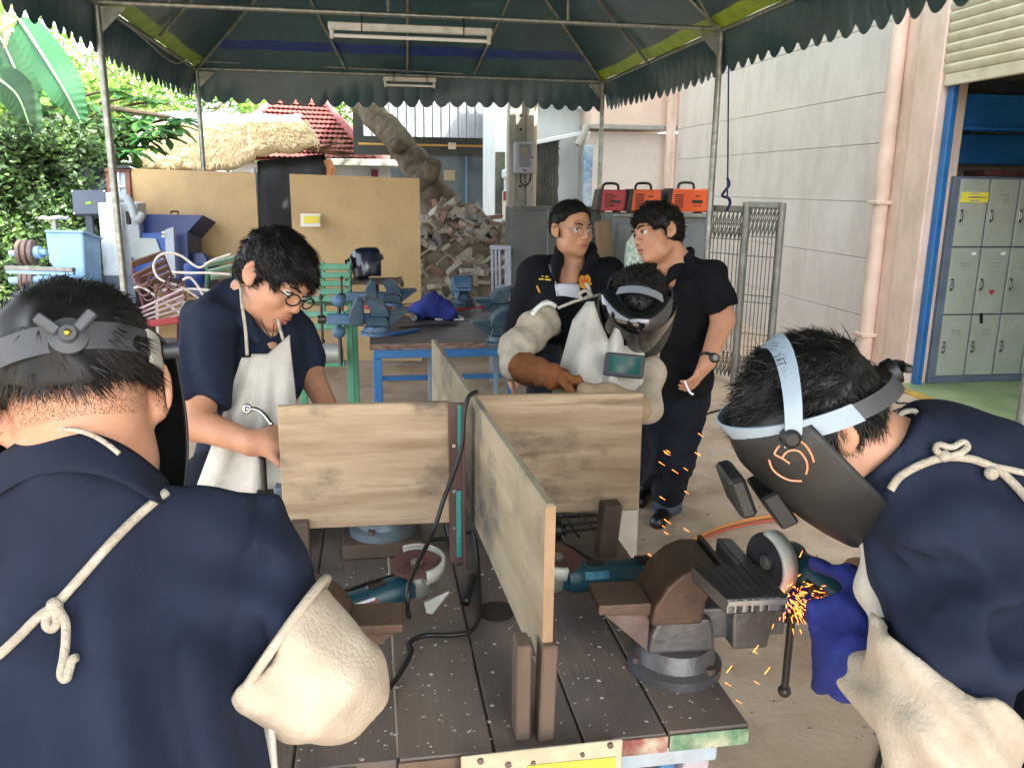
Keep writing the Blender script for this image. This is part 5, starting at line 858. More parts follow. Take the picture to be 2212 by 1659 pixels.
def surface(S, h, lo=None, hi=None):
    if lo is None: lo, hi = S.bounds()
    c = 4; n = np.maximum(2, np.ceil((hi-lo)/(h*c)).astype(int)); H = h*c
    g = np.stack(np.meshgrid(*[lo[i]+(np.arange(n[i])+.5)*H for i in range(3)], indexing='ij'), -1).reshape(-1, 3); cv = S(g).reshape(n)
    act = np.abs(cv) < H*1.35+.012; N = n*c
    val = np.repeat(np.repeat(np.repeat(np.where(cv > 0, 1., -1.).astype(np.float32), c, 0), c, 1), c, 2)
    idx = np.argwhere(act); off = np.stack(np.meshgrid(*[np.arange(c)]*3, indexing='ij'), -1).reshape(-1, 3); I = (idx[:, None, :]*c+off[None]).reshape(-1, 3)
    P = lo+I*h; out = np.empty(len(P))
    for k in range(0, len(P), 200000): out[k:k+200000] = S(P[k:k+200000])
    val[I[:, 0], I[:, 1], I[:, 2]] = out; val[0, :, :] = val[-1, :, :] = 1; val[:, 0, :] = val[:, -1, :] = 1; val[:, :, 0] = val[:, :, -1] = 1
    sg = val < 0; M = N-1; cell = np.zeros(M, np.int8)
    for dx in (0, 1):
        for dy in (0, 1):
            for dz in (0, 1): cell += sg[dx:dx+M[0], dy:dy+M[1], dz:dz+M[2]]
    mix = (cell > 0) & (cell < 8); ci = np.argwhere(mix); vid = -np.ones(M, np.int64); vid[mix] = np.arange(len(ci)); acc = np.zeros((len(ci), 3)); cnt = np.zeros(len(ci)); E = [(a, b) for a in np.ndindex(2, 2, 2) for b in np.ndindex(2, 2, 2) if sum(b)-sum(a) == 1 and all(y >= x for x, y in zip(a, b))]
    for a, b in E:
        va = val[ci[:, 0]+a[0], ci[:, 1]+a[1], ci[:, 2]+a[2]].astype(np.float64); vb = val[ci[:, 0]+b[0], ci[:, 1]+b[1], ci[:, 2]+b[2]].astype(np.float64); m = (va < 0) != (vb < 0)
        t = np.where(m, va/np.where(m, va-vb, 1), 0); p = np.array(a)+t[:, None]*(np.array(b)-np.array(a)); acc[m] += p[m]; cnt[m] += 1
    V = lo+(ci+acc/np.maximum(cnt, 1)[:, None])*h; Q = []
    for ax in range(3):
        b_, c_ = (ax+1) % 3, (ax+2) % 3; sl0 = [slice(1, -1)]*3; s1 = [slice(None)]*3
        lo_ = [0, 0, 0]; a0 = sg; sh = [slice(None)]*3; sh2 = [slice(None)]*3; sh[ax] = slice(0, -1); sh2[ax] = slice(1, None); ch = a0[tuple(sh)] != a0[tuple(sh2)]; e = np.argwhere(ch); e = e[(e[:, b_] > 0) & (e[:, c_] > 0) & (e[:, b_] < M[b_]) & (e[:, c_] < M[c_])]
        q = []
        for db, dc_ in ((1, 1), (0, 1), (0, 0), (1, 0)): k = e.copy(); k[:, b_] -= db; k[:, c_] -= dc_; q.append(vid[k[:, 0], k[:, 1], k[:, 2]])
        q = np.stack(q, 1); fl = sg[e[:, 0], e[:, 1], e[:, 2]]; q[~fl] = q[~fl][:, ::-1]; Q.append(q[(q >= 0).all(1)])
    return V, np.concatenate(Q)
def crease(S, lines, r=.004, k=.022, ridge=0.):
    T = SDF()
    for L in lines:
        P = [q for q in (cast(S, a, b) for a, b in L) if q is not None]; P = smooth_path(P, 3) if len(P) > 1 else []
        for i in range(len(P)-1):
            w = r*(.2+math.sin(math.pi*(i+.5)/(len(P)-1))); T.cap(P[i], P[i+1], w, w, .001)
    if T.ops: S.ops.append(('s', T, k))
    return S
def join_surf(L):
    V, Q, k = [], [], 0
    for v, q in L: V.append(v); Q.append(q+k); k += len(v)
    return np.concatenate(V), np.concatenate(Q)
def soft(name, VQ, m, parent=None, sm=1):
    V, Q = VQ; me = bpy.data.meshes.new(name); me.vertices.add(len(V)); me.vertices.foreach_set('co', V.astype(np.float32).ravel()); me.loops.add(len(Q)*4); me.loops.foreach_set('vertex_index', Q.astype(np.int32).ravel()); me.polygons.add(len(Q)); me.polygons.foreach_set('loop_start', np.arange(0, len(Q)*4, 4, dtype=np.int32)); me.polygons.foreach_set('use_smooth', np.ones(len(Q), bool)); me.update(calc_edges=True); me.validate()
    o = link(name, me, m, parent)
    if sm: q = o.modifiers.new('soften', 'SMOOTH'); q.factor = .5; q.iterations = sm
    return o
def cast(S, a, b, d0=.3, d1=6., off=0.):                        # first hit of the picture ray on a surface
    d = d0; v = ray(a, b); L = v.length
    for _ in range(160):
        e = S.one(CAM+v*d)-off
        if e < .0008: break
        d += max(.0006, e*.8)/L
        if d > d1: return None
    return CAM+v*d
def basis(f, up):
    f = Vector(f).normalized(); up = Vector(up); r = f.cross(up).normalized(); u = r.cross(f); return np.array([[r.x, f.x, u.x], [r.y, f.y, u.y], [r.z, f.z, u.z]])
class Head:
    def __init__(s, c, f, up, k=1.): s.c = A3(c); s.M = basis(f, up); s.k = k
    def p(s, x, y, z): return s.c+s.M@(np.array([x, y, z])*s.k)
    def v(s, x, y, z): return Vector(s.p(x, y, z))
    def d(s, x, y, z): return Vector(s.M@np.array([x, y, z]))
    def skin(s, S=None, mouth=0.):
        S = S or SDF(); k = s.k; e = lambda c, r, kk=.02, M=s.M: S.ell(s.p(*c), np.array(r)*k, M, kk*k)
        e((0, -.014, .034), (.075, .094, .083)); e((0, .026, -.035), (.060, .060, .082), .03); e((0, .032, -.083), (.046, .046, .034), .03); e((0, .072, -.103), (.02, .017, .016), .025)
        for x in (-1, 1): e((x*.04, .058, -.03), (.026, .028, .03), .02); e((x*.048, .015, -.075), (.016, .03, .03), .025)
        e((0, .080, .022), (.052, .016, .013), .018); S.cap(s.p(0, .088, .014), s.p(0, .106, -.028), .008*k, .012*k, .012*k)
        for x in (-1, 1): e((x*.0115, .097, -.034), (.009, .011, .008), .008)
        e((0, .084, -.063), (.028, .016, .018), .02)
        for x in (-1, 1): S.sub(f_ell(s.p(x*.033, .104, .002), np.array((.018, .02, .011))*k, s.M), .012*k)
        if mouth: S.sub(f_ell(s.p(0, .104, -.069), np.array((.016, .02, mouth))*k, s.M), .004*k)
        for x in (-1, 1):
            q = .5*x; Me = s.M@np.array([[math.cos(q), -math.sin(q), 0], [math.sin(q), math.cos(q), 0], [0, 0, 1]])
            e((x*.086, -.017, -.004), (.0085, .021, .034), .006, Me); e((x*.081, -.006, -.03), (.009, .012, .014), .008, Me); S.sub(f_ell(s.p(x*.0955, -.011, -.002), np.array((.0095, .0125, .021))*k, Me), .003*k)
        return S
SKINS = {}
def skinmat(n, a, b, c): return mat('skin_'+n, a, b, 14., .48, c3=c, sss=.12, bump=.12, bscale=260, spec=.4, pos=(.3, .65))
hairm = mat('black_hair', '0c0b0b', '151312', 60, .52, spec=.35); lipm = mat('lip', 'ac7060', '9f6254', 40, .4, sss=.1); eyew = mat('eye_white', 'cfc9c2', rough=.2); iris = mat('iris_dark', '1a120e', rough=.15)
def hairdo(person, H, th, cuts, n, L, style, w_, seed, h=.006, lift=.5, noise=(.006, 45), lo_n=0, extra=None):
    S = SDF(); k = H.k; S.ell(H.p(0, -.018, .037), np.array((.078+th, .097+th, .084+th))*k, H.M, .02); S.ell(H.p(0, -.05, -.01), np.array((.066+th*.6, .055+th*.6, .07))*k, H.M, .03)
    if extra: extra(S)
    for c, r in cuts: S.sub(f_ell(H.p(*c), np.array(r)*k, H.M), .006)
    S.noise(noise[0], noise[1], seed); VQ = surface(S, h); o = soft('hair', VQ, hairm, person); V, Q = VQ
    rs = np.random.RandomState(seed); pick = rs.randint(0, len(Q), n); wgt = rs.dirichlet((1, 1, 1, 1), n); R = (V[Q[pick]]*wgt[:, :, None]).sum(1)
    e = .002; nr = np.stack([S(R+np.eye(3)[i]*e)-S(R-np.eye(3)[i]*e) for i in range(3)], 1); nr /= np.linalg.norm(nr, axis=1)[:, None]+1e-9
    loc = (R-H.c)@H.M/k; D_ = style(loc)@H.M.T; D_ += rs.normal(0, .2, D_.shape); D_ /= np.linalg.norm(D_, axis=1)[:, None]
    D_ = D_-nr*(D_*nr).sum(1)[:, None]*.8; D_ = D_+nr*lift; D_ /= np.linalg.norm(D_, axis=1)[:, None]; Ls = L*rs.uniform(.5, 1.2, n)[:, None]; side = np.cross(D_, nr+rs.normal(0, .4, nr.shape)); side /= np.linalg.norm(side, axis=1)[:, None]+1e-9
    p0 = R-nr*.003; p1 = p0+D_*Ls*.55; p2 = p0+(D_-nr*lift*.35)*Ls; W = w_*rs.uniform(.7, 1.3, n)[:, None]
    VV = np.stack([p0-side*W, p0+side*W, p1-side*W*.8, p1+side*W*.8, p2], 1).reshape(-1, 3); b = np.arange(n)[:, None]*5; Fs = np.concatenate([b+np.array([[0, 1, 3]]), b+np.array([[0, 3, 2]]), b+np.array([[2, 3, 4]])]); me = bpy.data.meshes.new('strands'); me.from_pydata(VV.tolist(), [], Fs.tolist()); st = link('strands', me, hairm, o); st['kind'] = 'stuff'; return o
def face(person, H, brow=True, lips=True, look=(0, 0), lid=True):
    for x in (-1, 1):
        e = MB().sphere(H.p(x*.033, .0785, .002), .0125*H.k, 16, 12).build('eye', eyew, person, smooth=True); g = Vector((look[0]*.006+0, .0098, look[1]*.005)); MB().sphere(H.p(x*.033+g.x, .0785+g.y, .002+g.z), .0058*H.k, 12, 8).build('iris', iris, e, smooth=True)
        if brow: MB().tube([H.v(x*.016, .1015, .022), H.v(x*.032, .099, .028), H.v(x*.05, .086, .024)], [.0035, .004, .0018], 6).build('eyebrow', hairm, person, smooth=True)
        if lid: MB().tube([H.v(x*.019, .0885, .006), H.v(x*.033, .0935, .0105), H.v(x*.047, .084, .006)], .0022, 6).build('eyelash', hairm, person, smooth=True)
    if lips:
        MB().tube([H.v(-.023, .0905, -.066), H.v(-.01, .101, -.061), H.v(0, .102, -.063), H.v(.01, .101, -.061), H.v(.023, .0905, -.066)], [.002, .005, .0055, .005, .002], 8).build('lip', lipm, person, smooth=True); MB().tube([H.v(-.021, .0905, -.069), H.v(0, .100, -.0765), H.v(.021, .0905, -.069)], [.002, .0065, .002], 8).build('lip', lipm, person, smooth=True)
def hand(S, wrist, d, n, curls, side=1, k=1., thick=1., thumb=.5):
    w0, d, n = Vector(wrist), Vector(d).normalized(), Vector(n).normalized(); n = (n-d*n.dot(d)).normalized(); s = d.cross(n)*side; M = np.array([[s.x, d.x, n.x], [s.y, d.y, n.y], [s.z, d.z, n.z]])
    S.ell(w0+d*.05*k, np.array((.042, .055, .017*thick))*k, M, .012); S.cap(w0, w0+d*.03*k, .026*k*thick**.5, .026*k*thick**.5, .02)
    for i, (x, L) in enumerate(((.031, .068), (.0105, .078), (-.0105, .073), (-.031, .057))):
        p = w0+(d*.088+s*x)*k; a = 0; r = .0092*k*thick
        for j, fr in enumerate((.45, .32, .23)):
            a += curls[i]*(.75 if j == 0 else 1.); q = p+(d*math.cos(a)+n*math.sin(a)+s*x*.5)*L*fr*k; S.cap(p, q, r, r*.92, .004); p = q; r *= .92
    p = w0+(d*.03+s*.03)*k; q = p+(d*.6+s*(1-thumb)+n*thumb).normalized()*.045*k; S.cap(p, q, .0125*k*thick, .0105*k*thick, .012); S.cap(q, q+(d*.8+s*.2*(1-thumb)+n*thumb*.8).normalized()*.032*k, .0105*k*thick, .009*k*thick, .006); return S
def on(S, pts, off=.004): return [q for q in (cast(S, a, b, off=off) for a, b in pts) if q is not None]

def stubble(par, H, S, n, seed):
    rs = np.random.RandomState(seed); a = rs.uniform(-2.4, 2.4, n); z = .012-.055*rs.rand(n)**1.7; P = np.stack([.09*np.sin(a), -.012-.11*np.cos(a), z], 1); P = P[P[:, 1] < .03]; n = len(P); R = H.c+(P*H.k)@H.M.T
    for _ in range(4):
        e = .002; d = S(R); nr = np.stack([S(R+np.eye(3)[i]*e)-S(R-np.eye(3)[i]*e) for i in range(3)], 1); nr /= np.linalg.norm(nr, axis=1)[:, None]+1e-9; R = R-nr*d[:, None]
    D_ = nr*.6+H.M[:, 2]*-.8+rs.normal(0, .2, nr.shape); D_ /= np.linalg.norm(D_, axis=1)[:, None]; sd_ = np.cross(D_, nr); sd_ /= np.linalg.norm(sd_, axis=1)[:, None]+1e-9; L = .0016+.003*(P[:, 2:3]+.045)/.055
    V = np.stack([R-sd_*.0002, R+sd_*.0002, R+D_*L], 1).reshape(-1, 3); me = bpy.data.meshes.new('stubble'); me.from_pydata(V.tolist(), [], np.arange(n*3).reshape(n, 3).tolist()); o = link('stubble', me, mat('stubble_brown', '2b211c', rough=.6), par); o['kind'] = 'stuff'
# ================================================================ people
sk1 = skinmat('tan', 'b48468', 'c29378', 'cb9f88'); sk2 = skinmat('brown', 'a07356', 'b28466', 'bd9073'); sk3 = skinmat('warm', 'b28063', 'c08f72', 'c99b80')
navy = mat('navy_cotton', '1b2232', '21293b', 6, .92, bump=.25, bscale=420, spec=.2, grime=('272f42', .5, 3)); blackc = mat('black_cotton', '0d0e12', '12141a', 6, .92, bump=.2, bscale=380, spec=.2); navyt = mat('navy_trousers', '12161f', '1a1f2b', 8, .9, bump=.3, bscale=300, spec=.2)
hide = mat('pale_split_leather', 'b5a896', 'c6bba9', 9, .9, c3='a3937e', grime=('857663', .55, 5), bump=.45, bscale=160, spec=.2); hidew = mat('white_apron_leather', 'b9b4aa', 'c6c2b9', 8, .9, grime=('8f897d', .5, 6), bump=.35, bscale=150, spec=.2); suedeb = mat('brown_suede', '7a4a2c', '8a5835', 9, .9, grime=('4e3020', .6, 7), bump=.45, bscale=120, spec=.2); cordm = mat('apron_cord', 'cdc5b4', 'b9b09e', 60, .9, bump=.8, bscale=300); shoe = mat('black_boot', '101010', '1c1b1a', 20, .4)
hmat = mat('helmet_black', '141515', '1c1d1d', 8, .5, spec=.5, grime=('2b2a28', .5, 10), bump=.08); hband = mat('helmet_band_grey', '3a3d42', '43474c', 9, .45); hlite = mat('helmet_band_pale', '8fa0ad', '9aabb7', 6, .4); hcream = mat('helmet_band_cream', 'b9b8ac', rough=.4)
def person(name, VQ, m, lab): o = soft('person', VQ, m, None, 1); return tag(o, lab, 'person')
def legs(S, hips, knees, ankles, r=(.09, .065, .045)):
    for h, k, a in zip(hips, knees, ankles): S.cap(h, k, r[0], r[1], .03); S.cap(k, a, r[1], r[2], .02)
    return S
def foot(par, p, d, L=.26):
    d = Vector((d[0], d[1], 0)).normalized(); p = Vector((p[0], p[1], 0)); S = SDF(); S.cap(p+Vector((0, 0, .05))-d*.03, p+d*(L*.62)+Vector((0, 0, .035)), .045, .042, .02); S.cap(p+Vector((0, 0, .05)), p+Vector((0, 0, .13)), .045, .048, .02); S.cut(p+Vector((0, 0, .006)), (0, 0, -1)); soft('shoe', surface(S, .008), shoe, par)
def strap(par, S, pts, r, m, name='strap', off=.0, n=6, lay=True):
    P = on(S, pts, r*.8+off) if lay else pts
    if len(P) > 1: return MB().tube(smooth_path(P, n), r, 8).build(name, m, par, smooth=True)
def knot(par, c, r, m, loops):
    MB().sphere(c, r, 10, 8).build('knot', m, par, smooth=True)
    for P in loops: MB().tube(smooth_path(P, 5), r*.55, 8).build('bow', m, par, smooth=True)
def band(H, par, z0, slope, hgt, th, a0, a1, m, name, rx=.084, ry=.106, n=30):
    V = []
    for i in range(n+1):
        a = a0+(a1-a0)*i/n; x, y = rx*math.sin(a), ry*math.cos(a)-.012; z = z0+slope*y
        for dr, dz in ((0, -hgt/2), (0, hgt/2), (th, hgt/2), (th, -hgt/2)): V.append(H.v(x*(1+dr/rx), y*(1+dr/ry), z+dz))
    Fs = [(i*4+k, i*4+4+k, i*4+4+(k+1) % 4, i*4+(k+1) % 4) for i in range(n) for k in range(4)]+[(0, 1, 2, 3), (n*4, n*4+3, n*4+2, n*4+1)]
    return MB().add(V, Fs).build(name, m, par, smooth='auto')
def shell(H, par, m, rx=.118, ry=.155, zt=.10, zb=-.17, amax=1.45, tilt=0., oy=0., oz=0., taper=.75, name='shell', sharp=2.4, th=.003, bot=True):
    nu, nv = 36, 18; R = Matrix.Rotation(tilt, 3, 'X')
    def fn(u, v):
        a = -amax+2*amax*u; z = zt+(zb-zt)*v; w = 1-(1-taper)*max(0, (v-.45)/.55)**2 if v > .45 else 1; top = .55+.45*min(1, v/.22)**.5 if v < .22 else 1
        sx, cy = math.sin(a), math.cos(a); q = (abs(sx)**sharp+abs(cy)**sharp)**(1/sharp); x, y = rx*sx/q*w*top, ry*cy/q*(w*.55+.45)*(.35+.65*top)
        p = R@Vector((x, y+oy, z)); return H.v(p.x, p.y, p.z+oz)
    return MB().grid(fn, nu, nv).build(name, m, par, smooth=True, solid=th), fn
# ---------------------------------------------------------------- worker seen from behind, left
H1 = Head(pd(172, 852, .955), pd(172, 852, .955)-pd(160, 812, .835), UP-RT*.15, .99)
N1 = pd(188, 1010, .95); S = H1.skin(); S.cap(H1.p(0, -.035, -.03), N1, .064, .072, .03); hd = surface(S, .0045); S1H = S
B = SDF(); B.cap(pd(-60, 1150, 1.0), pd(440, 1160, 1.0), .05, .05, .03); B.cap(N1, pd(190, 1200, 1.0), .07, .07, .04); B.cap(pd(190, 1250, 1.0), pd(205, 1800, .90), .07, .07, .03); B.cap(pd(490, 1170, .98), pd(640, 1470, .99), .05, .042); B.cap(pd(640, 1470, .99), pd(520, 1330, 1.3), .042, .03); hand(B, pd(520, 1330, 1.3), -RT*.5+FW*.7, -UP, (.5, .5, .5, .5))
hip = pd(205, 1800, .87); fx, fy = hip.x, hip.y; legs(B, [(fx-.1, fy, .95), (fx+.1, fy, .95)], [(fx-.11, fy+.05, .5), (fx+.11, fy+.05, .5)], [(fx-.12, fy, .1), (fx+.12, fy, .1)])
p1 = person('p', join_surf([hd, surface(B, .010)]), sk1, 'worker seen from behind in a navy shirt with a helmet headband')
SH = SDF(); LM = np.array([list(RT), list(FW*.93-UP*.36), list(UP*.93+FW*.36)]).T
SH.ell(pd(180, 1290, .99), (.215, .125, .24), LM, .05); SH.cap(pd(-110, 1130, 1.0), pd(440, 1125, .995), .078, .082, .06); SH.cap(N1+UP*.0, pd(190, 1180, .975), .085, .12, .05); SH.ell(pd(200, 1760, .885), (.178, .135, .30), LM, .06); SH.u(SDF().cap(pd(475, 1160, .99), pd(612, 1420, .975), .088, .080, .03).cut(pd(600, 1425, .97), (RT*.82-UP*.57)), .014); SH.cut(H1.p(0, -.05, -.098), (UP*.9+FW*.25)); SH.noise(.011, 8, 2, (1, 1, .45)).noise(.004, 22, 4, (1, 1, .5)); SH.wave(.009, RT*.95+UP*.3, .085, 3, 1.2, 5, pd(480, 1560, .88), .16).wave(.007, RT*.5+UP*.85, .07, 5, 1.2, 5, pd(560, 1300, .93), .10).wave(.005, RT, .11, 6, 1.5, 5, pd(250, 1500, .86), .2); crease(SH, [[(575, 1090), (552, 1180), (520, 1290), (488, 1390), (445, 1450)], [(440, 1445), (470, 1480), (520, 1500)], [(425, 1330), (440, 1450), (470, 1600), (480, 1655)], [(500, 1490), (520, 1570), (545, 1655)], [(370, 1380), (385, 1500), (400, 1655)], [(545, 1330), (560, 1420), (585, 1480)]], .0022, .016); S1 = SH
soft('shirt', surface(SH, .0065), navy, p1)
TR = SDF(); TR.cap(pd(205, 1900, .87), (fx, fy, 1.0), .16, .16, .05); legs(TR, [(fx-.1, fy, .95), (fx+.1, fy, .95)], [(fx-.11, fy+.05, .5), (fx+.11, fy+.05, .5)], [(fx-.12, fy, .1), (fx+.12, fy, .1)], (.11, .085, .075)); soft('trousers', surface(TR, .016), navyt, p1); foot(p1, (fx-.12, fy), FW); foot(p1, (fx+.12, fy), FW)
_ct = smooth_path([pd(-60, 1030, .92), pd(0, 985, .90), pd(60, 948, .885), pd(130, 932, .872), pd(200, 938, .872), pd(270, 966, .885), pd(330, 1010, .92), pd(360, 1040, .96)], 5); _cb = smooth_path([pd(-60, 1105, .90), pd(0, 1068, .875), pd(60, 1035, .86), pd(130, 1020, .85), pd(200, 1024, .85), pd(270, 1046, .862), pd(335, 1080, .89), pd(375, 1098, .94)], 5); _n = len(_ct)-1
MB().grid(lambda u, v: _ct[int(round(u*_n))].lerp(_cb[int(round(u*_n))], v)-FW*(.006*math.sin(math.pi*v)), _n, 6).build('collar', navy, p1, smooth=True, solid=.005)
LS = SDF(); e1, e2, e3 = pd(592, 1398, .965), pd(705, 1470, .985), pd(650, 1330, 1.25); LS.cap(e1, pd(672, 1452, .975), .093, .073, .03); LS.cap(pd(672, 1452, .975), pd(722, 1478, 1.0), .073, .056, .03); LS.cap(pd(722, 1478, 1.0), e3, .056, .05, .03)
LS.cut(pd(600, 1400, .965), -(RT*.83-UP*.56)); LS.noise(.008, 12, 6).noise(.004, 28, 7).wave(.007, RT*.55+UP*.85, .06, 8, 1.5, 7); soft('leather_sleeve', surface(LS, .006), hide, p1)
cc = pd(603, 1397, .965); ax = (RT*.83-UP*.56).normalized(); u_ = ax.cross(FW).normalized(); v_ = ax.cross(u_); MB().tube([cc+(u_*math.cos(t)+v_*math.sin(t))*.0945*(1+.02*math.sin(3*t)) for t in [i*6.2832/36 for i in range(36)]], .0055, 8, closed=True).build('sleeve_rim', hide, p1, smooth=True)
AP = MB().grid(lambda u, v: pd(552+30*u+18*v, 1470+260*v, .93-.02*u), 4, 8).build('apron', hidew, p1, smooth=True, solid=.006)
strap(p1, S1, [(440, 1025), (412, 1030), (360, 1062), (300, 1112), (240, 1172), (180, 1240), (140, 1285), (122, 1305)], .0050, cordm); strap(p1, S1, [(118, 1310), (85, 1330), (40, 1375), (0, 1412), (-40, 1440)], .0050, cordm)
k0 = cast(S1, 118, 1308, off=.006); kk = lambda L: [cast(S1, a, b, off=.008) for a, b in L]; knot(p1, k0, .0085, cordm, [kk([(118, 1308), (102, 1330), (100, 1350), (112, 1358), (122, 1345), (120, 1315)]), kk([(120, 1308), (140, 1340), (142, 1380), (138, 1420), (132, 1455), (142, 1466), (148, 1450), (156, 1425), (165, 1420)])])
nk = [H1.v(-.07, -.045, -.075), H1.v(-.04, -.098, -.088), H1.v(.01, -.108, -.098), H1.v(.05, -.09, -.112)]; MB().tube(smooth_path([pd(52, 950, .876), pd(100, 932, .866), pd(150, 928, .860), pd(195, 938, .860), pd(230, 958, .862), pd(258, 980, .862)]), .0028, 8).build('neck_cord', cordm, p1, smooth=True)
hairdo(p1, H1, .010, [((0, .09, -.05), (.2, .09, .085)), ((0, -.06, -.10), (.2, .14, .104)), ((.09, .01, -.05), (.05, .045, .05)), ((-.09, .01, -.05), (.05, .045, .05))], 9000, .03, lambda l: np.stack([l[:, 0]*2+.3, .9+l[:, 1]*0, np.where(l[:, 2] > .07, .1, -.7)], 1), .0006, 11, .005, .2, (.006, 42)); stubble(p1, H1, S1H, 15000, 7)
hb = thing('welding_helmet', H1.v(0, 0, .03), 'welding helmet with dark headband and knob worn by the worker at left', 'helmet')
band(H1, hb, .028, -.12, .029, .004, 2.1, 4.18, hband, 'rear_band', .088, .112); band(H1, hb, .026, -.12, .038, .004, 1.35, 2.14, hcream, 'side_band', .0895, .1135); band(H1, hb, .026, -.12, .038, .004, 4.14, 4.93, hcream, 'side_band', .0895, .1135)
kc = H1.v(0, -.128, .042); kn = H1.d(0, -1, .1); MB().lathe(kc-kn*.0, kn, [(0, 0), (0, .019), (.006, .019), (.010, .010), (.016, .008), (.016, 0)], 24).build('knob', hband, hb, smooth='auto'); MB().sphere(kc+kn*.016, .004, 10, 6).build('brass_pin', mat('brass', 'b59a4a', rough=.3, metal=.9), hb, smooth=True)
for s_ in (-1, 1): MB().obox(kc+kn*.010+H1.d(s_*.017, 0, .012), H1.d(s_*.009, 0, .009), H1.d(-.004*s_, 0, .004), kn*.004).build('wing', hband, hb, .002)
shell(H1, hb, hmat, .118, .155, .10, -.155, 1.22, .0, -.02, -.01)
for s_ in (-1, 1): MB().cyl(H1.v(s_*.098, .03, .045), H1.v(s_*.116, .03, .045), .010, n=14).build('pivot', hband, hb, smooth='auto')
# ---------------------------------------------------------------- grinding worker, right
H6 = Head(pd(1752, 912, 1.30), RT*-.73-UP*.66+FW*.16, RT*-.66+UP*.73-FW*.16, .99)
N6 = pd(1925, 985, 1.30); S = H6.skin(); S.cap(H6.p(0, -.03, -.045), N6, .056, .066, .03); hd = surface(S, .006)
shd, elb, wri = pd(2085, 1165, 1.24), pd(2045, 1500, 1.17), pd(1868, 1420, 1.36); hnd = GH+G3D*.11-UP*.02
B = SDF(); B.cap(N6, pd(2120, 1090, 1.36), .065, .07, .05); B.cap(pd(2120, 1090, 1.36), pd(2330, 1330, 1.28), .07, .08, .05); B.cap(shd, elb, .05, .043); B.cap(elb, wri, .043, .03); B.cap(wri, hnd, .03, .03); B.cap(pd(2100, 1060, 1.45), pd(2030, 1290, 1.62), .05, .043); B.cap(pd(2030, 1290, 1.62), pd(1850, 1235, 1.6), .042, .03)
hp6 = pd(2380, 1400, 1.22); fx, fy = hp6.x, hp6.y; L6 = ([(fx-.02, fy-.1, .95), (fx-.02, fy+.12, .95)], [(fx-.12, fy-.12, .5), (fx-.1, fy+.14, .5)], [(fx, fy-.13, .1), (fx, fy+.15, .1)]); legs(B, *L6)
p6 = person('p', join_surf([hd, surface(B, .012)]), sk1, 'worker at right bending over a sparking grinder in navy shirt and blue gloves')
SH = SDF(); ax6 = (pd(2330, 1330, 1.25)-N6).normalized(); M6 = basis(ax6, UP-FW*.3)
SH.ell(pd(2110, 1110, 1.36), (.175, .21, .135), M6, .06); SH.ell(pd(2330, 1330, 1.30), (.165, .26, .14), M6, .06); SH.cap(N6, pd(2080, 1060, 1.33), .082, .13, .05); SH.cap(shd, pd(2055, 1420, 1.175), .092, .092, .016); SH.cap(pd(2100, 1060, 1.47), pd(2040, 1250, 1.6), .09, .08, .05); SH.ell(pd(1990, 1210, 1.27), (.09, .09, .12), None, .06)
SH.cut(pd(2050, 1500, 1.18), (-UP*.8-RT*.55)); SH.cut(pd(1905, 975, 1.3), -ax6); SH.noise(.012, 7, 12).noise(.005, 20, 14); SH.wave(.012, RT*.8-UP*.6, .10, 15, 1.2, 5, pd(2090, 1300, 1.15), .16).wave(.010, RT*.4+UP*.9, .09, 16, 1.2, 5, pd(2180, 1380, 1.12), .14).wave(.006, RT*.3+UP, .12, 17, 1.4, 5, pd(2050, 1080, 1.2), .15); crease(SH, [[(2175, 1300), (2150, 1360), (2168, 1420), (2185, 1480)], [(2175, 1310), (2205, 1400), (2215, 1480)], [(1950, 1110), (2010, 1180), (2090, 1240), (2150, 1300)], [(1905, 1190), (1960, 1290), (2040, 1390)], [(1920, 1120), (1975, 1210), (2010, 1300)], [(2060, 1030), (2120, 1110), (2170, 1230)]], .003, .022); S6 = SH; soft('shirt', surface(SH, .0075), navy, p6)
CO = SDF(); CO.cap(pd(1895, 972, 1.3), pd(1965, 1000, 1.31), .078, .098, .02); CO.cut(pd(1898, 972, 1.3), -ax6); CO.sub(f_cap(H6.p(0, -.03, -.045), N6, .062, .072), .004); soft('collar', surface(CO, .006), navy, p6); MB().tube(smooth_path([pd(2030, 935, 1.27), pd(2050, 918, 1.28), pd(2066, 935, 1.3), pd(2070, 960, 1.33)]), .014, 8).build('collar_fold', navy, p6, smooth=True)
TR = SDF(); TR.cap(hp6, (fx, fy, .98), .16, .16, .05); legs(TR, *L6, (.115, .085, .075)); soft('trousers', surface(TR, .018), navyt, p6); foot(p6, L6[2][0], (-1, 0)); foot(p6, L6[2][1], (-1, 0))
LS = SDF(); LS.cap(pd(2040, 1400, 1.18), pd(2040, 1540, 1.16), .104, .085, .04); LS.cap(pd(2050, 1560, 1.16), pd(1880, 1455, 1.34), .085, .058, .05); LS.ell(pd(2050, 1610, 1.15), (.068, .06, .06), None, .05); LS.cut(pd(2010, 1415, 1.18), (UP*.82+RT*.55-FW*.1)); LS.sub(f_cap(shd, pd(2055, 1430, 1.19), .097, .092), .004); LS.noise(.009, 11, 16).noise(.004, 30, 17).wave(.008, RT*.7+UP*.7, .06, 18, 1.2, 6); soft('leather_sleeve', surface(LS, .007), hide, p6)
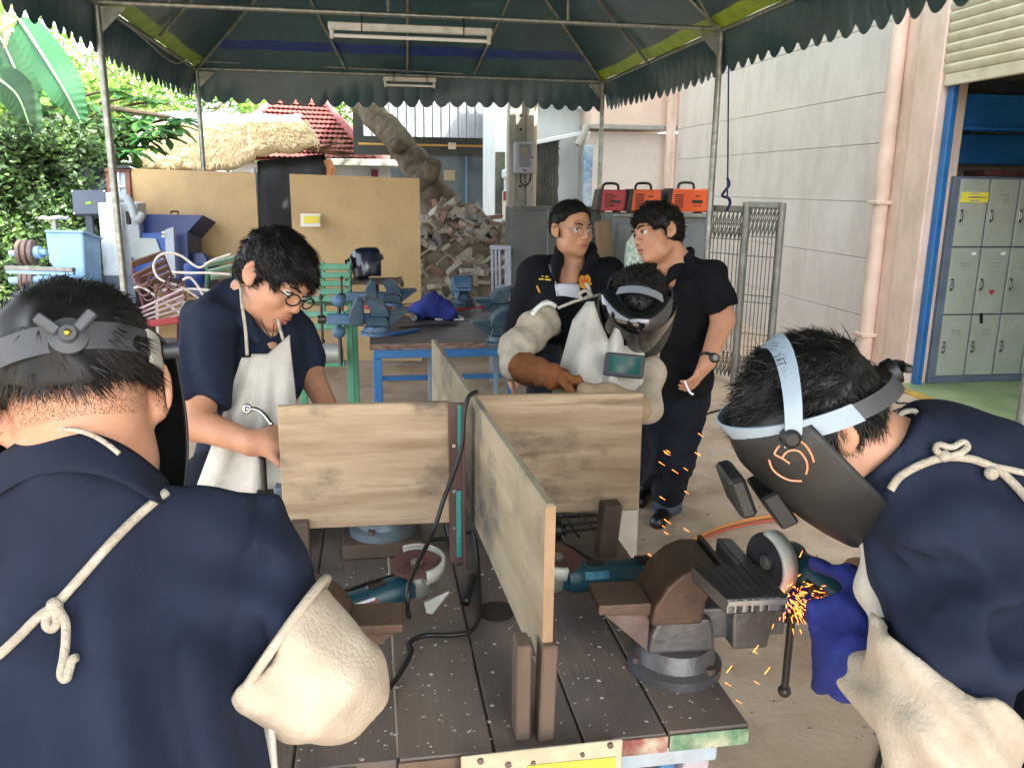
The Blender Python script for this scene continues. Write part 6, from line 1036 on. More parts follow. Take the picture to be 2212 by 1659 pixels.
GL = SDF(); [GL.chain([pd(1856, y_+4, 1.42), pd(1810, y_, 1.40), pd(1760+o_, y_+2, 1.42), pd(1748+o_, y_-4, 1.47)], [.021, .019, .0175, .016], .006) for y_, o_ in ((1308, 2), (1334, 0), (1360, 8), (1384, 22))]; GL.chain([pd(1880, 1290, 1.42), pd(1830, 1238, 1.45), pd(1765, 1222, 1.49)], [.03, .02, .017], .02); GL.cap(pd(1862, 1325, 1.41), pd(1850, 1420, 1.36), .05, .07, .03); GL.cap(pd(1850, 1420, 1.38), pd(1862, 1490, 1.36), .072, .076, .03); GL.cut(pd(1860, 1488, 1.36), (-UP*.95+RT*.1)); GL.noise(.010, 16, 20).noise(.004, 40, 21); soft('glove', surface(GL, .0055), royal, p6)
GL = SDF(); w2 = pd(1870, 1262, 1.60); hand(GL, w2, (pd(1800, 1262, 1.60)-w2), -UP*.6-FW*.6, (.3, .35, .4, .45), -1, 1.05, 1.3, .5); GL.cap(w2, pd(1960, 1275, 1.60), .04, .06, .03); GL.noise(.004, 25, 24); soft('glove', surface(GL, .0055), royal, p6)
AP = SDF(); AP.chain([pd(1890, 1030, 1.29), pd(1890, 1150, 1.29), pd(1888, 1270, 1.3), pd(1935, 1380, 1.27), pd(1960, 1450, 1.25)], [.014, .02, .024, .028, .03], .03); AP.noise(.004, 20, 25); soft('apron', surface(AP, .006), hidew, p6)
strap(p6, S6, [(1923, 1058), (1945, 1028), (1990, 1003), (2040, 988), (2090, 990), (2125, 1000), (2160, 1018), (2195, 1050), (2225, 1085)], .0062, cordm, off=.002); strap(p6, S6, [(2125, 1000), (2150, 1008), (2180, 1014), (2225, 1024)], .005, cordm, off=.003)
k6 = lambda L, o=.012: [q for q in (cast(S6, a, b, off=o) for a, b in L) if q is not None]; knot(p6, k6([(2040, 985)])[0], .009, cordm, [k6([(2040, 985), (2022, 972), (2028, 960), (2055, 966), (2080, 955), (2090, 965), (2075, 978), (2045, 986)]), ]); knot(p6, k6([(2142, 1022)])[0], .010, cordm, [])
q0 = pd(1945, 945, 1.29); knot(p6, pd(1955, 925, 1.285), .008, cordm, [[pd(1938, 935, 1.28), pd(1936, 912, 1.28), pd(1950, 892, 1.28), pd(1975, 888, 1.28), pd(1982, 902, 1.28), pd(1968, 918, 1.28), pd(1945, 925, 1.28)]]); MB().tube(smooth_path([pd(1948, 935, 1.28), pd(1925, 975, 1.262), pd(1905, 1010, 1.25), pd(1890, 1025, 1.26)]), .005, 8).build('strap', cordm, p6, smooth=True)
hairdo(p6, H6, .013, [((0, .10, -.045), (.2, .085, .085)), ((0, -.075, -.125), (.2, .13, .06)), ((.09, .02, -.06), (.05, .04, .055)), ((-.09, .02, -.06), (.05, .04, .055))], 11000, .036, lambda l: np.stack([l[:, 0]*4, l[:, 1]*2+.5, np.where(l[:, 2] > .05, .2, -.8)], 1), .0007, 13, .006, .22, (.008, 38))
hb = thing('welding_helmet', H6.v(0, .05, 0), 'black welding helmet marked with a chalk number worn by the grinding worker', 'helmet')
band(H6, hb, .035, .45, .034, .004, -1.9, 1.9, hlite, 'front_band', .107, .118); band(H6, hb, .035, .45, .03, .004, 1.85, 3.3, hband, 'rear_band', .105, .125); band(H6, hb, .035, .45, .03, .004, 2.95, 4.43, hband, 'rear_band', .105, .125)
V = []
for i in range(25):
    t = math.pi*i/24; x, z = .108*math.cos(t), .045+.108*math.sin(t)
    for dy, dr in ((-.016, 0), (.016, 0), (.016, .004), (-.016, .004)): V.append(H6.v(x*(1+dr/.1), .045+dy-.085*math.sin(t), .045+(z-.045)*(1+dr/.1)*.86))
MB().add(V, [(i*4+k, i*4+4+k, i*4+4+(k+1) % 4, i*4+(k+1) % 4) for i in range(24) for k in range(4)]).build('top_strap', hlite, hb, smooth='auto')
kc = H6.v(0, -.135, -.02); kn = H6.d(0, -1, -.2); MB().lathe(kc, kn, [(0, 0), (0, .022), (.014, .022), (.02, .01), (.03, .008), (.03, 0)], 20).build('knob', blk, hb, smooth='auto'); MB().bar(kc+kn*.025-H6.d(.024, 0, 0), kc+kn*.025+H6.d(.024, 0, 0), .012, .012).build('wing', blk, hb, .002)
sh6, fn6 = shell(H6, hb, hmat, .116, .122, .075, -.205, 1.5, -.05, .0, .015, .62)
for s_ in (-1, 1): MB().lathe(H6.v(s_*.098, .045, .05), H6.d(s_, 0, 0), [(0, 0), (0, .014), (.016, .014), (.02, .009), (.02, 0)], 20).build('pivot', blk, hb, smooth='auto')
MB().obox(H6.v(0, .158, -.005), H6.d(.05, 0, 0), H6.d(0, .012, .006), H6.d(0, -.012, .032)).build('lens_holder', hmat, hb, .006); MB().obox(H6.v(0, .128, -.06), H6.d(.048, 0, 0), H6.d(0, .014, .004), H6.d(0, -.004, .032)).build('lens_flap', blk, hb, .004)
# chalk number on the near side of the shell
dep = bpy.context.evaluated_depsgraph_get()
def on_mesh(o, pts, off):
    out = []; bm_ = o.evaluated_get(bpy.context.evaluated_depsgraph_get())
    mw = wmat(o); inv = mw.inverted()
    for a, b in pts:
        v = ray(a, b).normalized(); ok, loc, nr, _ = bm_.ray_cast(inv@CAM, (inv.to_3x3()@v).normalized())
        if ok: out.append((mw@loc)-v*off)
    return out
chalk = mat('chalk_orange', 'd98a62', 'cf9a7a', 30, .9)
for P in ([(1661, 993), (1668, 1012), (1684, 1027), (1706, 1037), (1732, 1039)], [(1687, 943), (1710, 945), (1736, 958), (1752, 980), (1758, 998)], [(1685, 962), (1678, 970), (1674, 981), (1690, 990), (1706, 1001)], [(1690, 988), (1700, 976), (1716, 972), (1730, 978), (1742, 996), (1744, 1012), (1741, 1024)]):
    Q = on_mesh(sh6, P, .0012)
    if len(Q) > 1: MB().tube(smooth_path(Q, 5), .0016, 6).build('chalk_mark', chalk, hb, smooth=True)
# ---------------------------------------------------------------- bespectacled worker
H2 = Head(pd(596, 603, 2.32), RT*.72-UP*.60-FW*.32, RT*.58+UP*.76-FW*.18, 1.02); S = H2.skin(); N2 = pd(528, 648, 2.36); S.cap(H2.p(0, -.03, -.05), N2, .056, .062, .03)
sR, eR, wR = pd(455, 700, 2.28), pd(425, 915, 2.16), pd(545, 958, 2.10); S.cap(pd(545, 690, 2.38), pd(580, 750, 2.37), .055, .055, .03); hd = surface(S, .006)
B = SDF(); B.cap(pd(535, 720, 2.43), pd(540, 1000, 2.43), .07, .08, .05); B.cap(N2, pd(535, 720, 2.43), .06, .07, .04); B.cap(sR, eR, .05, .045); B.cap(eR, wR, .044, .031, .02); hand(B, wR, RT*.8+UP*.15+FW*.2, -UP*.5+FW*.8, (.6, .7, .8, .9), -1, 1., 1.05, .3); B.cap(pd(640, 720, 2.5), pd(665, 800, 2.5), .048, .042); B.cap(pd(665, 800, 2.5), pd(708, 880, 2.4), .042, .03)
hp = pd(540, 1010, 2.38); fx, fy = hp.x, hp.y; L2 = ([(fx-.1, fy, .92), (fx+.1, fy, .92)], [(fx-.1, fy-.02, .5), (fx+.1, fy-.02, .5)], [(fx-.12, fy, .1), (fx+.12, fy, .1)]); legs(B, *L2)
p2 = person('p', join_surf([hd, surface(B, .007)]), sk3, 'worker in black glasses and white apron tightening a vice with his head bowed')
SH = SDF(); SH.ell(pd(535, 780, 2.42), (.17, .12, .20), basis(FW, (0, 0, 1)), .05); SH.ell(pd(545, 1000, 2.45), (.165, .10, .2), None, .05); SH.cap(pd(455, 690, 2.33), pd(625, 715, 2.5), .07, .07, .05); SH.cap(N2, pd(540, 720, 2.42), .07, .1, .04); SH.u(SDF().cap(sR, pd(436, 865, 2.19), .075, .070, .03).cut(pd(440, 878, 2.19), (eR-sR)), .03); SH.cap(pd(632, 720, 2.5), pd(652, 775, 2.5), .07, .065, .03)
SH.sub(f_ell(pd(565, 690, 2.24), (.05, .07, .10), basis(FW, (0, 0, 1))), .01); SH.noise(.007, 10, 31, (1, 1, .6)).noise(.003, 28, 32).wave(.008, RT+UP*.3, .09, 33, 1.3, 4); S2 = SH; soft('shirt', surface(SH, .008), navy, p2)
CO = SDF(); CO.chain([pd(520, 596, 2.40), pd(512, 640, 2.33), pd(528, 690, 2.29), pd(556, 735, 2.27)], [.022, .026, .022, .012], .02); CO.cap(pd(520, 596, 2.40), pd(565, 625, 2.45), .02, .02); CO.noise(.003, 30, 33); soft('collar', surface(CO, .007), navy, p2)
TR = SDF(); TR.cap(hp+FW*.04, (fx, fy+.04, .95), .11, .11, .05); legs(TR, *L2, (.095, .08, .075)); soft('trousers', surface(TR, .016), navyt, p2); foot(p2, L2[2][0], -FW); foot(p2, L2[2][1], -FW)
def apv(u, v):
    top = pd(522+104*u, 766-42*max(0, u-.55)/.45*1.0+(8 if u < .2 else 0), 2.255+.03*u); 
    a = 440+(660-440)*u-(18*v if u < .3 else 0); m_ = pd(522+104*u+((a)-(522+104*u))*min(1, v*1.5), 765+v*420, 2.25-.05*min(1, v*2)-.02*math.sin(math.pi*u)+.012*math.sin(u*19+v*3)*min(1, v*3)); return top.lerp(m_, min(1, v*3)) if v < .33 else m_
MB().grid(apv, 36, 30).build('apron', hidew, p2, smooth=True, solid=.006)
MB().tube(smooth_path([pd(520, 598, 2.33), pd(522, 650, 2.25), pd(530, 710, 2.24), pd(534, 768, 2.24)]), .0045, 8).build('apron_strap', cordm, p2, smooth=True); MB().tube(smooth_path([pd(600, 690, 2.26), pd(606, 715, 2.25), pd(612, 735, 2.25)]), .0045, 8).build('apron_strap', cordm, p2, smooth=True); MB().tube(smooth_path([pd(522, 590, 2.33), pd(512, 580, 2.33), pd(514, 568, 2.33), pd(524, 572, 2.33), pd(522, 590, 2.33)]), .006, 8).build('strap_loop', cordm, p2, smooth=True)
MB().tube(smooth_path([pd(563, 690, 2.245), pd(585, 730, 2.235), pd(592, 700, 2.24)]), .0018, 6).build('neck_cord', blk, p2)
face(p2, H2, look=(0, -1)); hairdo(p2, H2, .015, [((0, .115, -.045), (.15, .08, .092)), ((0, -.07, -.13), (.2, .14, .065)), ((.095, .035, -.05), (.05, .04, .06)), ((-.095, .035, -.05), (.05, .04, .06)), ((.1, -.01, -.035), (.03, .03, .045)), ((-.1, -.01, -.035), (.03, .03, .045))], 9000, .032, lambda l: np.stack([l[:, 0]*5, l[:, 1]*3+.9, l[:, 2]*2-.3], 1), .0008, 15, .007, .3, (.009, 36))
gls = MB()
for x in (-1, 1):
    c = (x*.034, .112, -.002); gls.tube([H2.v(c[0]+.025*math.cos(t), c[1]-abs(c[0]+.025*math.cos(t))*.12, c[2]+.017*math.sin(t)) for t in [i*6.283/20 for i in range(20)]], .0022, 6, closed=True); gls.tube([H2.v(x*.059, .104, .004), H2.v(x*.078, .07, .004), H2.v(x*.086, -.005, .004)], .0022, 6)
gls.tube([H2.v(-.01, .112, .002), H2.v(0, .115, .005), H2.v(.01, .112, .002)], .002, 6).build('glasses', blk, p2, smooth=True)
wr = thing('spanner', pd(560, 900, 2.08), 'steel cranked spanner held by the worker in black glasses', 'spanner'); MB().tube(smooth_path([pd(534, 883, 2.08), pd(552, 884, 2.08), pd(570, 895, 2.08), pd(588, 918, 2.07)], 5), .006, 8).build('shaft', chrome, wr, smooth=True); q = pd(534, 883, 2.08); MB().tube([q+(RT*math.cos(t)+UP*math.sin(t))*.009 for t in [i*.5236 for i in range(12)]], .0045, 6, closed=True).build('ring_end', chrome, wr, smooth=True)
# ---------------------------------------------------------------- older man in black jacket
f3 = -FW*.84+RT*.48; f3.z = -.02; H3 = Head(pd(1237, 494, 3.78), f3, (0.02, 0, 1), 1.0); S = H3.skin(mouth=.005); N3 = pd(1236, 575, 3.84); S.cap(H3.p(0, -.03, -.06), N3, .054, .06, .03); S.cap(N3, pd(1228, 605, 3.82), .055, .05, .04); hd = surface(S, .0065)
fx, fy = N3.x, N3.y; B = SDF(); B.cap(N3, pd(1225, 680, 3.9), .06, .08, .05); B.cap((fx, fy+.04, 1.2), (fx, fy+.04, .95), .08, .08, .05); hR = pd(1104, 790, 3.80); B.cap(pd(1160, 600, 3.86), pd(1125, 700, 3.9), .05, .045); B.cap(pd(1125, 700, 3.9), hR, .043, .03); hand(B, hR, (0, -.05, -1), (1, 0, 0), (.25, .3, .35, .4), 1, 1., 1., .3); B.cap(pd(1310, 605, 3.9), pd(1335, 720, 3.9), .05, .045)
L3 = ([(fx-.1, fy, .92), (fx+.1, fy, .92)], [(fx-.11, fy, .5), (fx+.11, fy, .5)], [(fx-.12, fy+.02, .1), (fx+.12, fy+.02, .1)]); legs(B, *L3); p3 = person('p', join_surf([hd, surface(B, .009)]), sk2, 'older man in glasses and an open black zip jacket with a gold emblem')
SH = SDF(); SH.ell(pd(1228, 690, 3.88), (.20, .13, .25), None, .05); SH.ell((fx, fy+.03, 1.0), (.19, .13, .22), None, .05); SH.cap(pd(1158, 590, 3.88), pd(1312, 592, 3.92), .085, .085, .05); SH.cap(pd(1240, 560, 3.92), pd(1235, 620, 3.88), .085, .1, .04); SH.cap(pd(1153, 600, 3.87), pd(1122, 715, 3.9), .08, .07, .03); SH.cap(pd(1122, 715, 3.9), pd(1108, 775, 3.82), .068, .055, .02); SH.cap(pd(1315, 602, 3.9), pd(1338, 720, 3.92), .08, .07, .03)
SH.sub(f_ell(pd(1230, 590, 3.74), (.055, .12, .22), basis(FW, (0, 0, 1))), .012); SH.sub(f_cap(H3.p(0, -.02, -.05), N3, .064, .066), .006); SH.noise(.008, 9, 41, (1, 1, .6)).noise(.003, 26, 42); S3 = SH; soft('jacket', surface(SH, .009), blackc, p3)
CO = SDF(); CO.chain([pd(1200, 600, 3.72), pd(1204, 565, 3.76), pd(1212, 540, 3.86), pd(1240, 532, 3.94), pd(1275, 540, 3.88), pd(1280, 560, 3.78), pd(1262, 590, 3.72)], [.018, .028, .03, .028, .03, .028, .016], .02); CO.noise(.004, 25, 44); soft('collar', surface(CO, .008), blackc, p3)
TE = SDF(); TE.ell(pd(1222, 660, 3.82), (.085, .075, .17), None, .03); TE.cut(pd(1222, 612, 3.75), UP); soft('undershirt', surface(TE, .01), mat('white_cotton', 'b9bcc6', 'a9adb8', 8, .9), p3)
TR = SDF(); TR.cap((fx, fy, 1.), (fx, fy, .9), .15, .15, .05); legs(TR, *L3, (.11, .085, .075)); soft('trousers', surface(TR, .014), navyt, p3); foot(p3, L3[2][0], -FW); foot(p3, L3[2][1], -FW)
zipm = mat('zip_silver', '8f8f92', rough=.4, metal=.7); strap(p3, S3, [(1187, 572), (1192, 590), (1200, 608), (1205, 630), (1207, 660)], .004, zipm, 'zip'); strap(p3, S3, [(1246, 572), (1238, 585), (1228, 600), (1222, 625)], .004, zipm, 'zip')
gold = mat('gold_thread', 'd29a2c', 'c88a24', 40, .6); orr = mat('orange_thread', 'c85a1e', rough=.7)
def emb(S_, par, poly, m, name, off):
    P = [cast(S_, a, b, off=off) for a, b in poly]; P = [p for p in P if p]; 
    if len(P) > 2: MB().prism(P, -FW*.002).build(name, m, par)
emb(S3, p3, [(1263+13*math.cos(t)*(1 if math.sin(t) < 0 else max(.05, 1-math.sin(t)**2*.75)), 604-16*math.sin(t)) for t in [i*6.283/22 for i in range(22)]], gold, 'emblem', .003); emb(S3, p3, [(1255, 600), (1259, 606), (1263, 598), (1267, 606), (1271, 600), (1270, 614), (1256, 614)], orr, 'emblem_core', .006); strap(p3, S3, [(1250, 614), (1256, 620), (1264, 622), (1272, 619), (1277, 612)], .004, gold, 'emblem_scroll')
for P in ([(1170, 597), (1174, 597)], [(1178, 598), (1186, 598)], [(1164, 603), (1176, 603.5)], [(1178, 604), (1191, 605)]): strap(p3, S3, P, .0035, mat('gold_text', 'd6bf3c', rough=.7), 'name_text', .001)
strap(p3, S3, [(1160, 618), (1166, 632)], .005, gold, 'pocket_trim'); MB().tube(smooth_path([pd(1229, 640, 3.71), pd(1235, 652, 3.71), pd(1240, 640, 3.71)]), .003, 6).build('pendant', zipm, p3, smooth=True)
face(p3, H3, look=(.6, 0)); hairdo(p3, H3, .009, [((0, .085, -.03), (.2, .07, .11)), ((0, -.03, -.11), (.2, .2, .075)), ((.09, .03, -.02), (.045, .05, .06)), ((-.09, .03, -.02), (.045, .05, .06))], 2600, .03, lambda l: np.stack([np.full(len(l), .6), l[:, 1]*2+.2, l[:, 2]*0-.1], 1), .0011, 19, .007, .25, (.003, 40))
g_ = MB()
for x in (-1, 1):
    c = (x*.034, .114, -.004); g_.tube([H3.v(c[0]+.027*math.cos(t), c[1]-abs(c[0]+.027*math.cos(t))*.12, c[2]+.02*math.sin(t)) for t in [i*6.283/20 for i in range(20)]], .0014, 6, closed=True); g_.tube([H3.v(x*.06, .106, .006), H3.v(x*.08, .07, .01), H3.v(x*.09, -.005, .012)], .0016, 6)
g_.tube([H3.v(-.008, .113, .0), H3.v(0, .116, .003), H3.v(.008, .113, .0)], .0015, 6).build('glasses', mat('spectacle_wire', 'a8a29a', rough=.3, metal=.8), p3, smooth=True)
# ---------------------------------------------------------------- standing student in black polo
H4 = Head(pd(1419, 505, 3.66), -RT*.90-FW*.38-UP*.14, UP*.97-RT*.12+FW*.1, 1.04); S = H4.skin(mouth=.004); N4 = pd(1462, 572, 3.74); S.cap(H4.p(0, -.035, -.05), N4, .060, .068, .03); S.cap(N4, pd(1432, 610, 3.70), .06, .055, .04)
sL, eL, wL = pd(1535, 605, 3.68), pd(1562, 690, 3.66), pd(1528, 782, 3.58); hd = surface(S, .006)
B = SDF(); B.cap(N4, pd(1470, 660, 3.84), .065, .08, .05); B.cap(pd(1470, 700, 3.84), pd(1460, 830, 3.88), .08, .08, .05); B.cap(sL, eL, .062, .05); B.cap(eL, wL, .052, .034, .02); hand(B, wL, (pd(1500, 825, 3.58)-wL), -RT*.7+FW*.4, (.35, .4, .45, .5), 1, 1.05, 1.05, .35)
an1, an2 = pz(1440, 1118), pz(1402, 1075); kn1, kn2 = pd(1466, 985, 4.0), pd(1412, 985, 4.12); h1, h2 = pd(1478, 850, 3.86), pd(1430, 850, 3.95); legs(B, [h1, h2], [kn1, kn2], [an1+Vector((0, 0, .1)), an2+Vector((0, 0, .1))]); p4 = person('p', join_surf([hd, surface(B, .0065)]), sk3, 'standing student in a black polo shirt with a wristwatch facing the older man')
SH = SDF(); SH.ell(pd(1470, 690, 3.82), (.20, .16, .26), None, .05); SH.ell(pd(1462, 820, 3.86), (.175, .15, .16), None, .05); SH.cap(pd(1420, 605, 3.86), pd(1525, 600, 3.72), .085, .09, .05); SH.cap(N4, pd(1468, 640, 3.8), .08, .12, .04); SH.u(SDF().cap(sL, pd(1558, 672, 3.66), .088, .08, .03).cut(pd(1553, 672, 3.66), (RT*.35-UP*.93)), .03); SH.sub(f_ell(pd(1418, 585, 3.58), (.03, .06, .085), basis(FW, (0, 0, 1))), .012); SH.noise(.008, 9, 51, (1, 1, .6)).noise(.003, 26, 52).wave(.009, RT*.7+UP*.7, .10, 53, 1.3, 4)
# the shirt hem is kept level
SH.cut(pd(1462, 868, 3.8), (0, 0, -1)); S4 = SH; soft('polo_shirt', surface(SH, .0085), blackc, p4)
CO = SDF(); CO.chain([pd(1432, 618, 3.62), pd(1455, 590, 3.64), pd(1483, 562, 3.72), pd(1490, 545, 3.82)], [.014, .024, .028, .026], .02); CO.noise(.003, 25, 53); soft('collar', surface(CO, .008), blackc, p4)
TR = SDF(); TR.cap(pd(1470, 850, 3.88), pd(1440, 850, 3.93), .13, .13, .05); legs(TR, [h1, h2], [kn1, kn2], [an1+Vector((0, 0, .13)), an2+Vector((0, 0, .13))], (.115, .088, .078)); TR.noise(.012, 9, 55, (1, 1, .7)).noise(.005, 22, 56, (1, 1, 2)); soft('trousers', surface(TR, .009), navyt, p4); foot(p4, an1, -FW-RT*.5, .27); foot(p4, an2, -FW-RT*.5, .27)
for c, nm in ((an1, 0), (an2, 1)): TC = SDF(); TC.cap(c+Vector((0, 0, .05)), c+Vector((0, 0, .24)), .078, .088, .02); TC.cut(c+Vector((0, 0, .04)), (0, 0, -1)); TC.noise(.010, 16, 58+nm, (1, 1, 2)); soft('trouser_cuff', surface(TC, .009), mat('slate_trouser_cuff', '333a46', '3e4552', 9, .9, bump=.3, bscale=200), p4)
w_ = wL-(wL-eL).normalized()*.02; dv = (wL-eL).normalized(); s_, u_, _ = frame_from(dv, RT); MB().tube([w_+(s_*math.cos(t)+u_*math.sin(t))*.037 for t in [i*6.283/24 for i in range(24)]], .008, 8, closed=True).build('wristwatch', blk, p4, smooth=True)
wc = w_-FW*.037+RT*.012; MB().lathe(wc, -FW+RT*.4, [(0, 0), (0, .022), (.01, .021), (.013, .016), (.013, 0)], 24).build('watch_case', blk, p4, smooth='auto'); MB().lathe(wc+(-FW+RT*.4).normalized()*.0135, -FW+RT*.4, [(0, .014), (.001, .013), (.001, 0)], 20).build('watch_face', mat('watch_face', '5a5d5c', '8b8e8a', 60, .3), p4)
MB().tube(smooth_path([pd(1479, 822, 3.55), pd(1484, 835, 3.55), pd(1491, 848, 3.55), pd(1498, 852, 3.55)]), .005, 8).build('white_earphone', tubem, p4, smooth=True)
face(p4, H4, look=(0, 0)); hairdo(p4, H4, .014, [((0, .10, -.035), (.2, .06, .095)), ((0, -.05, -.125), (.2, .17, .075)), ((.092, .035, -.04), (.05, .045, .06)), ((-.092, .035, -.04), (.05, .045, .06))], 4500, .03, lambda l: np.stack([l[:, 0]*3, l[:, 1]*2+.8, l[:, 2]*4], 1), .0011, 23, .008, .45, (.007, 36))
# ---------------------------------------------------------------- masked welder
H5 = Head(pd(1374, 668, 2.72), -FW*.56-UP*.80-RT*.20, UP*.56-FW*.82+RT*.02, 1.02); S = H5.skin(); N5 = pd(1345, 672, 2.95); S.cap(H5.p(0, -.03, -.05), N5, .056, .062, .03); hd = surface(S, .009)
B = SDF(); B.cap(N5, pd(1330, 760, 2.95), .065, .08, .05); B.cap(pd(1330, 780, 2.95), pd(1320, 960, 2.9), .08, .08, .05); wl = pd(1180, 810, 2.5); B.cap(pd(1215, 690, 2.95), pd(1152, 714, 2.80), .035, .03); B.cap(pd(1152, 714, 2.80), pd(1117, 760, 2.70), .03, .028); B.cap(pd(1117, 760, 2.70), pd(1125, 798, 2.60), .028, .025); B.cap(pd(1125, 798, 2.60), wl, .025, .025); B.cap(pd(1402, 765, 2.84), pd(1404, 810, 2.76), .025, .025); B.cap(pd(1404, 810, 2.76), pd(1396, 875, 2.64), .025, .025)
hp = pd(1320, 980, 2.85); fx, fy = hp.x-.06, hp.y+.05; L5 = ([(fx-.08, fy, .9), (fx+.07, fy, .9)], [(fx-.08, fy-.02, .48), (fx+.06, fy-.02, .48)], [(fx-.09, fy, .1), (fx+.06, fy, .1)]); legs(B, *L5); p5 = person('p', join_surf([hd, surface(B, .012)]), sk1, 'welder with lowered mask, pale leather sleeves and a brown gauntlet')
SH = SDF(); SH.ell(pd(1320, 770, 2.95), (.18, .13, .2), None, .05); SH.ell((fx, fy+.02, 1.0), (.16, .13, .2), None, .05); SH.cap(pd(1220, 690, 2.98), pd(1400, 715, 3.0), .085, .08, .05); SH.cap(pd(1215, 692, 2.97), pd(1180, 715, 2.88), .062, .05, .03); SH.noise(.007, 10, 61); S5 = SH; soft('shirt', surface(SH, .010), blackc, p5)
TR = SDF(); TR.cap(hp, (fx, fy, .93), .15, .15, .05); legs(TR, *L5, (.10, .08, .07)); soft('trousers', surface(TR, .016), navyt, p5); foot(p5, L5[2][0], -FW); foot(p5, L5[2][1], -FW)
LS = SDF(); LS.chain([pd(1196, 680, 2.86), pd(1152, 714, 2.78), pd(1117, 752, 2.70), pd(1110, 795, 2.62)], [.062, .056, .052, .046], .03); LS.cut(pd(1200, 680, 2.84), (RT*.75+UP*.25)); LS.noise(.006, 16, 63).noise(.004, 36, 64).wave(.006, RT*.5+UP*.85, .05, 65, 1.2, 6); soft('leather_sleeve', surface(LS, .007), hide, p5)
LS = SDF(); LS.chain([pd(1402, 765, 2.82), pd(1406, 810, 2.74), pd(1398, 875, 2.62), pd(1370, 890, 2.5)], [.038, .042, .042, .04], .05); LS.noise(.009, 14, 66); soft('leather_sleeve', surface(LS, .008), hide, p5)
GL = SDF(); GL.cap(pd(1136, 795, 2.58), pd(1190, 812, 2.48), .052, .038, .03); hand(GL, pd(1188, 812, 2.49), RT*.9-UP*.25-FW*.2, -UP*.7-FW*.3, (.8, .85, .9, .95), -1, 1.02, 1.3, .7); GL.noise(.004, 30, 67).wave(.004, RT*.8-UP*.5, .04, 69, 1.2, 7); soft('gauntlet', surface(GL, .006), suedeb, p5)
GL = SDF(); GL.chain([pd(1370, 882, 2.47), pd(1320, 864, 2.45), pd(1270, 848, 2.42)], [.05, .042, .034], .03); GL.noise(.006, 24, 68); soft('gauntlet', surface(GL, .007), mat('tan_suede', 'a08a6c', 'b09a7c', 12, .9, bump=.5, bscale=130), p5)
def bib(u, v):
    a = 1238-46*min(1, v*3)+(1392-1238+46*min(1, v*3))*u; cut_ = 60*max(0, 1-abs(u-.5)/.2)**.7; tp = 652+max(0, 40*(1-u*5))+(95 if u > .68 else 0)*1+cut_*1.4; return pd(a-(20*v), tp+(1250-tp)*v, 2.70-.10*math.sin(math.pi*u)+.012*math.sin(u*17)-.12*min(1, v*2))
MB().grid(bib, 40, 30).build('apron', hidew, p5, smooth=True, solid=.006)
MB().tube(smooth_path([pd(1205, 666, 2.72), pd(1240, 652, 2.72), pd(1275, 642, 2.74), pd(1300, 636, 2.78)]), .005, 8).build('strap', cordm, p5, smooth=True)
q = pd(1275, 638, 2.74); knot(p5, q, .010, cordm, [[q, pd(1258, 646, 2.72), pd(1252, 636, 2.72), pd(1265, 628, 2.72), q], [q, pd(1272, 622, 2.73), pd(1264, 612, 2.73)]])
MB().tube(smooth_path([pd(1150, 680, 2.72), pd(1165, 662, 2.74), pd(1185, 655, 2.76), pd(1200, 662, 2.78)]), .008, 8).build('collar_edge', tubem, p5, smooth=True)
hairdo(p5, H5, .016, [((0, .10, -.045), (.2, .085, .085)), ((0, -.075, -.125), (.2, .13, .06))], 5000, .022, lambda l: np.stack([l[:, 0]*5, l[:, 1]*3, l[:, 2]*2], 1), .0009, 27, .007, .3, (.005, 40))
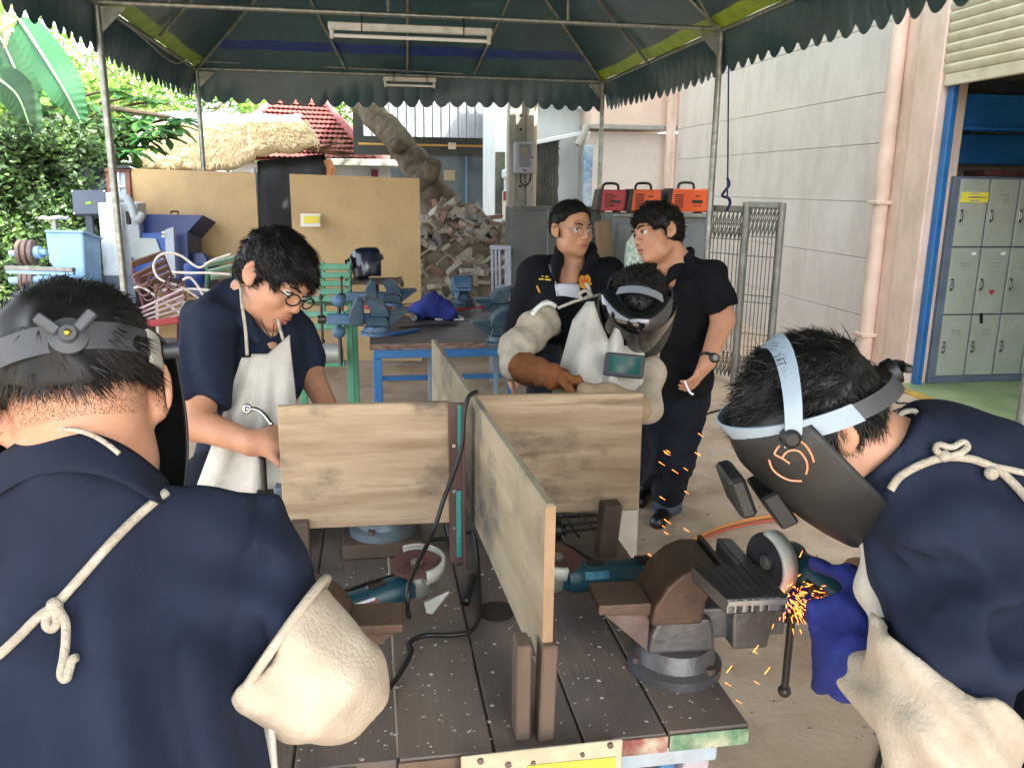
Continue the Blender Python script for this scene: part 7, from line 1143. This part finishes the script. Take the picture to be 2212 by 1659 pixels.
hb = thing('welding_helmet', H5.v(0, .05, 0), 'black welding mask with clear flip shield worn by the masked welder', 'helmet'); band(H5, hb, .06, .1, .036, .004, -1.9, 1.9, hband, 'front_band', .100, .120); MB().add([H5.v((.100+dr)*math.cos(math.pi*i/24), .03+dy+.02*math.sin(math.pi*i/24), .04+(.107+dr)*math.sin(math.pi*i/24)) for i in range(25) for dy, dr in ((-.013, 0), (.013, 0), (.013, .004), (-.013, .004))], [(i*4+k, i*4+4+k, i*4+4+(k+1) % 4, i*4+(k+1) % 4) for i in range(24) for k in range(4)]).build('top_strap', mat('helmet_band_mid', '7d838a', rough=.4), hb, smooth='auto')
olive = mat('helmet_olive', '1c201c', '232722', 8, .5); shell(H5, hb, olive, .125, .155, .085, -.20, 1.5, -.08, -.02, .0, .7)
vis = mat('dark_visor', '0b0c0e', rough=.08, coat=.6, spec=.7); shell(H5, hb, vis, .124, .172, .115, -.06, 1.3, -.05, -.015, .01, .9, 'visor', 2.0)
_lc = pd(1348, 790, 2.545); MB().obox(_lc, RT*.060-UP*.006, FW*.02, UP*.036+RT*.003-FW*.008).build('lens_frame', hband, hb, .005); MB().obox(_lc-FW*.0215+UP*.001, RT*.047-UP*.0047, FW*.003, UP*.025+RT*.002-FW*.0055).build('lens', mat('teal_lens', '0c4a4a', '145a58', 4, .08, coat=.5), hb)
ylw = mat('yellow_marker', 'c4b93c', rough=.6)
for o_ in [bpy.data.objects[c.name] for c in hb.children if c.name.startswith('shell')]:
    Q = on_mesh(o_, [(1284+9*math.cos(t), 692+16*math.sin(t)) for t in [i*.4488 for i in range(15)]], .002)
    if len(Q) > 5: MB().tube(Q, .0016, 6).build('oval_mark', ylw, hb, smooth=True)
# spare helmet on the tray
cH = pd(795, 568, 6.9); HS = Head(cH, -FW*.55-RT*.75-UP*.25, UP-RT*.2, 1.05); hb = thing('welding_helmet', cH, 'glossy dark blue welding helmet resting on the metal tray', 'helmet'); shell(HS, hb, mat('helmet_gloss_navy', '141c2c', '182236', 8, .22, coat=.5), .125, .165, .11, -.13, 1.7, .2, -.03, 0, .8); MB().obox(HS.v(0, .15, .02), HS.d(.055, 0, 0), HS.d(0, .02, 0), HS.d(0, 0, .045)).build('lens', vis, hb, .005); band(HS, hb, .03, .1, .03, .004, 1.4, 4.9, hband, 'headband', .10, .12)
